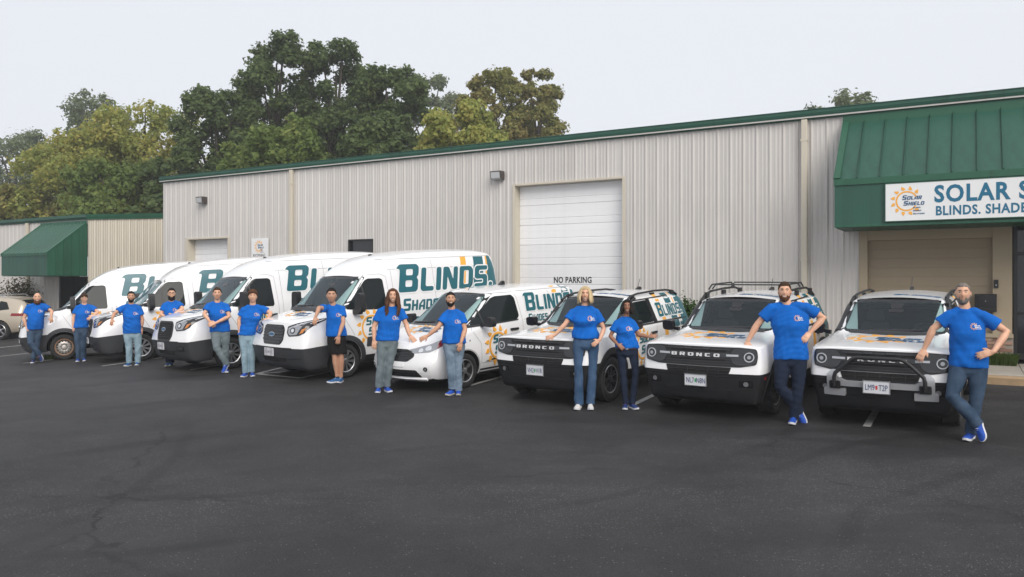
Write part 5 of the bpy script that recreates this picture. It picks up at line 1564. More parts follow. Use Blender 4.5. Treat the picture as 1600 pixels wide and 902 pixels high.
        s1, w1 = techno('SHADES. SOLUTIONS.', .165, small=.85); s1 = [([(p[0] * .80, p[1]) for p in o], [[(p[0] * .80, p[1]) for p in h] for h in hs]) for o, hs in s1]
        P('lettering', poly_at(s1, 2.78 if fl > 0 else 4.6, 1.09, fl), view, M['teal'], t, off=.006, L=.07, thick=.003)
        P('sun_logo', poly_at(sun_logo(.26, gap=(-.42, .5)), 1.80, .72, fl), view, M['orange'], t, off=.016, L=.07, thick=.012)
        a1, _ = techno('SOLAR', .16, -.15, .05, small=.8); a2, _ = techno('SHIELD', .16, -.10, -.15, small=.8)
        P('lettering', poly_at(a1 + a2, 1.80, .72, fl), view, M['teal'], t, off=.018, L=.07, thick=.012)
        P('fuel_cap', [(1.02 + .022 * cos(2 * pi * i / 14), .88 + .022 * sin(2 * pi * i / 14)) for i in range(14)], view, M['lamp_chrome'], t, off=.004, L=.05)
    for sg in (1, -1):
        mm = MB()
        mm.prism(round_poly([(sg * .99, 1.12), (sg * 1.17, 1.11), (sg * 1.20, 1.18), (sg * 1.17, 1.29), (sg * 1.02, 1.30)][::sg], .04, 3), 'y', 1.32, 1.46)
        mm.prism([(sg * .88, 1.10), (sg * 1.04, 1.13), (sg * 1.04, 1.18), (sg * .88, 1.16)][::sg], 'y', 1.35, 1.43)
        mo = mm.build('wing_mirror', M['black_plastic'], t, smooth=40)
        mm = MB(); mm.prism(round_poly([(sg * 1.01, 1.135), (sg * 1.165, 1.13), (sg * 1.15, 1.275), (sg * 1.03, 1.28)][::sg], .03, 3), 'y', 1.461, 1.466); mm.build('mirror_glass', M['chrome'], mo)
    P('hood_logo', [([(-.12 + p[0], .72 + p[1] * .9) for p in o], []) for o, hs in sun_logo(.20)], 'top', M['orange'], t, off=.004, L=.06, thick=.002)
    a1, _ = techno('SOLAR', .13, -.14, .02, small=.8); a2, _ = techno('SHIELD', .13, -.10, -.13, small=.8)
    P('hood_lettering', [([(p[0], .70 + p[1]) for p in o], [[(p[0], .70 + p[1]) for p in h] for h in hs]) for o, hs in a1 + a2], 'top', M['logo_navy'], t, off=.006, L=.06, thick=.002)
    mm = MB(); mm.tube([(-.05, 2.02, 1.77), (-.05, 2.2, 2.02)], [.008, .004], 6); mm.build('aerial', M['gloss_black'], t)
    mm = MB(); mm.prism([(2.9, 1.83), (3.08, 1.83), (3.06, 1.91), (3.02, 1.92)], 'x', -.03, .03); mm.build('roof_antenna', M['gloss_black'], t)
    place(t, loc[0], loc[1], radians(yaw))
    return t
make_small_van('small white van with a low rounded nose between the tall van and the off-road SUVs', (-2.12, 14.65), 40.2)

# ---------------------------------------------------------------- champagne crossover at the far left
def make_crossover(label, loc, yaw):
    t = thing('crossover', label, 'car')
    sec = [
        (.12, .25, .70, [(.84, .42), (.86, .62), (.74, .82)], [(.60, .86), (.44, .88), (.30, .89)], .895),
        (.40, .20, .80, [(.90, .45), (.91, .68), (.85, .90)], [(.72, .94), (.55, .96), (.36, .97)], .975),
        (1.30, .20, .82, [(.925, .45), (.925, .72), (.89, .98)], [(.80, 1.02), (.70, 1.035), (.42, 1.045)], 1.05),
        (2.05, .20, .82, [(.93, .45), (.93, .74), (.905, 1.0)], [(.89, 1.03), (.66, 1.54), (.54, 1.58)], 1.61),
        (2.9, .20, .82, [(.93, .45), (.93, .74), (.91, 1.02)], [(.895, 1.05), (.70, 1.58), (.58, 1.64)], 1.68),
        (3.8, .20, .82, [(.93, .45), (.93, .76), (.91, 1.05)], [(.89, 1.09), (.69, 1.56), (.57, 1.61)], 1.65),
        (4.45, .26, .80, [(.91, .45), (.91, .76), (.88, 1.05)], [(.85, 1.10), (.66, 1.47), (.54, 1.53)], 1.56),
        (4.75, .34, .76, [(.84, .48), (.85, .76), (.80, 1.02)], [(.77, 1.06), (.62, 1.22), (.50, 1.27)], 1.29),
    ]
    b = Body(sec, [.05, 0, .03, .10], .2, [M['beige_paint'], M['black_plastic']])
    b.crease_row(9, .4, 0, 3); b.crease_row(12, .5, 3); b.crease_section(2, 11, 15, .5)
    b.make('body', set(), [(.95, .36, .42, .45, 1.3), (3.75, .36, .42, .45, 1.3)], t)
    for x in (.82, -.82):
        for y in (.95, 3.75): wheel(t, x, y, .36, .23, 1 if x > 0 else -1, 'small')
    b.both('front_door_glass', round_poly([(1.75, 1.07), (2.60, 1.08), (2.62, 1.53), (2.28, 1.515)], .03, 3), M['glass'], t, off=.006, L=.08)
    b.both('rear_door_glass', round_poly([(2.68, 1.08), (3.52, 1.11), (3.58, 1.50), (2.70, 1.535)], .03, 3), M['glass'], t, off=.006, L=.08)
    b.both('quarter_glass', round_poly([(3.62, 1.12), (4.12, 1.17), (3.95, 1.44), (3.68, 1.49)], .03, 3), M['glass'], t, off=.006, L=.08)
    b.both('sill_trim', rect(1.4, 3.32, .36, .41, .01), M['chrome'], t, off=.012, L=.1)
    b.both('sill', rect(1.38, 3.3, .22, .34, .01), M['black_plastic'], t, off=.008, L=.1)
    for view in ('left', 'right'):
        for pts in ([(2.64, .42), (2.64, 1.06)], [(3.4, .8), (3.6, 1.1)], [(1.45, .42), (1.45, .98)]): b.line('panel_gap', pts, view, M['seam'], t)
        for y in (2.35, 3.2): b.patch('door_handle', rect(y, y + .22, .92, .955, .015), view, M['beige_paint'], t, off=.03, L=.05, thick=.03)
        b.patch('tail_lamp', [(4.2, .92), (4.72, .9), (4.7, 1.0), (4.25, 1.02)], view, M['red_lens'], t, off=.008, L=.06)
    b.patch('rear_window', [(-.55, 1.32), (.55, 1.32), (.48, 1.50), (-.48, 1.50)], 'rear', M['glass'], t, off=.006)
    b.patch('windscreen', round_poly([(-.66, 1.06), (.66, 1.06), (.55, 1.54), (-.55, 1.54)], .05, 3), 'front', M['van_glass'], t, off=.006)
    for sg in (1, -1):
        mm = MB(); mm.tube([(sg * .62, 2.3, 1.63), (sg * .62, 2.4, 1.69), (sg * .62, 3.7, 1.69), (sg * .62, 3.85, 1.62)], .012, 8); mm.build('roof_rail', M['chrome'], t, smooth=40)
        mm = MB(); mm.prism(round_poly([(sg * .98, 1.05), (sg * 1.12, 1.06), (sg * 1.12, 1.18), (sg * .99, 1.19)][::sg], .03, 3), 'y', 1.9, 2.02); mm.build('wing_mirror', M['beige_paint'], t)
    place(t, loc[0], loc[1], radians(yaw))
pc = px_ground(18, 545)
make_crossover('champagne crossover cropped by the left edge beside the bearded man', (pc.x - 6.1, pc.y + 4.4), 95)
# ---------------------------------------------------------------- trees and shrubs
def leaf_mat(name, cols, rough=.6):
    m, t, b = new_mat(name)
    N = t.nodes.new; Lk = t.links.new
    g = N('ShaderNodeNewGeometry')
    tc = N('ShaderNodeTexCoord')
    n = N('ShaderNodeTexNoise'); n.inputs['Scale'].default_value = .55; n.inputs['Detail'].default_value = 3
    Lk(tc.outputs['Object'], n.inputs['Vector'])
    a = N('ShaderNodeMath'); a.operation = 'MULTIPLY_ADD'; a.inputs[1].default_value = .55
    Lk(g.outputs['Random Per Island'], a.inputs[0])
    s = N('ShaderNodeMath'); s.operation = 'MULTIPLY_ADD'; s.inputs[1].default_value = 1.6; s.inputs[2].default_value = -.58
    Lk(n.outputs[0], s.inputs[0]); Lk(s.outputs[0], a.inputs[2])
    r = N('ShaderNodeValToRGB')
    e = r.color_ramp.elements
    while len(e) < len(cols): e.new(.5)
    for i, c in enumerate(cols):
        e[i].position = i / (len(cols) - 1); e[i].color = (*c, 1)
    Lk(a.outputs[0], r.inputs[0]); Lk(r.outputs[0], b.inputs['Base Color'])
    b.inputs['Roughness'].default_value = rough
    b.inputs['Specular IOR Level'].default_value = .25
    tr = N('ShaderNodeBsdfTranslucent'); Lk(r.outputs[0], tr.inputs[0])
    mx = N('ShaderNodeMixShader'); mx.inputs[0].default_value = .5
    Lk(b.outputs[0], mx.inputs[1]); Lk(tr.outputs[0], mx.inputs[2])
    Lk(mx.outputs[0], t.nodes['Material Output'].inputs[0])
    return m
LF = {  # tree leaf colours are lightened to stand in for thicker mist
 'dark': leaf_mat('dark green leaves', [(0.061, 0.095, 0.038), (0.092, 0.138, 0.049), (0.128, 0.178, 0.059), (0.169, 0.213, 0.074)]),
 'green': leaf_mat('mid green leaves', [(0.088, 0.135, 0.041), (0.135, 0.196, 0.051), (0.189, 0.250, 0.068), (0.257, 0.284, 0.081)]),
 'yellow': leaf_mat('yellowing leaves', [(0.194, 0.235, 0.061), (0.276, 0.316, 0.082), (0.389, 0.389, 0.106), (0.518, 0.413, 0.121)]),
 'olive': leaf_mat('olive autumn leaves', [(.165, .185, .055), (.225, .235, .07), (.28, .255, .085), (.33, .225, .09)]),
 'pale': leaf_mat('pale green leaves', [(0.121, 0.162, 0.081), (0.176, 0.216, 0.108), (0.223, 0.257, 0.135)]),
 'bush': leaf_mat('glossy shrub leaves', [(.020, .055, .008), (.035, .09, .012), (.06, .13, .02)], .4),
 'grass': leaf_mat('grass', [(.05, .09, .015), (.09, .15, .03), (.14, .17, .05)]),
 'weed': leaf_mat('dry shrub leaves', [(.07, .05, .03), (.10, .08, .04), (.08, .10, .04)]),
}
M['bark'] = mat('bark', (.055, .045, .036), .9, noise=(6, .3, (1, 1, .3)))
import numpy as np

def leaves(name, blobs, n, size, m, parent, rng, droop=.15):
    """leaf clumps: small bent quads on and in the blobs, facing mostly outwards and up"""
    w_ = np.array([b[3] ** 2 for b in blobs]); w_ = w_ / w_.sum()
    idx = rng.choice(len(blobs), n, p=w_)
    B = np.array([b[:3] for b in blobs])[idx]; R = np.array([b[3] for b in blobs])[idx]
    d = rng.normal(size=(n, 3)); d /= np.linalg.norm(d, axis=1)[:, None]
    rad = R * (1 - .55 * rng.random(n) ** 2.2) * (1 + .24 * rng.normal(size=n))
    P = B + d * rad[:, None] * np.array([1, 1, .82])
    nrm = d + rng.normal(size=(n, 3)) * .55 + np.array([0, 0, .45])
    nrm /= np.linalg.norm(nrm, axis=1)[:, None]
    t = np.cross(nrm, rng.normal(size=(n, 3))); t /= np.linalg.norm(t, axis=1)[:, None]
    bt = np.cross(nrm, t)
    s = size * (.6 + .8 * rng.random(n))[:, None]
    a = P - t * s * .5; c = P + t * s * .5
    b_ = P + bt * s * .36 + nrm * s * .06; e = P - bt * s * .36 + nrm * s * .06
    V = np.stack([a, b_, c, e], 1).reshape(-1, 3)
    me = bpy.data.meshes.new(name)
    me.vertices.add(4 * n); me.vertices.foreach_set('co', V.ravel())
    me.loops.add(4 * n); me.loops.foreach_set('vertex_index', np.arange(4 * n, dtype=np.int32))
    me.polygons.add(n); me.polygons.foreach_set('loop_start', np.arange(0, 4 * n, 4, dtype=np.int32)); me.polygons.foreach_set('loop_total', np.full(n, 4, dtype=np.int32))
    me.materials.append(m)
    me.update(calc_edges=True)
    return link(name, me, parent)

def tree(name, label, px, py_top, wpx, Y, kind, n=9000, size=.30, crown0=.30, narrow=.8, seed=1, group='trees behind the buildings', lean=0.0, blobs_n=34):
    rng = np.random.default_rng(seed)
    X = (px - 800) / F * Y
    z0 = ground(X, Y)
    ztop = CAM_H - (py_top - 440) / F * Y
    H = ztop - z0
    W_ = wpx / F * Y / 2
    t = thing(name, label, 'tree', (X, Y, z0), 0, group)
    zc0 = H * crown0
    blobs = []
    tips = []
    hc_ = (H + zc0) / 2; hr_ = (H - zc0) / 2
    lobes = [(rng.uniform(0, 6.28), rng.uniform(.10, .22)) for _ in range(5)]
    for k in range(blobs_n):
        ph = math.asin(max(-1, min(1, -.75 + 1.75 * (k + .5) / blobs_n)))
        a = k * 2.39996 + rng.random() * .7
        sh_ = (.62 + .42 * rng.random() ** .6)
        ed = 1 + sum(am * cos(a * (i + 1) + p_ + ph * 2) for i, (p_, am) in enumerate(lobes)) * .6
        rw = W_ * cos(ph) ** .75 * sh_ * ed
        rb = W_ * (.17 + .13 * rng.random())
        h = hc_ + hr_ * sin(ph) * (.80 + .28 * rng.random()) - rb * .3
        c = (rw * .92 * cos(a) + lean * sin(ph), rw * .92 * sin(a), min(h, H - rb * (.35 + .5 * rng.random())), rb)
        blobs.append(c); tips.append(c)
        for j in range(5):
            dv = rng.normal(size=3); dv /= np.linalg.norm(dv)
            blobs.append((c[0] + dv[0] * rb * 1.0, c[1] + dv[1] * rb * 1.0, min(c[2] + dv[2] * rb * .9, H - rb * .1), rb * (.28 + .28 * rng.random())))
    for k in range(8):
        blobs.append((rng.normal() * W_ * .25, rng.normal() * W_ * .25, hc_ + hr_ * rng.uniform(-.6, .35), W_ * .26))
    leaves('crown', blobs, n, size, LF[kind], t, rng)
    mb = MB()
    r0 = max(.14, H * .019)
    trunk = [(0, 0, -.3), (.05, 0, H * .2), (lean * .3 - .08, .05, H * .45), (lean * .6, 0, H * .68), (lean * .9, 0, H * .88)]
    mb.tube(trunk, [r0 * 1.25, r0, r0 * .75, r0 * .45, r0 * .15], 9)
    for c in tips[::2]:
        hz = max(zc0 * .8, c[2] * .62)
        q = hz / H
        mb.tube([(lean * q * .8, 0, hz), (c[0] * .45, c[1] * .45, hz + (c[2] - hz) * .6), (c[0], c[1], c[2])], [r0 * .42, r0 * .26, r0 * .07], 6)
    mb.build('trunk', M['bark'], t, smooth=True)
    return t

TR = [
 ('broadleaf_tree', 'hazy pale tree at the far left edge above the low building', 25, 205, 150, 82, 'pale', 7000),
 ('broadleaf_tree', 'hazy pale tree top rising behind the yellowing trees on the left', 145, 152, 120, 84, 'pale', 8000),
 ('broadleaf_tree', 'yellow green tree left of the widest yellowing tree above the low building', 115, 205, 170, 47, 'yellow', 11000),
 ('broadleaf_tree', 'widest yellowing tree above the joint of the low building and the warehouse', 225, 156, 200, 48, 'yellow', 14000),
 ('broadleaf_tree', 'mid green tree low behind the eave of the low building', 185, 255, 150, 42, 'green', 9000),
 ('broadleaf_tree', 'dark green tree first on the left of the tallest dark tree', 340, 126, 140, 44, 'dark', 13000),
 ('broadleaf_tree', 'tallest dark green tree rising over the left end of the warehouse', 432, 46, 150, 46, 'dark', 15000),
 ('broadleaf_tree', 'dark green tree right beside the tallest dark tree', 525, 64, 150, 46, 'dark', 15000),
 ('broadleaf_tree', 'dark rounded tree at the right end of the dark clump', 605, 96, 140, 44, 'dark', 13000),
 ('broadleaf_tree', 'short mid green tree peeping over the eave in front of the dark clump', 455, 185, 150, 37, 'green', 9000),
 ('broadleaf_tree', 'short dark tree over the eave between the dark clump and the bright yellow green tree', 590, 180, 130, 38, 'dark', 8000),
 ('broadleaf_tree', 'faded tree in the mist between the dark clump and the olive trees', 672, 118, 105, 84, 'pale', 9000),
 ('broadleaf_tree', 'bright yellow green tree just over the eave in front of the olive tree', 722, 163, 150, 36, 'yellow', 11000),
 ('broadleaf_tree', 'olive tree with rusty leaves behind the bright yellow green tree', 770, 99, 125, 46, 'olive', 12000),
 ('broadleaf_tree', 'olive rounded tree farthest right of the trees over the roller door', 842, 112, 95, 47, 'olive', 10000),
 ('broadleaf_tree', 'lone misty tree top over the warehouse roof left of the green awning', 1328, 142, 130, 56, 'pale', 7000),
]
for i, (nm, lb, px, py, wp, Y, kd, n) in enumerate(TR):
    tree(nm, lb, px, py, wp, Y, kd, n=int(n * 2.1), size=.32 if Y > 70 else .25 if Y > 50 else .205, seed=20 + i, narrow=.55, blobs_n=40)
# undergrowth behind the low building, seen under the crowns
for i, (px, py, wp, Y, kd, lb) in enumerate(((40, 290, 120, 46, 'olive', 'bushy understorey tree with orange tints low over the left eave'), (280, 235, 110, 41, 'dark', 'dark understorey tree beside the left corner of the warehouse'), (395, 215, 130, 39, 'green', 'low green understorey tree over the warehouse eave left of the first downspout'))):
    tree('understorey_tree', lb, px, py, wp, Y, kd, n=7000, size=.28, crown0=.12, seed=60 + i)

def shrub(name, label, loc, w_, h, kind, n, size, seed, cat='shrub'):
    rng = np.random.default_rng(seed)
    t = thing(name, label, cat, loc)
    blobs = [(0, 0, h * .5, min(w_, h) * .42)]
    for k in range(12):
        a = rng.random() * 2 * pi; r = w_ * .30 * rng.random() ** .5
        blobs.append((r * cos(a), r * sin(a), h * (.25 + .5 * rng.random()), min(w_, h) * (.18 + .12 * rng.random())))
    leaves('foliage', blobs, n, size, LF[kind], t, rng)
    mb = MB()
    for k in range(5):
        a = k * 1.3; mb.tube([(.04 * cos(a), .04 * sin(a), -.05), (w_ * .15 * cos(a), w_ * .15 * sin(a), h * .4), (w_ * .25 * cos(a), w_ * .25 * sin(a), h * .75)], [.02, .014, .005], 6)
    mb.build('stems', M['bark'], t)
    return t
p = SD(-5.55, WALL_D - .72)
p.z = ground(p.x, p.y)
shrub('shrub', 'round glossy green shrub against the warehouse wall behind the off-road SUV', p, 1.35, 1.52, 'bush', 4800, .075, 5)
p = SD(-35.1, WALL_D - .8); p.z = ground(p.x, p.y)
shrub('shrub', 'thin brownish shrub in front of the low building above the champagne car', p, 2.4, 2.7, 'weed', 3200, .09, 6)
p = SD(-34.4, WALL_D - 1.1); p.z = ground(p.x, p.y)
shrub('shrub', 'low green hedge plant at the foot of the low building', p, 2.2, 1.6, 'green', 3200, .09, 8)

# weeds on the pavement by the brick base and by a wheel
def tuft(name, label, loc, wx, wy, h, n, seed):
    rng = np.random.default_rng(seed)
    mb = MB()
    for k in range(n):
        x, y = (rng.random() - .5) * wx, (rng.random() - .5) * wy
        a = rng.random() * 2 * pi; l = h * (.5 + .6 * rng.random()); w_ = .004 + .005 * rng.random()
        dx, dy = cos(a) * l * .5, sin(a) * l * .5
        mb.add([(x - w_ * sin(a), y + w_ * cos(a), 0), (x + w_ * sin(a), y - w_ * cos(a), 0), (x + dx * .5 + w_ * sin(a), y + dy * .5 - w_ * cos(a), l * .7), (x + dx * .5 - w_ * sin(a), y + dy * .5 + w_ * cos(a), l * .7), (x + dx, y + dy, l * .85)], [(0, 1, 2, 3), (3, 2, 4)])
    o = mb.build(name, LF['grass'], None, fix=False)
    o.location = loc; o.rotation_euler = (0, 0, WALL_ROT)
    o['kind'] = 'stuff'; o['label'] = label
    return o
tuft('weeds', 'green weeds growing on the pavement below the brick base', SD(.32, WALL_D - .42, KZ + .02), .85, .5, .26, 2600, 3)
p = px_ground(80, 561)
tuft('weeds', 'small weeds on the asphalt beside the steel wheel', p, .5, .3, .16, 200, 4)
# ---------------------------------------------------------------- people
def skin_mat(name, col):
    m, t, b = new_mat(name)
    N = t.nodes.new
    n = N('ShaderNodeTexNoise'); n.inputs['Scale'].default_value = 9; n.inputs['Detail'].default_value = 4
    tc = N('ShaderNodeTexCoord'); t.links.new(tc.outputs['Object'], n.inputs['Vector'])
    r = N('ShaderNodeValToRGB'); r.color_ramp.elements[0].position = .3; r.color_ramp.elements[1].position = .7
    r.color_ramp.elements[0].color = (col[0] * .9, col[1] * .82, col[2] * .80, 1); r.color_ramp.elements[1].color = (col[0] * 1.06, col[1] * 1.05, col[2] * 1.05, 1)
    t.links.new(n.outputs[0], r.inputs[0]); t.links.new(r.outputs[0], b.inputs['Base Color'])
    b.inputs['Roughness'].default_value = .5
    b.inputs['Subsurface Weight'].default_value = .12
    b.inputs['Subsurface Radius'].default_value = (.012, .005, .003)
    return m
def cloth_mat(name, col, fade=.0, weave=320, amt=.12):
    m, t, b = new_mat(name)
    N = t.nodes.new; Lk = t.links.new
    tc = N('ShaderNodeTexCoord'); n = N('ShaderNodeTexNoise'); n.inputs['Scale'].default_value = 4.5; n.inputs['Detail'].default_value = 5
    Lk(tc.outputs['Object'], n.inputs['Vector'])
    r = N('ShaderNodeValToRGB'); r.color_ramp.elements[0].position = .32; r.color_ramp.elements[1].position = .72
    r.color_ramp.elements[0].color = (*[c * (1 - amt) for c in col], 1)
    r.color_ramp.elements[1].color = (*[min(1, c * (1 + amt) + fade * .10) for c in col], 1)
    Lk(n.outputs[0], r.inputs[0]); Lk(r.outputs[0], b.inputs['Base Color'])
    b.inputs['Roughness'].default_value = .85
    b.inputs['Specular IOR Level'].default_value = .2
    n2 = N('ShaderNodeTexNoise'); n2.inputs['Scale'].default_value = weave; Lk(tc.outputs['Object'], n2.inputs['Vector'])
    bp = N('ShaderNodeBump'); bp.inputs['Strength'].default_value = .15; bp.inputs['Distance'].default_value = .003
    Lk(n2.outputs[0], bp.inputs['Height']); Lk(bp.outputs[0], b.inputs['Normal'])
    return m
SK = {'light': skin_mat('light skin', (.66, .39, .26)), 'tan': skin_mat('tanned skin', (.55, .31, .195)), 'olive': skin_mat('olive skin', (.50, .285, .185)), 'brown': skin_mat('brown skin', (.30, .145, .085))}
SHIRT = cloth_mat('royal blue cotton', (.003, .115, .47))
DN = {'dark': cloth_mat('dark denim', (.022, .050, .095), .35, amt=.25), 'navy': cloth_mat('navy denim', (.010, .017, .038), .05), 'mid': cloth_mat('mid denim', (.030, .073, .150), .35, amt=.2), 'light': cloth_mat('pale denim', (.20, .30, .36), .8), 'grey': cloth_mat('grey blue denim', (.115, .15, .165), .6), 'black': cloth_mat('black shorts', (.008, .008, .009)), 'washed': cloth_mat('washed denim', (.13, .19, .26), .9, amt=.3)}
HR = {'brown': mat('brown hair', (.048, .026, .015), .75, spec=.2, noise=(40, .4, (1, 1, .2))), 'dark': mat('dark hair', (.012, .009, .008), .75, spec=.2, noise=(40, .4, (1, 1, .2))), 'auburn': mat('auburn hair', (.085, .038, .020), .75, spec=.2, noise=(30, .5, (1, 1, .15))), 'blonde': mat('blonde hair', (.50, .38, .22), .75, spec=.2, noise=(34, .35, (1, 1, .15))), 'grey': mat('greying hair', (.17, .15, .135), .75, spec=.2, noise=(40, .5, (1, 1, .2))), 'ginger': mat('reddish beard', (.12, .05, .025), .8, spec=.2, noise=(40, .4, (1, 1, .3)))}
M['eye_white'] = mat('eye white', (.62, .60, .57), .25)
M['iris'] = mat('iris', (.03, .022, .018), .15)
M['lip'] = mat('lips', (.46, .21, .16), .5)
M['lip_dark'] = mat('dark lips', (.22, .08, .065), .5)
M['teeth'] = mat('teeth', (.72, .70, .64), .3)
M['blue_shoe'] = mat('blue trainer mesh', (.012, .075, .42), .7, noise=(40, .25, (1, 1, 1)))
M['white_shoe'] = mat('white trainer', (.66, .64, .63), .6)
M['navy_shoe'] = mat('navy trainer', (.012, .035, .15), .7)
M['teal_shoe'] = mat('blue grey trainer', (.02, .10, .26), .7)
M['sole'] = mat('white foam sole', (.66, .66, .68), .6)
M['sole_pale'] = mat('cream foam sole', (.45, .43, .38), .6)
M['red_trim'] = mat('red shoe trim', (.55, .05, .03), .6)
M['orange_trim'] = mat('orange shoe trim', (.75, .20, .06), .6)
M['belt'] = mat('brown leather belt', (.045, .022, .015), .45)

def fuse(mb, voxel, smooth=2, dec=None, name='m', sm_fac=.5):
    me = mb.mesh(name, [])
    o = bpy.data.objects.new(name, me); COL.objects.link(o)
    r = o.modifiers.new('r', 'REMESH'); r.mode = 'VOXEL'; r.voxel_size = voxel
    if smooth:
        s = o.modifiers.new('s', 'SMOOTH'); s.factor = sm_fac; s.iterations = smooth
    if dec:
        d = o.modifiers.new('d', 'DECIMATE'); d.ratio = dec
    out = evaluated(o)
    bpy.data.objects.remove(o); bpy.data.meshes.remove(me)
    out.name = name
    return out

def finish(me, m):
    me.materials.clear(); me.materials.append(m)
    me.polygons.foreach_set('use_smooth', [True] * len(me.polygons))
    me.update()
    return me

def crumple(me, amp, seed, freq=(9, 9, 5), low=None):
    """folds: a sum of bent waves pushed along the normals"""
    n = len(me.vertices)
    co = np.empty(n * 3); me.vertices.foreach_get('co', co); co = co.reshape(-1, 3)
    no = np.empty(n * 3); me.vertex_normals.foreach_get('vector', no); no = no.reshape(-1, 3)
    rng = np.random.default_rng(seed)
    h = np.zeros(n)
    for k in range(7):
        d = rng.normal(size=3) * np.array(freq) * (1 + .35 * k)
        q = co @ d + rng.random() * 6.28
        w_ = co @ (rng.normal(size=3) * 4) + rng.random() * 6
        h += np.sin(q + 1.3 * np.sin(w_)) / (1 + .35 * k)
    h /= 2.4
    h = -np.abs(h) ** .8 + .45 if low is None else h
    if low is not None: h *= np.clip(low(co), 0, 1)
    co += no * (h * amp)[:, None]
    me.vertices.foreach_set('co', co.ravel()); me.update()

def head_grid(nu=44, nv=30):
    P = []
    for j in range(nv + 1):
        ph = -pi / 2 + pi * j / nv
        for i in range(nu):
            th = 2 * pi * i / nu
            c_ = max(0, cos(ph)); c_ = c_ ** .58 if ph < 0 and j else c_
            x, y, z = .077 * c_ * sin(th), -.097 * c_ * cos(th), .1175 * sin(ph)
            if z < 0:
                t = -z / .1175
                x *= 1 - .36 * t ** 1.5
                y *= (1 - .10 * t) if y < 0 else (1 - .55 * t)
            if y < 0:
                g = lambda a, b: math.exp(-a * a - b * b)
                ax = abs(x)
                y -= .021 * g(x / .013, (z + .016) / .020) + .009 * g(x / .011, (z - .018) / .028)
                y += .009 * g((ax - .031) / .016, (z - .020) / .013)
                y -= .004 * g((ax - .030) / .024, (z - .042) / .010)
                y -= .004 * g((ax - .040) / .02, (z + .022) / .022)
                y -= .005 * g(x / .022, (z + .056) / .011)
                y -= .010 * g(x / .024, (z + .097) / .020)
            P.append(Vector((x, y, z)))
    F_ = [(j * nu + i, j * nu + (i + 1) % nu, (j + 1) * nu + (i + 1) % nu, (j + 1) * nu + i) for j in range(nv) for i in range(nu)]
    return P, F_
HP, HF = head_grid()

def shell(sel, off, T, m, name, parent, jag=.0, seed=0):
    """a patch of the head surface lifted off it and closed at its edge: hair caps and beards"""
    rng = random.Random(seed)
    keep = {i: v for i, p in enumerate(HP) for v in [sel(p)] if v > 0}
    idx = {}
    top, low = [], []
    for i, v in keep.items():
        p = HP[i]
        n = Vector((p.x / .077 ** 2, p.y / .097 ** 2, p.z / .1175 ** 2)).normalized()
        idx[i] = len(top)
        o_ = off(p) * min(1, v) + rng.uniform(-jag, jag)
        top.append(T @ (p + n * o_)); low.append(T @ (p - n * .004))
    fs = [f for f in HF if all(i in idx for i in f)]
    cnt = {}
    for f in fs:
        for k in range(4):
            e = (f[k], f[(k + 1) % 4]); cnt[tuple(sorted(e))] = cnt.get(tuple(sorted(e)), []) + [e]
    N = len(top)
    mb = MB()
    F2 = [tuple(idx[i] for i in f) for f in fs] + [tuple(idx[i] + N for i in f[::-1]) for f in fs]
    for es in cnt.values():
        if len(es) == 1:
            a, b = es[0]; F2.append((idx[b], idx[a], idx[a] + N, idx[b] + N))
    used = sorted({i for f in F2 for i in f}); rm = {u: k for k, u in enumerate(used)}
    al = top + low
    mb.add([al[u] for u in used], [tuple(rm[i] for i in f) for f in F2])
    o = mb.build(name, m, parent, smooth=True)
    return o

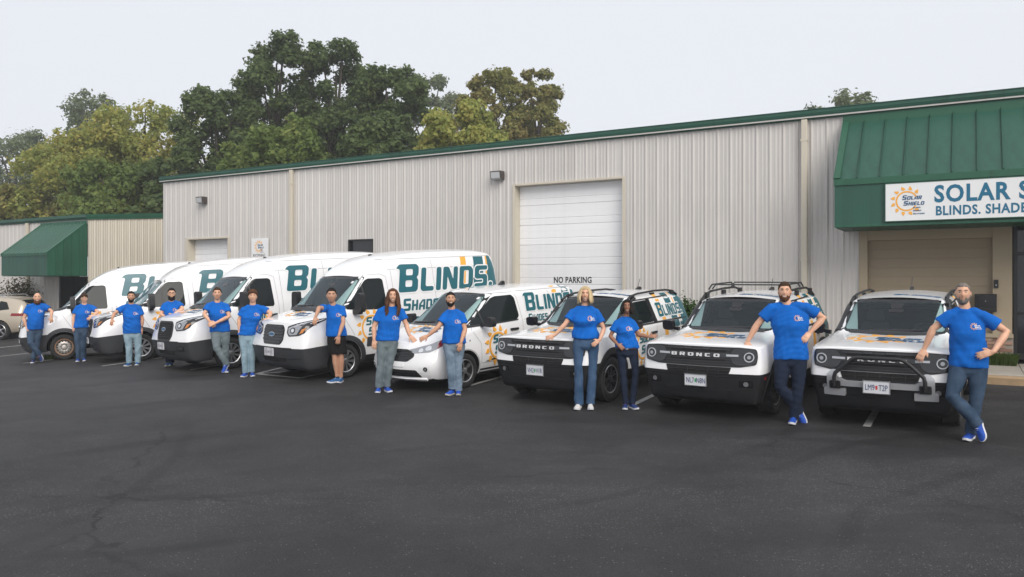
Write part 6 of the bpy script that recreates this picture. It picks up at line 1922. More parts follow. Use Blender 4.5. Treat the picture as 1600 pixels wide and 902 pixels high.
GROUPP = 'people in royal blue tee shirts standing by the vehicles'
def person(label, org, sc, J, skin, hair, jeans, shoes, base=None, female=False, belly=0.0, hem=None, yaw=0, smile=True, beard=None, hairstyle='short', glasses=False, shorts=None, watch=None, cross=False, dY=0.0, flare=0.0, seed=1, loose=1.0, belt=False, tilt=0, roll=0, sleeve=.62, leg_w=1.0):
    P2 = lambda q: (org[0] + q[0] / sc, org[1] + q[1] / sc)
    # where the soles meet the ground
    fl = J['toeL'] if base == 'L' else J['toeR'] if base == 'R' else max((J['toeL'], J['toeR']), key=lambda q: q[1])
    b0 = px_ground(*P2(fl))
    Y0 = b0.y + .12 + dY
    top, chin = P2(J['top']), P2(J['chin'])
    H = (P2(fl)[1] - top[1]) * b0.y / F
    k = H / 1.80
    foot0 = px_ground(*P2(((J['toeL'][0] + J['toeR'][0]) / 2, fl[1])))
    O = Vector((foot0.x, Y0, ground(foot0.x, Y0)))
    # the figure's own frame faces the camera: y runs away along the line of sight
    th = -atan2(O.x, O.y)
    RZ, RI = Matrix.Rotation(th, 3, 'Z'), Matrix.Rotation(-th, 3, 'Z')
    dist = hypot(O.x, O.y)
    nvx, nvy = O.x / dist, O.y / dist
    def plane_px(px, py, dz=0.0):
        rx, rz = (px - 800) / F, -(py - 440) / F
        t_ = (dist + dz) / (nvx * rx + nvy)
        return RI @ (Vector((rx * t_, t_, CAM_H + rz * t_)) - O)
    W3 = lambda q, dz=0.0: plane_px(*P2(q), dz)
    def gl(v):
        p_ = RZ @ Vector((v.x, v.y, 0)) + O
        return ground(p_.x, p_.y) - O.z
    t = thing('person', label, 'person', O, th, GROUPP)
    wd = .92 if female else 1.0
    # ---- joints
    def chain(a, b, L, s):
        l = (Vector((b.x - a.x, b.z - a.z))).length
        d = sqrt(max(0, L * L - l * l)) * s
        return Vector((b.x, a.y + d, b.z))
    sm = ((J['shR'][0] + J['shL'][0]) / 2, (J['shR'][1] + J['shL'][1]) / 2)
    jt = {}
    for s in 'RL':
        sh = J['sh' + s]
        sh = (sh[0] * .84 + sm[0] * .16, sh[1] + .018 * k * F / Y0 * sc)
        jt['sh' + s] = W3(sh, 0)
    for s in 'RL':
        e, w_, tp = J['el' + s], J['wr' + s], J['tip' + s]
        jt['el' + s] = chain(jt['sh' + s], W3(e), .29 * k, e[2] if len(e) > 2 else -.6)
        if len(e) > 3: jt['el' + s].y = e[3] * k
        jt['wr' + s] = chain(jt['el' + s], W3(w_), .25 * k, w_[2] if len(w_) > 2 else -.6)
        if len(w_) > 3: jt['wr' + s].y = w_[3] * k
        jt['tip' + s] = chain(jt['wr' + s], W3(tp), .185 * k, tp[2] if len(tp) > 2 else -.3)
        if len(tp) > 3: jt['tip' + s].y = tp[3] * k
        lg = J.get('leg' + s, (0, 0, 0))
        jt['hip' + s] = W3(J['hip' + s], .0); jt['kn' + s] = W3(J['kn' + s], lg[0] - .03); jt['an' + s] = W3(J['an' + s], lg[1])
    hipm = (jt['hipR'] + jt['hipL']) / 2
    shm = (jt['shR'] + jt['shL']) / 2
    hh = (W3(J['top']) - W3(J['chin'])).z
    hs = hh / .235 * (1.0 if hairstyle in ('bald', 'short') else .95)
    hc = W3((0, 0)) * 0 + (W3(J['top']) + W3(J['chin'])) / 2 + Vector((0, -.02, 0))
    if hairstyle not in ('bald', 'short'): hc.z -= hh * .025
    HT = Matrix.Translation(hc) @ Matrix.Rotation(radians(yaw), 4, 'Z') @ Matrix.Rotation(radians(tilt), 4, 'X') @ Matrix.Rotation(radians(roll), 4, 'Y') @ Matrix.Scale(hs, 4)
    neck0 = HT @ Vector((0, .022, -.05))
    chz = (HT @ Vector((0, 0, -.1175))).z
    neck1 = Vector((shm.x * .45 + hc.x * .55, shm.y + .012, max(shm.z + .035 * k, chz - (.045 if female else .030) * k)))
    # ---- body, one continuous skin
    mb = MB()
    mb.add([HT @ p for p in HP], HF)
    for sg in (1, -1): mb.ellipsoid(HT @ Vector((sg * .077, .008, -.002)), (.011 * hs, .020 * hs, .031 * hs), 10, 7)
    nr = (.048 if female else .058) * k
    mb.tube([neck0, neck0.lerp(neck1, .6), neck1, neck1 - Vector((0, 0, .06 * k))], [nr, nr * 1.0, nr * 1.06, nr * 1.1], 14)
    ar = (.82 if female else 1.0) * k
    shw = (jt['shL'] - jt['shR']).length / 2
    mb.tube([shm - Vector((0, 0, .03 * k)), shm * .7 + hipm * .3, shm * .3 + hipm * .7, hipm - Vector((0, 0, .04))], [(.05 * k, shw * .6), (.085 * k, shw * .75), (.085 * k, shw * .66), (.085 * k, shw * .66)], 16, up=(0, 1, 0))
    mb.tube([jt['shR'], shm - Vector((0, 0, .02 * k)), jt['shL']], [.040 * ar, .045 * ar, .040 * ar], 12)
    hands = []
    for s in 'RL':
        a, e, w_, tp = jt['sh' + s], jt['el' + s], jt['wr' + s], jt['tip' + s]
        mb.tube([a, a.lerp(e, .35), a.lerp(e, .75), e, e.lerp(w_, .25), e.lerp(w_, .65), w_, w_.lerp(tp, .12)], [.046 * ar, .051 * ar, .043 * ar, .041 * ar, .044 * ar, .036 * ar, .027 * ar, .025 * ar], 14)
        d = (tp - w_).normalized()
        view = (Vector((0, -1, .35))).normalized()
        wv = d.cross(view)
        if wv.length < .2: wv = Vector((1, 0, 0))
        wv.normalize()
        inward = 1 if s == 'R' else -1
        if wv.x * inward < 0 or (abs(wv.x) < .3 and wv.z < 0): wv = -wv
        nv = wv.cross(d).normalized()
        if nv.dot(view) < 0: nv = -nv
        hl = .185 * ar
        kn = w_ + d * hl * .50
        mb.tube([w_, w_ + d * hl * .22, kn, kn + d * hl * .06], [(.019 * ar, .024 * ar), (.017 * ar, .038 * ar), (.015 * ar, .043 * ar), (.010 * ar, .036 * ar)], 12, up=nv)
        for i, (o_, ln, sp) in enumerate(((.031, .43, .22), (.0105, .48, .06), (-.0105, .45, -.08), (-.031, .36, -.24))):
            r0 = kn + wv * o_ * ar
            dd = (d + wv * sp * .55).normalized()
            L1 = hl * ln
            c1 = r0 + dd * L1 * .45 - nv * L1 * .08
            c2 = c1 + dd * L1 * .32 - nv * L1 * .20
            c3 = c2 + dd * L1 * .20 - nv * L1 * .24
            mb.tube([r0 - d * .01, c1, c2, c3], [.0098 * ar, .0092 * ar, .0085 * ar, .0068 * ar], 8)
        th0 = w_ + d * hl * .18 + wv * .026 * ar
        th1 = th0 + (d * .6 + wv * .75).normalized() * hl * .22
        th2 = th1 + (d * .9 + wv * .25).normalized() * hl * .20 - nv * .006
        mb.tube([th0, th1, th2], [.0135 * ar, .0115 * ar, .0085 * ar], 8)
        h, kn_, an = jt['hip' + s], jt['kn' + s], jt['an' + s]
        bare = shorts is not None
        q = 1.0 if bare else .72
        mb.tube([h, h.lerp(kn_, .5), kn_ + (h - kn_) * .08, kn_ - (kn_ - an) * .02, kn_.lerp(an, .30), kn_.lerp(an, .62), kn_.lerp(an, .9), an - Vector((0, 0, .03 * k))], [.085 * ar * q, .078 * ar * q, .056 * ar * q, .053 * ar * q, .058 * ar * q, .046 * ar * q, .034 * ar * q, .036 * ar * q], 14)
    link('body', finish(fuse(mb, .0078 * min(1.1, k), 1, .45, 'body', .35), SK[skin]), t)
    # ---- face
    yw = lambda x, z: min((p.y for p in HP if abs(p.x - x) < .006 and abs(p.z - z) < .007 and p.y < 0), default=-.09)
    for sg in (1, -1):
        ex, ez = sg * .031, .019
        mb = MB(); mb.ellipsoid(HT @ Vector((ex, yw(ex, ez) + .0035, ez)), (.0145 * hs, .006 * hs, .0065 * hs), 10, 7); eo = mb.build('eye', M['eye_white'], t, smooth=True)
        mb = MB(); mb.ellipsoid(HT @ Vector((ex, yw(ex, ez) - .0005, ez)), (.0068 * hs, .004 * hs, .0066 * hs), 10, 7); mb.build('iris', M['iris'], eo, smooth=True)
        mb = MB(); pts = []
        for q in range(5):
            x = sg * (.013 + .037 * q / 4); z = .037 + .006 * sin(pi * (q + .6) / 5)
            pts.append(HT @ Vector((x, yw(x, z) - .001, z)))
        mb.tube(pts, [(.0032 * hs, .0035 * hs), (.005 * hs, .004 * hs), (.005 * hs, .004 * hs), (.0045 * hs, .004 * hs), (.002 * hs, .003 * hs)], 7)
        mb.build('eyebrow', HR[hair] if hair != 'blonde' else HR['auburn'], t, smooth=True)
    lz = -.056
    mb = MB(); pts = []
    mw = .028 if smile else .024
    for q in range(7):
        x = -mw + 2 * mw * q / 6; z = lz + (.010 if smile else .001) * (abs(x) / mw) ** 2
        pts.append(HT @ Vector((x, yw(x, z) - .0005, z)))
    mb.tube(pts, [(.0045 * hs * (1 - .6 * abs(q - 3) / 3), (.0065 if smile else .0055) * hs * (1 - .65 * abs(q - 3) / 3)) for q in range(7)], 8, up=(0, 1, 0))
    lo = mb.build('lips', M['lip_dark'] if skin == 'brown' else M['lip'], t, smooth=True)
    if smile:
        mb = MB(); pts = []
        for q in range(7):
            x = (-mw + 2 * mw * q / 6) * .78; z = lz + .001 + .010 * (abs(x) / mw) ** 2
            pts.append(HT @ Vector((x, yw(x, z) - .0045, z)))
        mb.tube(pts, [(.002 * hs, .0052 * hs * (1 - .6 * abs(q - 3) / 3)) for q in range(7)], 8, up=(0, 1, 0)); mb.build('teeth', M['teeth'], lo, smooth=True)
    if glasses:
        mb = MB()
        for sg in (1, -1):
            mb.tube([HT @ Vector((sg * .033 + .024 * cos(a), -.108, .017 + .018 * sin(a))) for a in [2 * pi * i / 16 for i in range(17)]], .0022 * hs, 6)
            mb.tube([HT @ Vector((sg * .057, -.106, .022)), HT @ Vector((sg * .080, -.02, .022)), HT @ Vector((sg * .080, .02, .012))], .0022 * hs, 6)
        mb.tube([HT @ Vector((-.009, -.110, .022)), HT @ Vector((.009, -.110, .022))], .0022 * hs, 6)
        mb.build('glasses', M['gloss_black'], t)
    # ---- hair
    def hairline(p, front=.066, side=.024, back=-.055):
        a = abs(atan2(p.x, -p.y))
        if a < .75: return front - .006 * (a / .75)
        if a < 1.25: return front - .006 + (side - front + .006) * (a - .75) / .5
        if a < 1.9: return side - .012
        return side - .012 + (back - side + .012) * min(1, (a - 1.9) / .5)
    hm = HR[hair]
    if hairstyle != 'bald':
        thick = {'short': .0085, 'crop': .005, 'curly': .030, 'mop': .020, 'tied': .008, 'long': .016, 'bob': .018}[hairstyle]
        jag = {'curly': .010, 'mop': .006}.get(hairstyle, .0042)
        fr = {'mop': .050, 'curly': .062, 'long': .084, 'bob': .080, 'tied': .072, 'crop': .078}.get(hairstyle, .076)
        topx = {'short': .010, 'crop': .003, 'curly': .006, 'mop': .008}.get(hairstyle, .004)
        shell(lambda p: min(1, (p.z - hairline(p, fr)) / .022 + .04), lambda p: thick * (.65 if abs(p.x) > .06 and p.z < .06 else 1) + topx * max(0, p.z / .1175), HT, hm, 'hair', t, jag, seed)
    rng = random.Random(seed)
    if hairstyle in ('long', 'bob'):
        mb = MB()
        n = 40 if hairstyle == 'long' else 34
        for i in range(n):
            a = radians(48) + radians(264) * (i + rng.random() * .6) / n if hairstyle == 'long' else radians(44) + radians(272) * (i + rng.random() * .6) / n
            # a measured from the face forward
            x0, y0 = .080 * sin(a), -.094 * cos(a)
            drop = (.36 + .06 * rng.random()) if hairstyle == 'long' else J.get('hair_len', .23) + .03 * rng.random()
            fwd = -.03 if abs(a - pi) > 1.2 else .0
            pts = []
            for q in range(-2, 8):
                if q < 0:
                    c_ = (.28, .72)[q + 2]; pts.append(HT @ Vector((x0 * c_, y0 * c_ + .01, (.124, .108)[q + 2]))); continue
                u = q / 7
                z = .062 - drop * u
                sp = 1.0 + (.42 if hairstyle == 'long' else .34) * sin(min(1, u * 1.3) * pi * .6) + .05 * sin(i * 2.1)
                wv_ = (.020 * sin(u * 12 + i * 1.7) if hairstyle == 'long' else .012 * sin(u * 8 + i * 1.9)) * u
                pts.append(HT @ Vector((x0 * sp + wv_, y0 * sp * (.95 if y0 < 0 else 1) + fwd * u + wv_ * .5, z)))
            mb.tube(pts, [r_ * hs for r_ in (.008, .012, .017, .020, .021, .022, .021, .019, .014, .005)], 8)
        link('hair_lengths', finish(fuse(mb, .0075, 1, .5, 'hair_lengths', .3), hm), t)
    if hairstyle == 'tied':
        mb = MB(); mb.ellipsoid(HT @ Vector((.03, .105, .03)), (.03 * hs, .03 * hs, .028 * hs)); mb.build('hair_bun', hm, t, smooth=True)
    if beard:
        bh, bl = beard[0], beard[1]
        def bsel(p):
            a = abs(atan2(p.x, -p.y))
            if a > 1.75 or p.z > -.002 + (.02 if a > 1.2 else 0): return 0
            if abs(p.x) < .021 and -.066 < p.z < -.046: return 0
            up = -.036 if a < .5 else -.044 + .05 * max(0, min(1, (a - .85) / .5))
            return min(1, (up - p.z) / .012) if p.z < up else 0
        o = shell(bsel, lambda p: .005 + bl * max(0, min(1, (-p.z - .05) / .05)), HT, HR[bh], 'beard', t, .002, seed + 3)
    # ---- shirt
    mb = MB()
    hemz = W3((0, hem))[2] if hem else hipm.z - .04 * k
    hipw = (jt['hipL'] - jt['hipR']).length / 2 + .112 * k * wd
    up_v = (shm - Vector((hipm.x, hipm.y, hemz)))
    base_c = Vector((hipm.x, hipm.y, hemz))
    secs = []
    wst = max(hipw * .96, shw * .92)
    for u, a_, dep, dx in ((-.035, hipw * 1.01 * loose, .134 + .5 * belly, 0), (.02, hipw * 1.01 * loose, .136 + .5 * belly, 0), (.18, max(hipw * .98, wst * .96) * loose, .130 + .8 * belly, -belly * .45), (.42, (wst * (.84 if female else .96)) * loose, .122 + belly, -belly * .6), (.66, shw * (1.0 if female else 1.06) + .014, (.146 if female else .134) + belly * .4, -.012 - belly * .2), (.84, shw * 1.06 + .018 * k, .122, 0), (.95, shw * .98, .098, 0)):
        c = base_c + up_v * u + Vector((0, dx, 0))
        secs.append((c, a_, dep * k))
    cl = neck1 + Vector((0, -.004, 0)); cl.z = max(shm.z + .035 * k, chz - (.058 if female else .064) * k)
    secs.append((shm.lerp(cl, .45) + Vector((0, .004, .006 * k)), shw * .66, .082 * k))
    secs.append((cl - Vector((0, 0, .012 * k)), nr * 1.45, nr * 1.38))
    secs.append((cl + Vector((0, 0, .008 * k)), nr * 1.24, nr * 1.24))
    nn_ = 28
    mb.add([c + Vector((a_ * cos(2 * pi * q / nn_), dep_ * sin(2 * pi * q / nn_), 0)) for c, a_, dep_ in secs for q in range(nn_)], [(i * nn_ + q, i * nn_ + (q + 1) % nn_, (i + 1) * nn_ + (q + 1) % nn_, (i + 1) * nn_ + q) for i in range(len(secs) - 1) for q in range(nn_)] + [tuple(range(nn_ - 1, -1, -1)), tuple((len(secs) - 1) * nn_ + q for q in range(nn_))])
    for s in 'RL':
        a, e = jt['sh' + s], jt['el' + s]
        m_ = a.lerp(e, sleeve)
        ins = a.lerp(shm, .35)
        mb.tube([a + Vector((0, 0, -.005 * k)), a.lerp(cl, .5) + Vector((0, 0, .008 * k)), cl - Vector((0, 0, .035 * k))], [.066 * ar, .060 * ar, .058 * ar], 14)
        sl = .078 * ar * (1.0 if not female else 1.04)
        mb.tube([ins, a + Vector((0, 0, .004)), a.lerp(e, .3), m_], [.066 * ar, .071 * ar, sl * .97, sl * 1.03], 18)
    me = fuse(mb, .0115, 3, None, 'shirt')
    zt, zb_ = shm.z, hemz
    crumple(me, .010 * k, seed + 11, (20, 20, 16), lambda co: .45 + .75 * np.clip(1 - (co[:, 2] - zb_) / (zt - zb_), 0, 1))
    shirt = link('shirt', finish(me, SHIRT), t)
    # collar rib
    cz = neck1 + Vector((0, -.002, .012 * k))
    # chest print
    bm = bmesh.new(); bm.from_mesh(me); bv = BVHTree.FromBMesh(bm); bm.free()
    lc = shm * .80 + hipm * .20 + (jt['shL'] - shm) * .50
    lr = .028 * k
    def stick(polys, m_, off):
        V, T_, _ = tri_polys(polys, .03)
        vs = []
        for x, z in V:
            o_ = Vector((lc.x + x, lc.y - 1, lc.z + z))
            hit = bv.ray_cast(o_, Vector((0, 1, 0)))
            vs.append((hit[0] if hit[0] else Vector((o_.x, lc.y - .12, o_.z))) + Vector((0, -off, 0)))
        q = MB(); q.add(vs, T_); return q.build('shirt_print', m_, shirt)
    stick(sun_logo(lr, -.3 * lr, .15 * lr, rays=10), M['orange'], .003)
    tx = techno('SOLAR', lr * .52, -.25 * lr, .20 * lr, small=.8)[0] + techno('SHIELD', lr * .52, -.05 * lr, -.42 * lr, small=.8)[0] + techno('SOLUTIONS', lr * .26, .35 * lr, -.95 * lr)[0]
    stick(tx, M['white_vinyl'], .0045)
    # ---- trousers
    mb = MB()
    mb.tube([hipm + Vector((0, 0, .14 * k)), hipm + Vector((0, 0, .02)), hipm - Vector((0, 0, .07 * k)), hipm - Vector((0, .0, .12 * k))], [(.105 * k + belly * .3, hipw * .86), (.115 * k + belly * .2, hipw * .92), (.115 * k, hipw * .92), (.085 * k, hipw * .66)], 24, up=(0, 1, 0))
    for s in 'RL':
        h, kn_, an = jt['hip' + s], jt['kn' + s], jt['an' + s]
        tw = leg_w * ar
        if shorts is not None:
            e = h.lerp(kn_, .86)
            mb.tube([h + Vector((0, 0, .02)), h.lerp(kn_, .35), e], [.10 * tw, .106 * tw, .112 * tw], 18)
        else:
            end = an - Vector((0, 0, .015 * k))
            mb.tube([h + Vector((0, 0, .02)), h.lerp(kn_, .3), h.lerp(kn_, .72), kn_, kn_.lerp(an, .35), kn_.lerp(an, .75), end], [.098 * tw, .095 * tw, .078 * tw, .070 * tw, (.068 + flare * .1) * tw, (.064 + flare * .35) * tw, (.062 + flare * .5) * tw], 18)
    me = fuse(mb, .0115, 3, None, 'trousers')
    kz = (jt['knR'].z + jt['knL'].z) / 2
    crumple(me, .008 * k, seed + 23, (18, 18, 15), lambda co: .45 + .55 * np.exp(-((co[:, 2] - kz) / .16) ** 2) + .6 * np.exp(-((co[:, 2] - .14) / .12) ** 2))
    link('shorts' if shorts is not None else 'trousers', finish(me, DN[jeans]), t)
    if belt:
        mb = MB(); c = Vector((hipm.x, hipm.y, hemz - .012 * k))
        ring = [c + Vector((cos(a) * hipw * .90, sin(a) * .125 * k, 0)) for a in [2 * pi * i / 32 for i in range(33)]]
        mb.tube(ring, [(.016, .004)] * 33, 6, up=(0, 0, 1)); bo = mb.build('belt', M['belt'], t)
        mb = MB(); mb.box(c.x - .022, c.x + .022, c.y - .134 * k, c.y - .124 * k, c.z - .017, c.z + .017); mb.build('buckle', M['chrome'], bo)
    # ---- shoes
    um, sm_, tm = shoes
    for s in 'RL':
        an = jt['an' + s]; tp2 = P2(J['toe' + s])
        down = J.get('down' + s, False)
        if down:
            tp = plane_px(*tp2, J.get('leg' + s, (0, 0, 0))[1] - .02)
            d = (tp - an); L = .235 * k
            d.normalize()
            upv = Vector((-.35 if d.x < 0 else -.55, -.55, .5))
            upv = (upv - d * upv.dot(d)).normalized()
            heel = an + upv * -.035 * k - d * .04 * k
        else:
            g = RI @ (px_ground(*tp2) - O)
            dx = max(-.2 * k, min(.2 * k, g.x - an.x))
            L = .275 * k
            dy = -sqrt(max(.002, (L * .78) ** 2 - dx * dx))
            d = Vector((dx, dy, 0)).normalized()
            gz = gl(an)
            heel = Vector((an.x, an.y, gz)) - d * L * .24
            upv = Vector((0, 0, 1))
            # the sole follows the slope
            gt = gl(heel + d * L); gh = gl(heel)
            heel.z = gh
            d = (d * L + Vector((0, 0, gt - gh))).normalized(); upv = (upv - d * upv.z * 0 - d * d.dot(upv)).normalized()
        sd_ = d.cross(upv).normalized()
        def outline(u): # half width along the foot
            return (.032 + .016 * sin(min(1, u * 1.15) * pi) ** .8 - .006 * (u < .15)) * k
        so, upp = MB(), MB()
        us = [0, .05, .15, .3, .5, .68, .82, .93, 1.0]
        ws = [.020, .033, .036, .034, .040, .046, .043, .031, .014]
        rise = [.012, .004, 0, 0, 0, 0, .004, .012, .020]
        R_ = []
        for u, w_, rz in zip(us, ws, rise):
            c = heel + d * L * u
            R_.append([c + sd_ * w_ * k * q + upv * (rz + z) * k for q, z in ((-1, .004), (1, .004), (1.04, .030), (-1.04, .030))])
        n = len(us)
        so.add([p for r in R_ for p in r], [(i * 4 + a, i * 4 + (a + 1) % 4, i * 4 + 4 + (a + 1) % 4, i * 4 + 4 + a) for i in range(n - 1) for a in range(4)] + [(3, 2, 1, 0), tuple((n - 1) * 4 + a for a in range(4))])
        hts = [.075, .088, .095, .098, .080, .066, .056, .046, .032]
        rings = []
        for u, w_, rz, hz in zip(us, ws, rise, hts):
            c = heel + d * L * (.01 + u * .975)
            rings.append([c + sd_ * w_ * .98 * k * cos(a) + upv * (rz + .026 + (hz - .026) * max(0, sin(a)) ** .75) * k for a in [pi * q / 8 for q in range(9)]])
        upp.add([p for r in rings for p in r], [(i * 9 + a, i * 9 + a + 1, i * 9 + 10 + a, i * 9 + 9 + a) for i in range(n - 1) for a in range(8)] + [(i * 9 + 8, i * 9, i * 9 + 9, i * 9 + 17) for i in range(n - 1)] + [tuple(range(9)), tuple((n - 1) * 9 + q for q in range(9))])
        sh = upp.build('shoe', M[um], t, smooth=60)
        so.build('sole', M[sm_], sh, smooth=40)
        lc_ = MB()
        for u in (.36, .44, .52, .60):
            i_ = .098 - (u - .3) * .13
            c = heel + d * L * u + upv * (i_ + .001) * k
            lc_.tube([c - sd_ * .020 * k - upv * .006 * k, c + upv * .003 * k, c + sd_ * .020 * k - upv * .006 * k], .0035 * k, 6)
        lc_.build('laces', M[tm], sh)
    if watch:
        e, w_ = jt['el' + watch], jt['wr' + watch]
        c = w_.lerp(e, .10); d = (w_ - e).normalized()
        mb = MB(); mb.tube([c - d * .013, c + d * .013], .031 * ar, 14); mb.build('watch', M['gloss_black'], t, smooth=40)
    return t

A_, B_, C_, D_, E_, F6, G_, H_ = ((20, 450), 7.214), ((160, 445), 6.68), ((300, 440), 5.82), ((470, 440), 5.467), ((565, 440), 4.877), ((840, 440), 4.4), ((1140, 435), 3.84), ((1420, 435), 3.404)
person('bald man with a long reddish beard at the far left, one leg crossed', *A_, dict(top=(278, 57), chin=(275, 172), shR=(168, 205), shL=(372, 198), elR=(125, 345, -.1), wrR=(150, 428, -.3), tipR=(182, 472, -.3), elL=(438, 262, -.5), wrL=(432, 315, -.6), tipL=(436, 388, -.3), hipR=(205, 478), hipL=(290, 478), knR=(200, 620), anR=(302, 748), toeR=(330, 836), knL=(270, 640), anL=(228, 800), toeL=(216, 852), legR=(-.10, -.12, 0), downR=True), 'light', 'ginger', 'dark', ('navy_shoe', 'sole', 'orange_trim'), base='L', hairstyle='bald', beard=('ginger', .030), belly=.05, hem=462, seed=1, watch=None)
person('young man with a dark fringe and glasses, elbow on the hood of the second van', *A_, dict(top=(807, 68), chin=(803, 168), shR=(718, 215), shL=(898, 212), elR=(683, 335, .1), wrR=(678, 425, -.3), tipR=(690, 470, -.2), elL=(960, 268, -.4), wrL=(905, 312, -.6), tipL=(848, 348, -.3), hipR=(728, 478), hipL=(805, 478), knR=(732, 630), knL=(797, 630), anR=(738, 795), anL=(800, 792), toeR=(722, 836), toeL=(810, 834)), 'light', 'brown', 'dark', ('blue_shoe', 'sole', 'sole'), hairstyle='mop', glasses=True, hem=460, seed=2, smile=False)
person('stocky man with a short black beard and wristwatch in very pale jeans', *B_, dict(top=(298, 75), chin=(302, 180), shR=(205, 235), shL=(398, 240), elR=(125, 300, -.4), wrR=(105, 350, -.6), tipR=(98, 402, -.3), elL=(418, 360, -.1), wrL=(410, 450, -.2), tipL=(398, 516, -.2), hipR=(265, 515), hipL=(362, 515), knR=(278, 650), knL=(372, 650), anR=(280, 812), anL=(368, 808), toeR=(228, 855), toeL=(352, 850)), 'tan', 'dark', 'light', ('teal_shoe', 'sole', 'sole'), hairstyle='short', beard=('dark', .012), hem=505, watch='L', seed=3, smile=False, belly=.02, leg_w=1.06)
person('man with glasses and a full black beard leaning behind a van nose', *B_, dict(top=(718, 42), chin=(727, 152), shR=(642, 208), shL=(810, 195), elR=(612, 308, -.2), wrR=(668, 345, -.6), tipR=(708, 335, -.3), elL=(838, 250, -.3), wrL=(745, 305, -.8), tipL=(696, 328, -.3), hipR=(668, 490), hipL=(742, 490), knR=(680, 640), knL=(725, 640), anR=(690, 800), anL=(722, 805), toeR=(662, 840), toeL=(702, 855)), 'light', 'dark', 'navy', ('teal_shoe', 'sole_pale', 'sole'), hairstyle='short', glasses=True, beard=('dark', .032), hem=470, seed=4, smile=False)
person('tall young man with hands clasped on the hood corner, feet crossed', *C_, dict(top=(228, 60), chin=(230, 168), shR=(138, 215), shL=(325, 218), elR=(112, 295, -.3, -.10), wrR=(158, 352, -.6, -.25), tipR=(192, 388, -.2, -.27), elL=(338, 316, -.3, -.13), wrL=(222, 370, -.9, -.27), tipL=(165, 386, -.2, -.30), hipR=(215, 470), hipL=(300, 470), knR=(228, 605), anR=(318, 752), toeR=(272, 838), knL=(305, 620), anL=(312, 770), toeL=(318, 805), legR=(-.10, -.14, 0), legL=(0, .02, 0), downR=True), 'light', 'brown', 'grey', ('blue_shoe', 'sole', 'sole'), base='R', hairstyle='short', hem=455, seed=5, smile=False, leg_w=1.08, dY=.05)
person('slim young man with curly auburn hair and a neck chain, hand in pocket', *C_, dict(top=(557, 80), chin=(548, 192), shR=(455, 252), shL=(652, 240), elR=(428, 348, .1), wrR=(430, 440, -.3), tipR=(444, 486, -.2), elL=(716, 285, -.3), wrL=(690, 332, -.6), tipL=(658, 366, -.3), hipR=(470, 500), hipL=(548, 500), knR=(478, 645), knL=(545, 645), anR=(485, 825), anL=(545, 818), toeR=(448, 872), toeL=(560, 860)), 'light', 'auburn', 'light', ('blue_shoe', 'sole', 'sole'), hairstyle='curly', hem=490, seed=6, smile=False)
person('young man with black hair in black shorts with bare legs', *D_, dict(top=(260, 62), chin=(265, 182), shR=(212, 225), shL=(362, 225), elR=(158, 222, -.8), wrR=(132, 290, -.5), tipR=(120, 346, -.3), elL=(362, 345, -.1, -.12), wrL=(325, 455, -.3, -.21), tipL=(316, 512, -.2, -.22), hipR=(268, 492), hipL=(342, 492), knR=(290, 640), knL=(345, 640), anR=(308, 800), anL=(345, 805), toeR=(222, 860), toeL=(312, 872)), 'olive', 'dark', 'black', ('teal_shoe', 'sole', 'sole'), hairstyle='short', shorts=1, hem=462, seed=7, smile=False)
person('smiling man with long wavy brown hair past his shoulders', *E_, dict(top=(238, 55), chin=(237, 165), shR=(130, 222), shL=(312, 222), elR=(95, 348, .1), wrR=(95, 440, -.3), tipR=(96, 504, -.2), elL=(340, 328, -.2), wrL=(362, 405, -.4), tipL=(402, 446, -.3), hipR=(158, 462), hipL=(236, 462), knR=(148, 625), knL=(212, 625), anR=(130, 802), anL=(192, 796), toeR=(118, 850), toeL=(228, 846)), 'light', 'auburn', 'grey', ('blue_shoe', 'sole', 'sole'), hairstyle='long', hem=445, seed=8, leg_w=1.05)
person('man with tied back dark hair and a short goatee pointing at the small van hood', *E_, dict(top=(680, 78), chin=(676, 188), shR=(622, 258), shL=(772, 250), elR=(588, 342, -.3), wrR=(508, 410, -.5), tipR=(440, 442, -.3), elL=(788, 365, .1, -.08), wrL=(758, 455, -.4, -.19), tipL=(738, 534, -.2, -.21), hipR=(662, 485), hipL=(748, 485), knR=(678, 640), knL=(735, 640), anR=(692, 812), anL=(740, 828), toeR=(642, 850), toeL=(735, 870)), 'tan', 'dark', 'washed', ('blue_shoe', 'sole_pale', 'navy_shoe'), hairstyle='tied', beard=('dark', .008), hem=468, seed=9, yaw=4, flare=.02)
person('smiling woman with shoulder length blonde hair in flared jeans', *F6, dict(top=(330, 35), chin=(325, 142), shR=(225, 205), shL=(418, 205), elR=(190, 292, -.3), wrR=(118, 368, -.4), tipR=(42, 392, -.3), elL=(455, 325, .0, -.02), wrL=(426, 395, -.4, -.15), tipL=(366, 440, -.3, -.19), hipR=(285, 415), hipL=(380, 415), knR=(282, 610), knL=(378, 610), anR=(285, 840), anL=(362, 835), toeR=(262, 884), toeL=(366, 880), hair_len=.185), 'light', 'blonde', 'mid', ('white_shoe', 'sole', 'sole'), female=True, hairstyle='bob', hem=384, seed=10, flare=.035, loose=1.0, leg_w=1.12)
person('smiling woman with shoulder length dark hair in navy trousers and a belt', *F6, dict(top=(620, 125), chin=(612, 220), shR=(536, 280), shL=(662, 278), elR=(500, 376, .1, -.02), wrR=(548, 425, -.5, -.14), tipR=(602, 466, -.3, -.17), elL=(692, 368, .2), wrL=(760, 378, -.3), tipL=(828, 370, -.3), hipR=(575, 470), hipL=(655, 470), knR=(588, 640), knL=(675, 640), anR=(605, 832), anL=(650, 838), toeR=(598, 880), toeL=(692, 882), hair_len=.18), 'brown', 'dark', 'navy', ('navy_shoe', 'sole', 'red_trim'), female=True, hairstyle='bob', hem=444, seed=11, belt=True, leg_w=1.0)
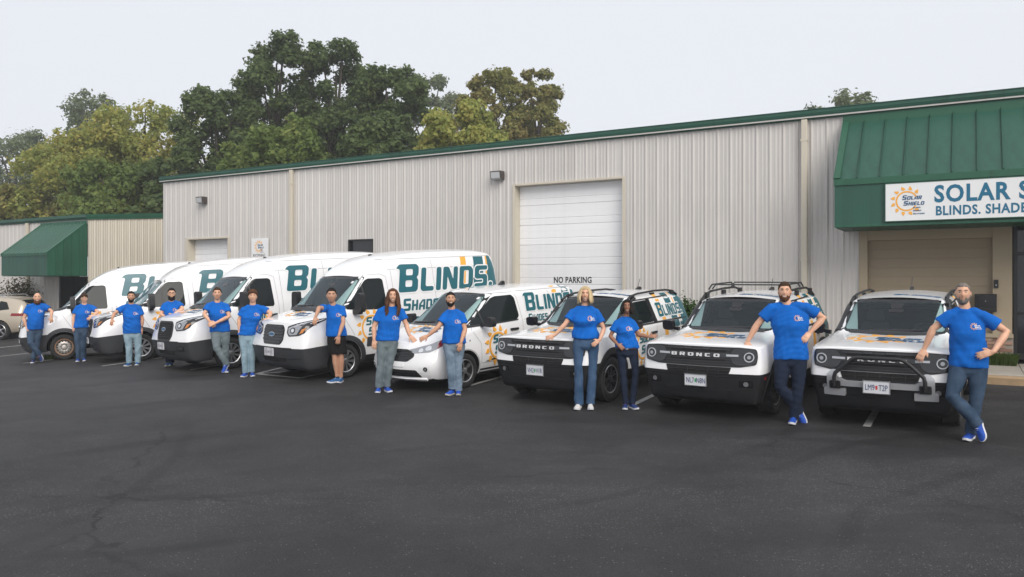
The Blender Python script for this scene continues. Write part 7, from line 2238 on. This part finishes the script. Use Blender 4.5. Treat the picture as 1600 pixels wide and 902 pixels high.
person('tall grinning man with a short brown beard, hand on hip, between two off-road SUVs', *G_, dict(top=(328, 28), chin=(333, 137), shR=(235, 172), shL=(478, 170), elR=(165, 278, -.1), wrR=(112, 372, -.3), tipR=(98, 434, -.3), elL=(565, 238, .3, .06), wrL=(484, 322, .1, -.03), tipL=(446, 364, -.3, -.10), hipR=(322, 478), hipL=(418, 478), knR=(305, 650), anR=(420, 800), toeR=(442, 864), knL=(408, 660), anL=(385, 830), toeL=(368, 878), legR=(-.06, .06, 0), legL=(0, 0, 0), downR=True), 'light', 'brown', 'navy', ('blue_shoe', 'sole', 'sole'), base='L', hairstyle='short', beard=('ginger', .007), hem=463, seed=12, leg_w=1.08)
person('grey haired man with a grey beard at the far right, hand on hip', *H_, dict(top=(287, 22), chin=(288, 136), shR=(205, 190), shL=(408, 195), elR=(130, 268, -.1), wrR=(85, 370, -.3), tipR=(60, 422, -.3), elL=(522, 285, .2, .02), wrL=(448, 386, -.6, -.15), tipL=(356, 408, -.3, -.18), hipR=(272, 468), hipL=(368, 468), knR=(228, 625), anR=(372, 775), toeR=(396, 880), knL=(360, 640), anL=(330, 818), toeL=(298, 866), legR=(-.12, -.16, 0), downR=True), 'light', 'grey', 'dark', ('blue_shoe', 'sole', 'sole'), base='L', hairstyle='crop', beard=('grey', .007), hem=450, seed=13, leg_w=1.06, smile=False)
# ---------------------------------------------------------------- morning mist
mb = MB(); mb.box(-150, 120, -40, 120, -9, 40)
hz = mb.build('haze', bpy.data.materials.new('mist'), None)
hm_ = hz.data.materials[0]; hm_.use_nodes = True
nt_ = hm_.node_tree
nt_.nodes.remove(nt_.nodes['Principled BSDF'])
pv = nt_.nodes.new('ShaderNodeVolumePrincipled')
pv.inputs['Color'].default_value = (.93, .95, .97, 1)
pv.inputs['Density'].default_value = .0012
pv.inputs['Anisotropy'].default_value = .2
nt_.links.new(pv.outputs[0], nt_.nodes['Material Output'].inputs['Volume'])
hz['kind'] = 'stuff'
hz['label'] = 'thin morning mist over the lot and the trees'
hz.display_type = 'WIRE'
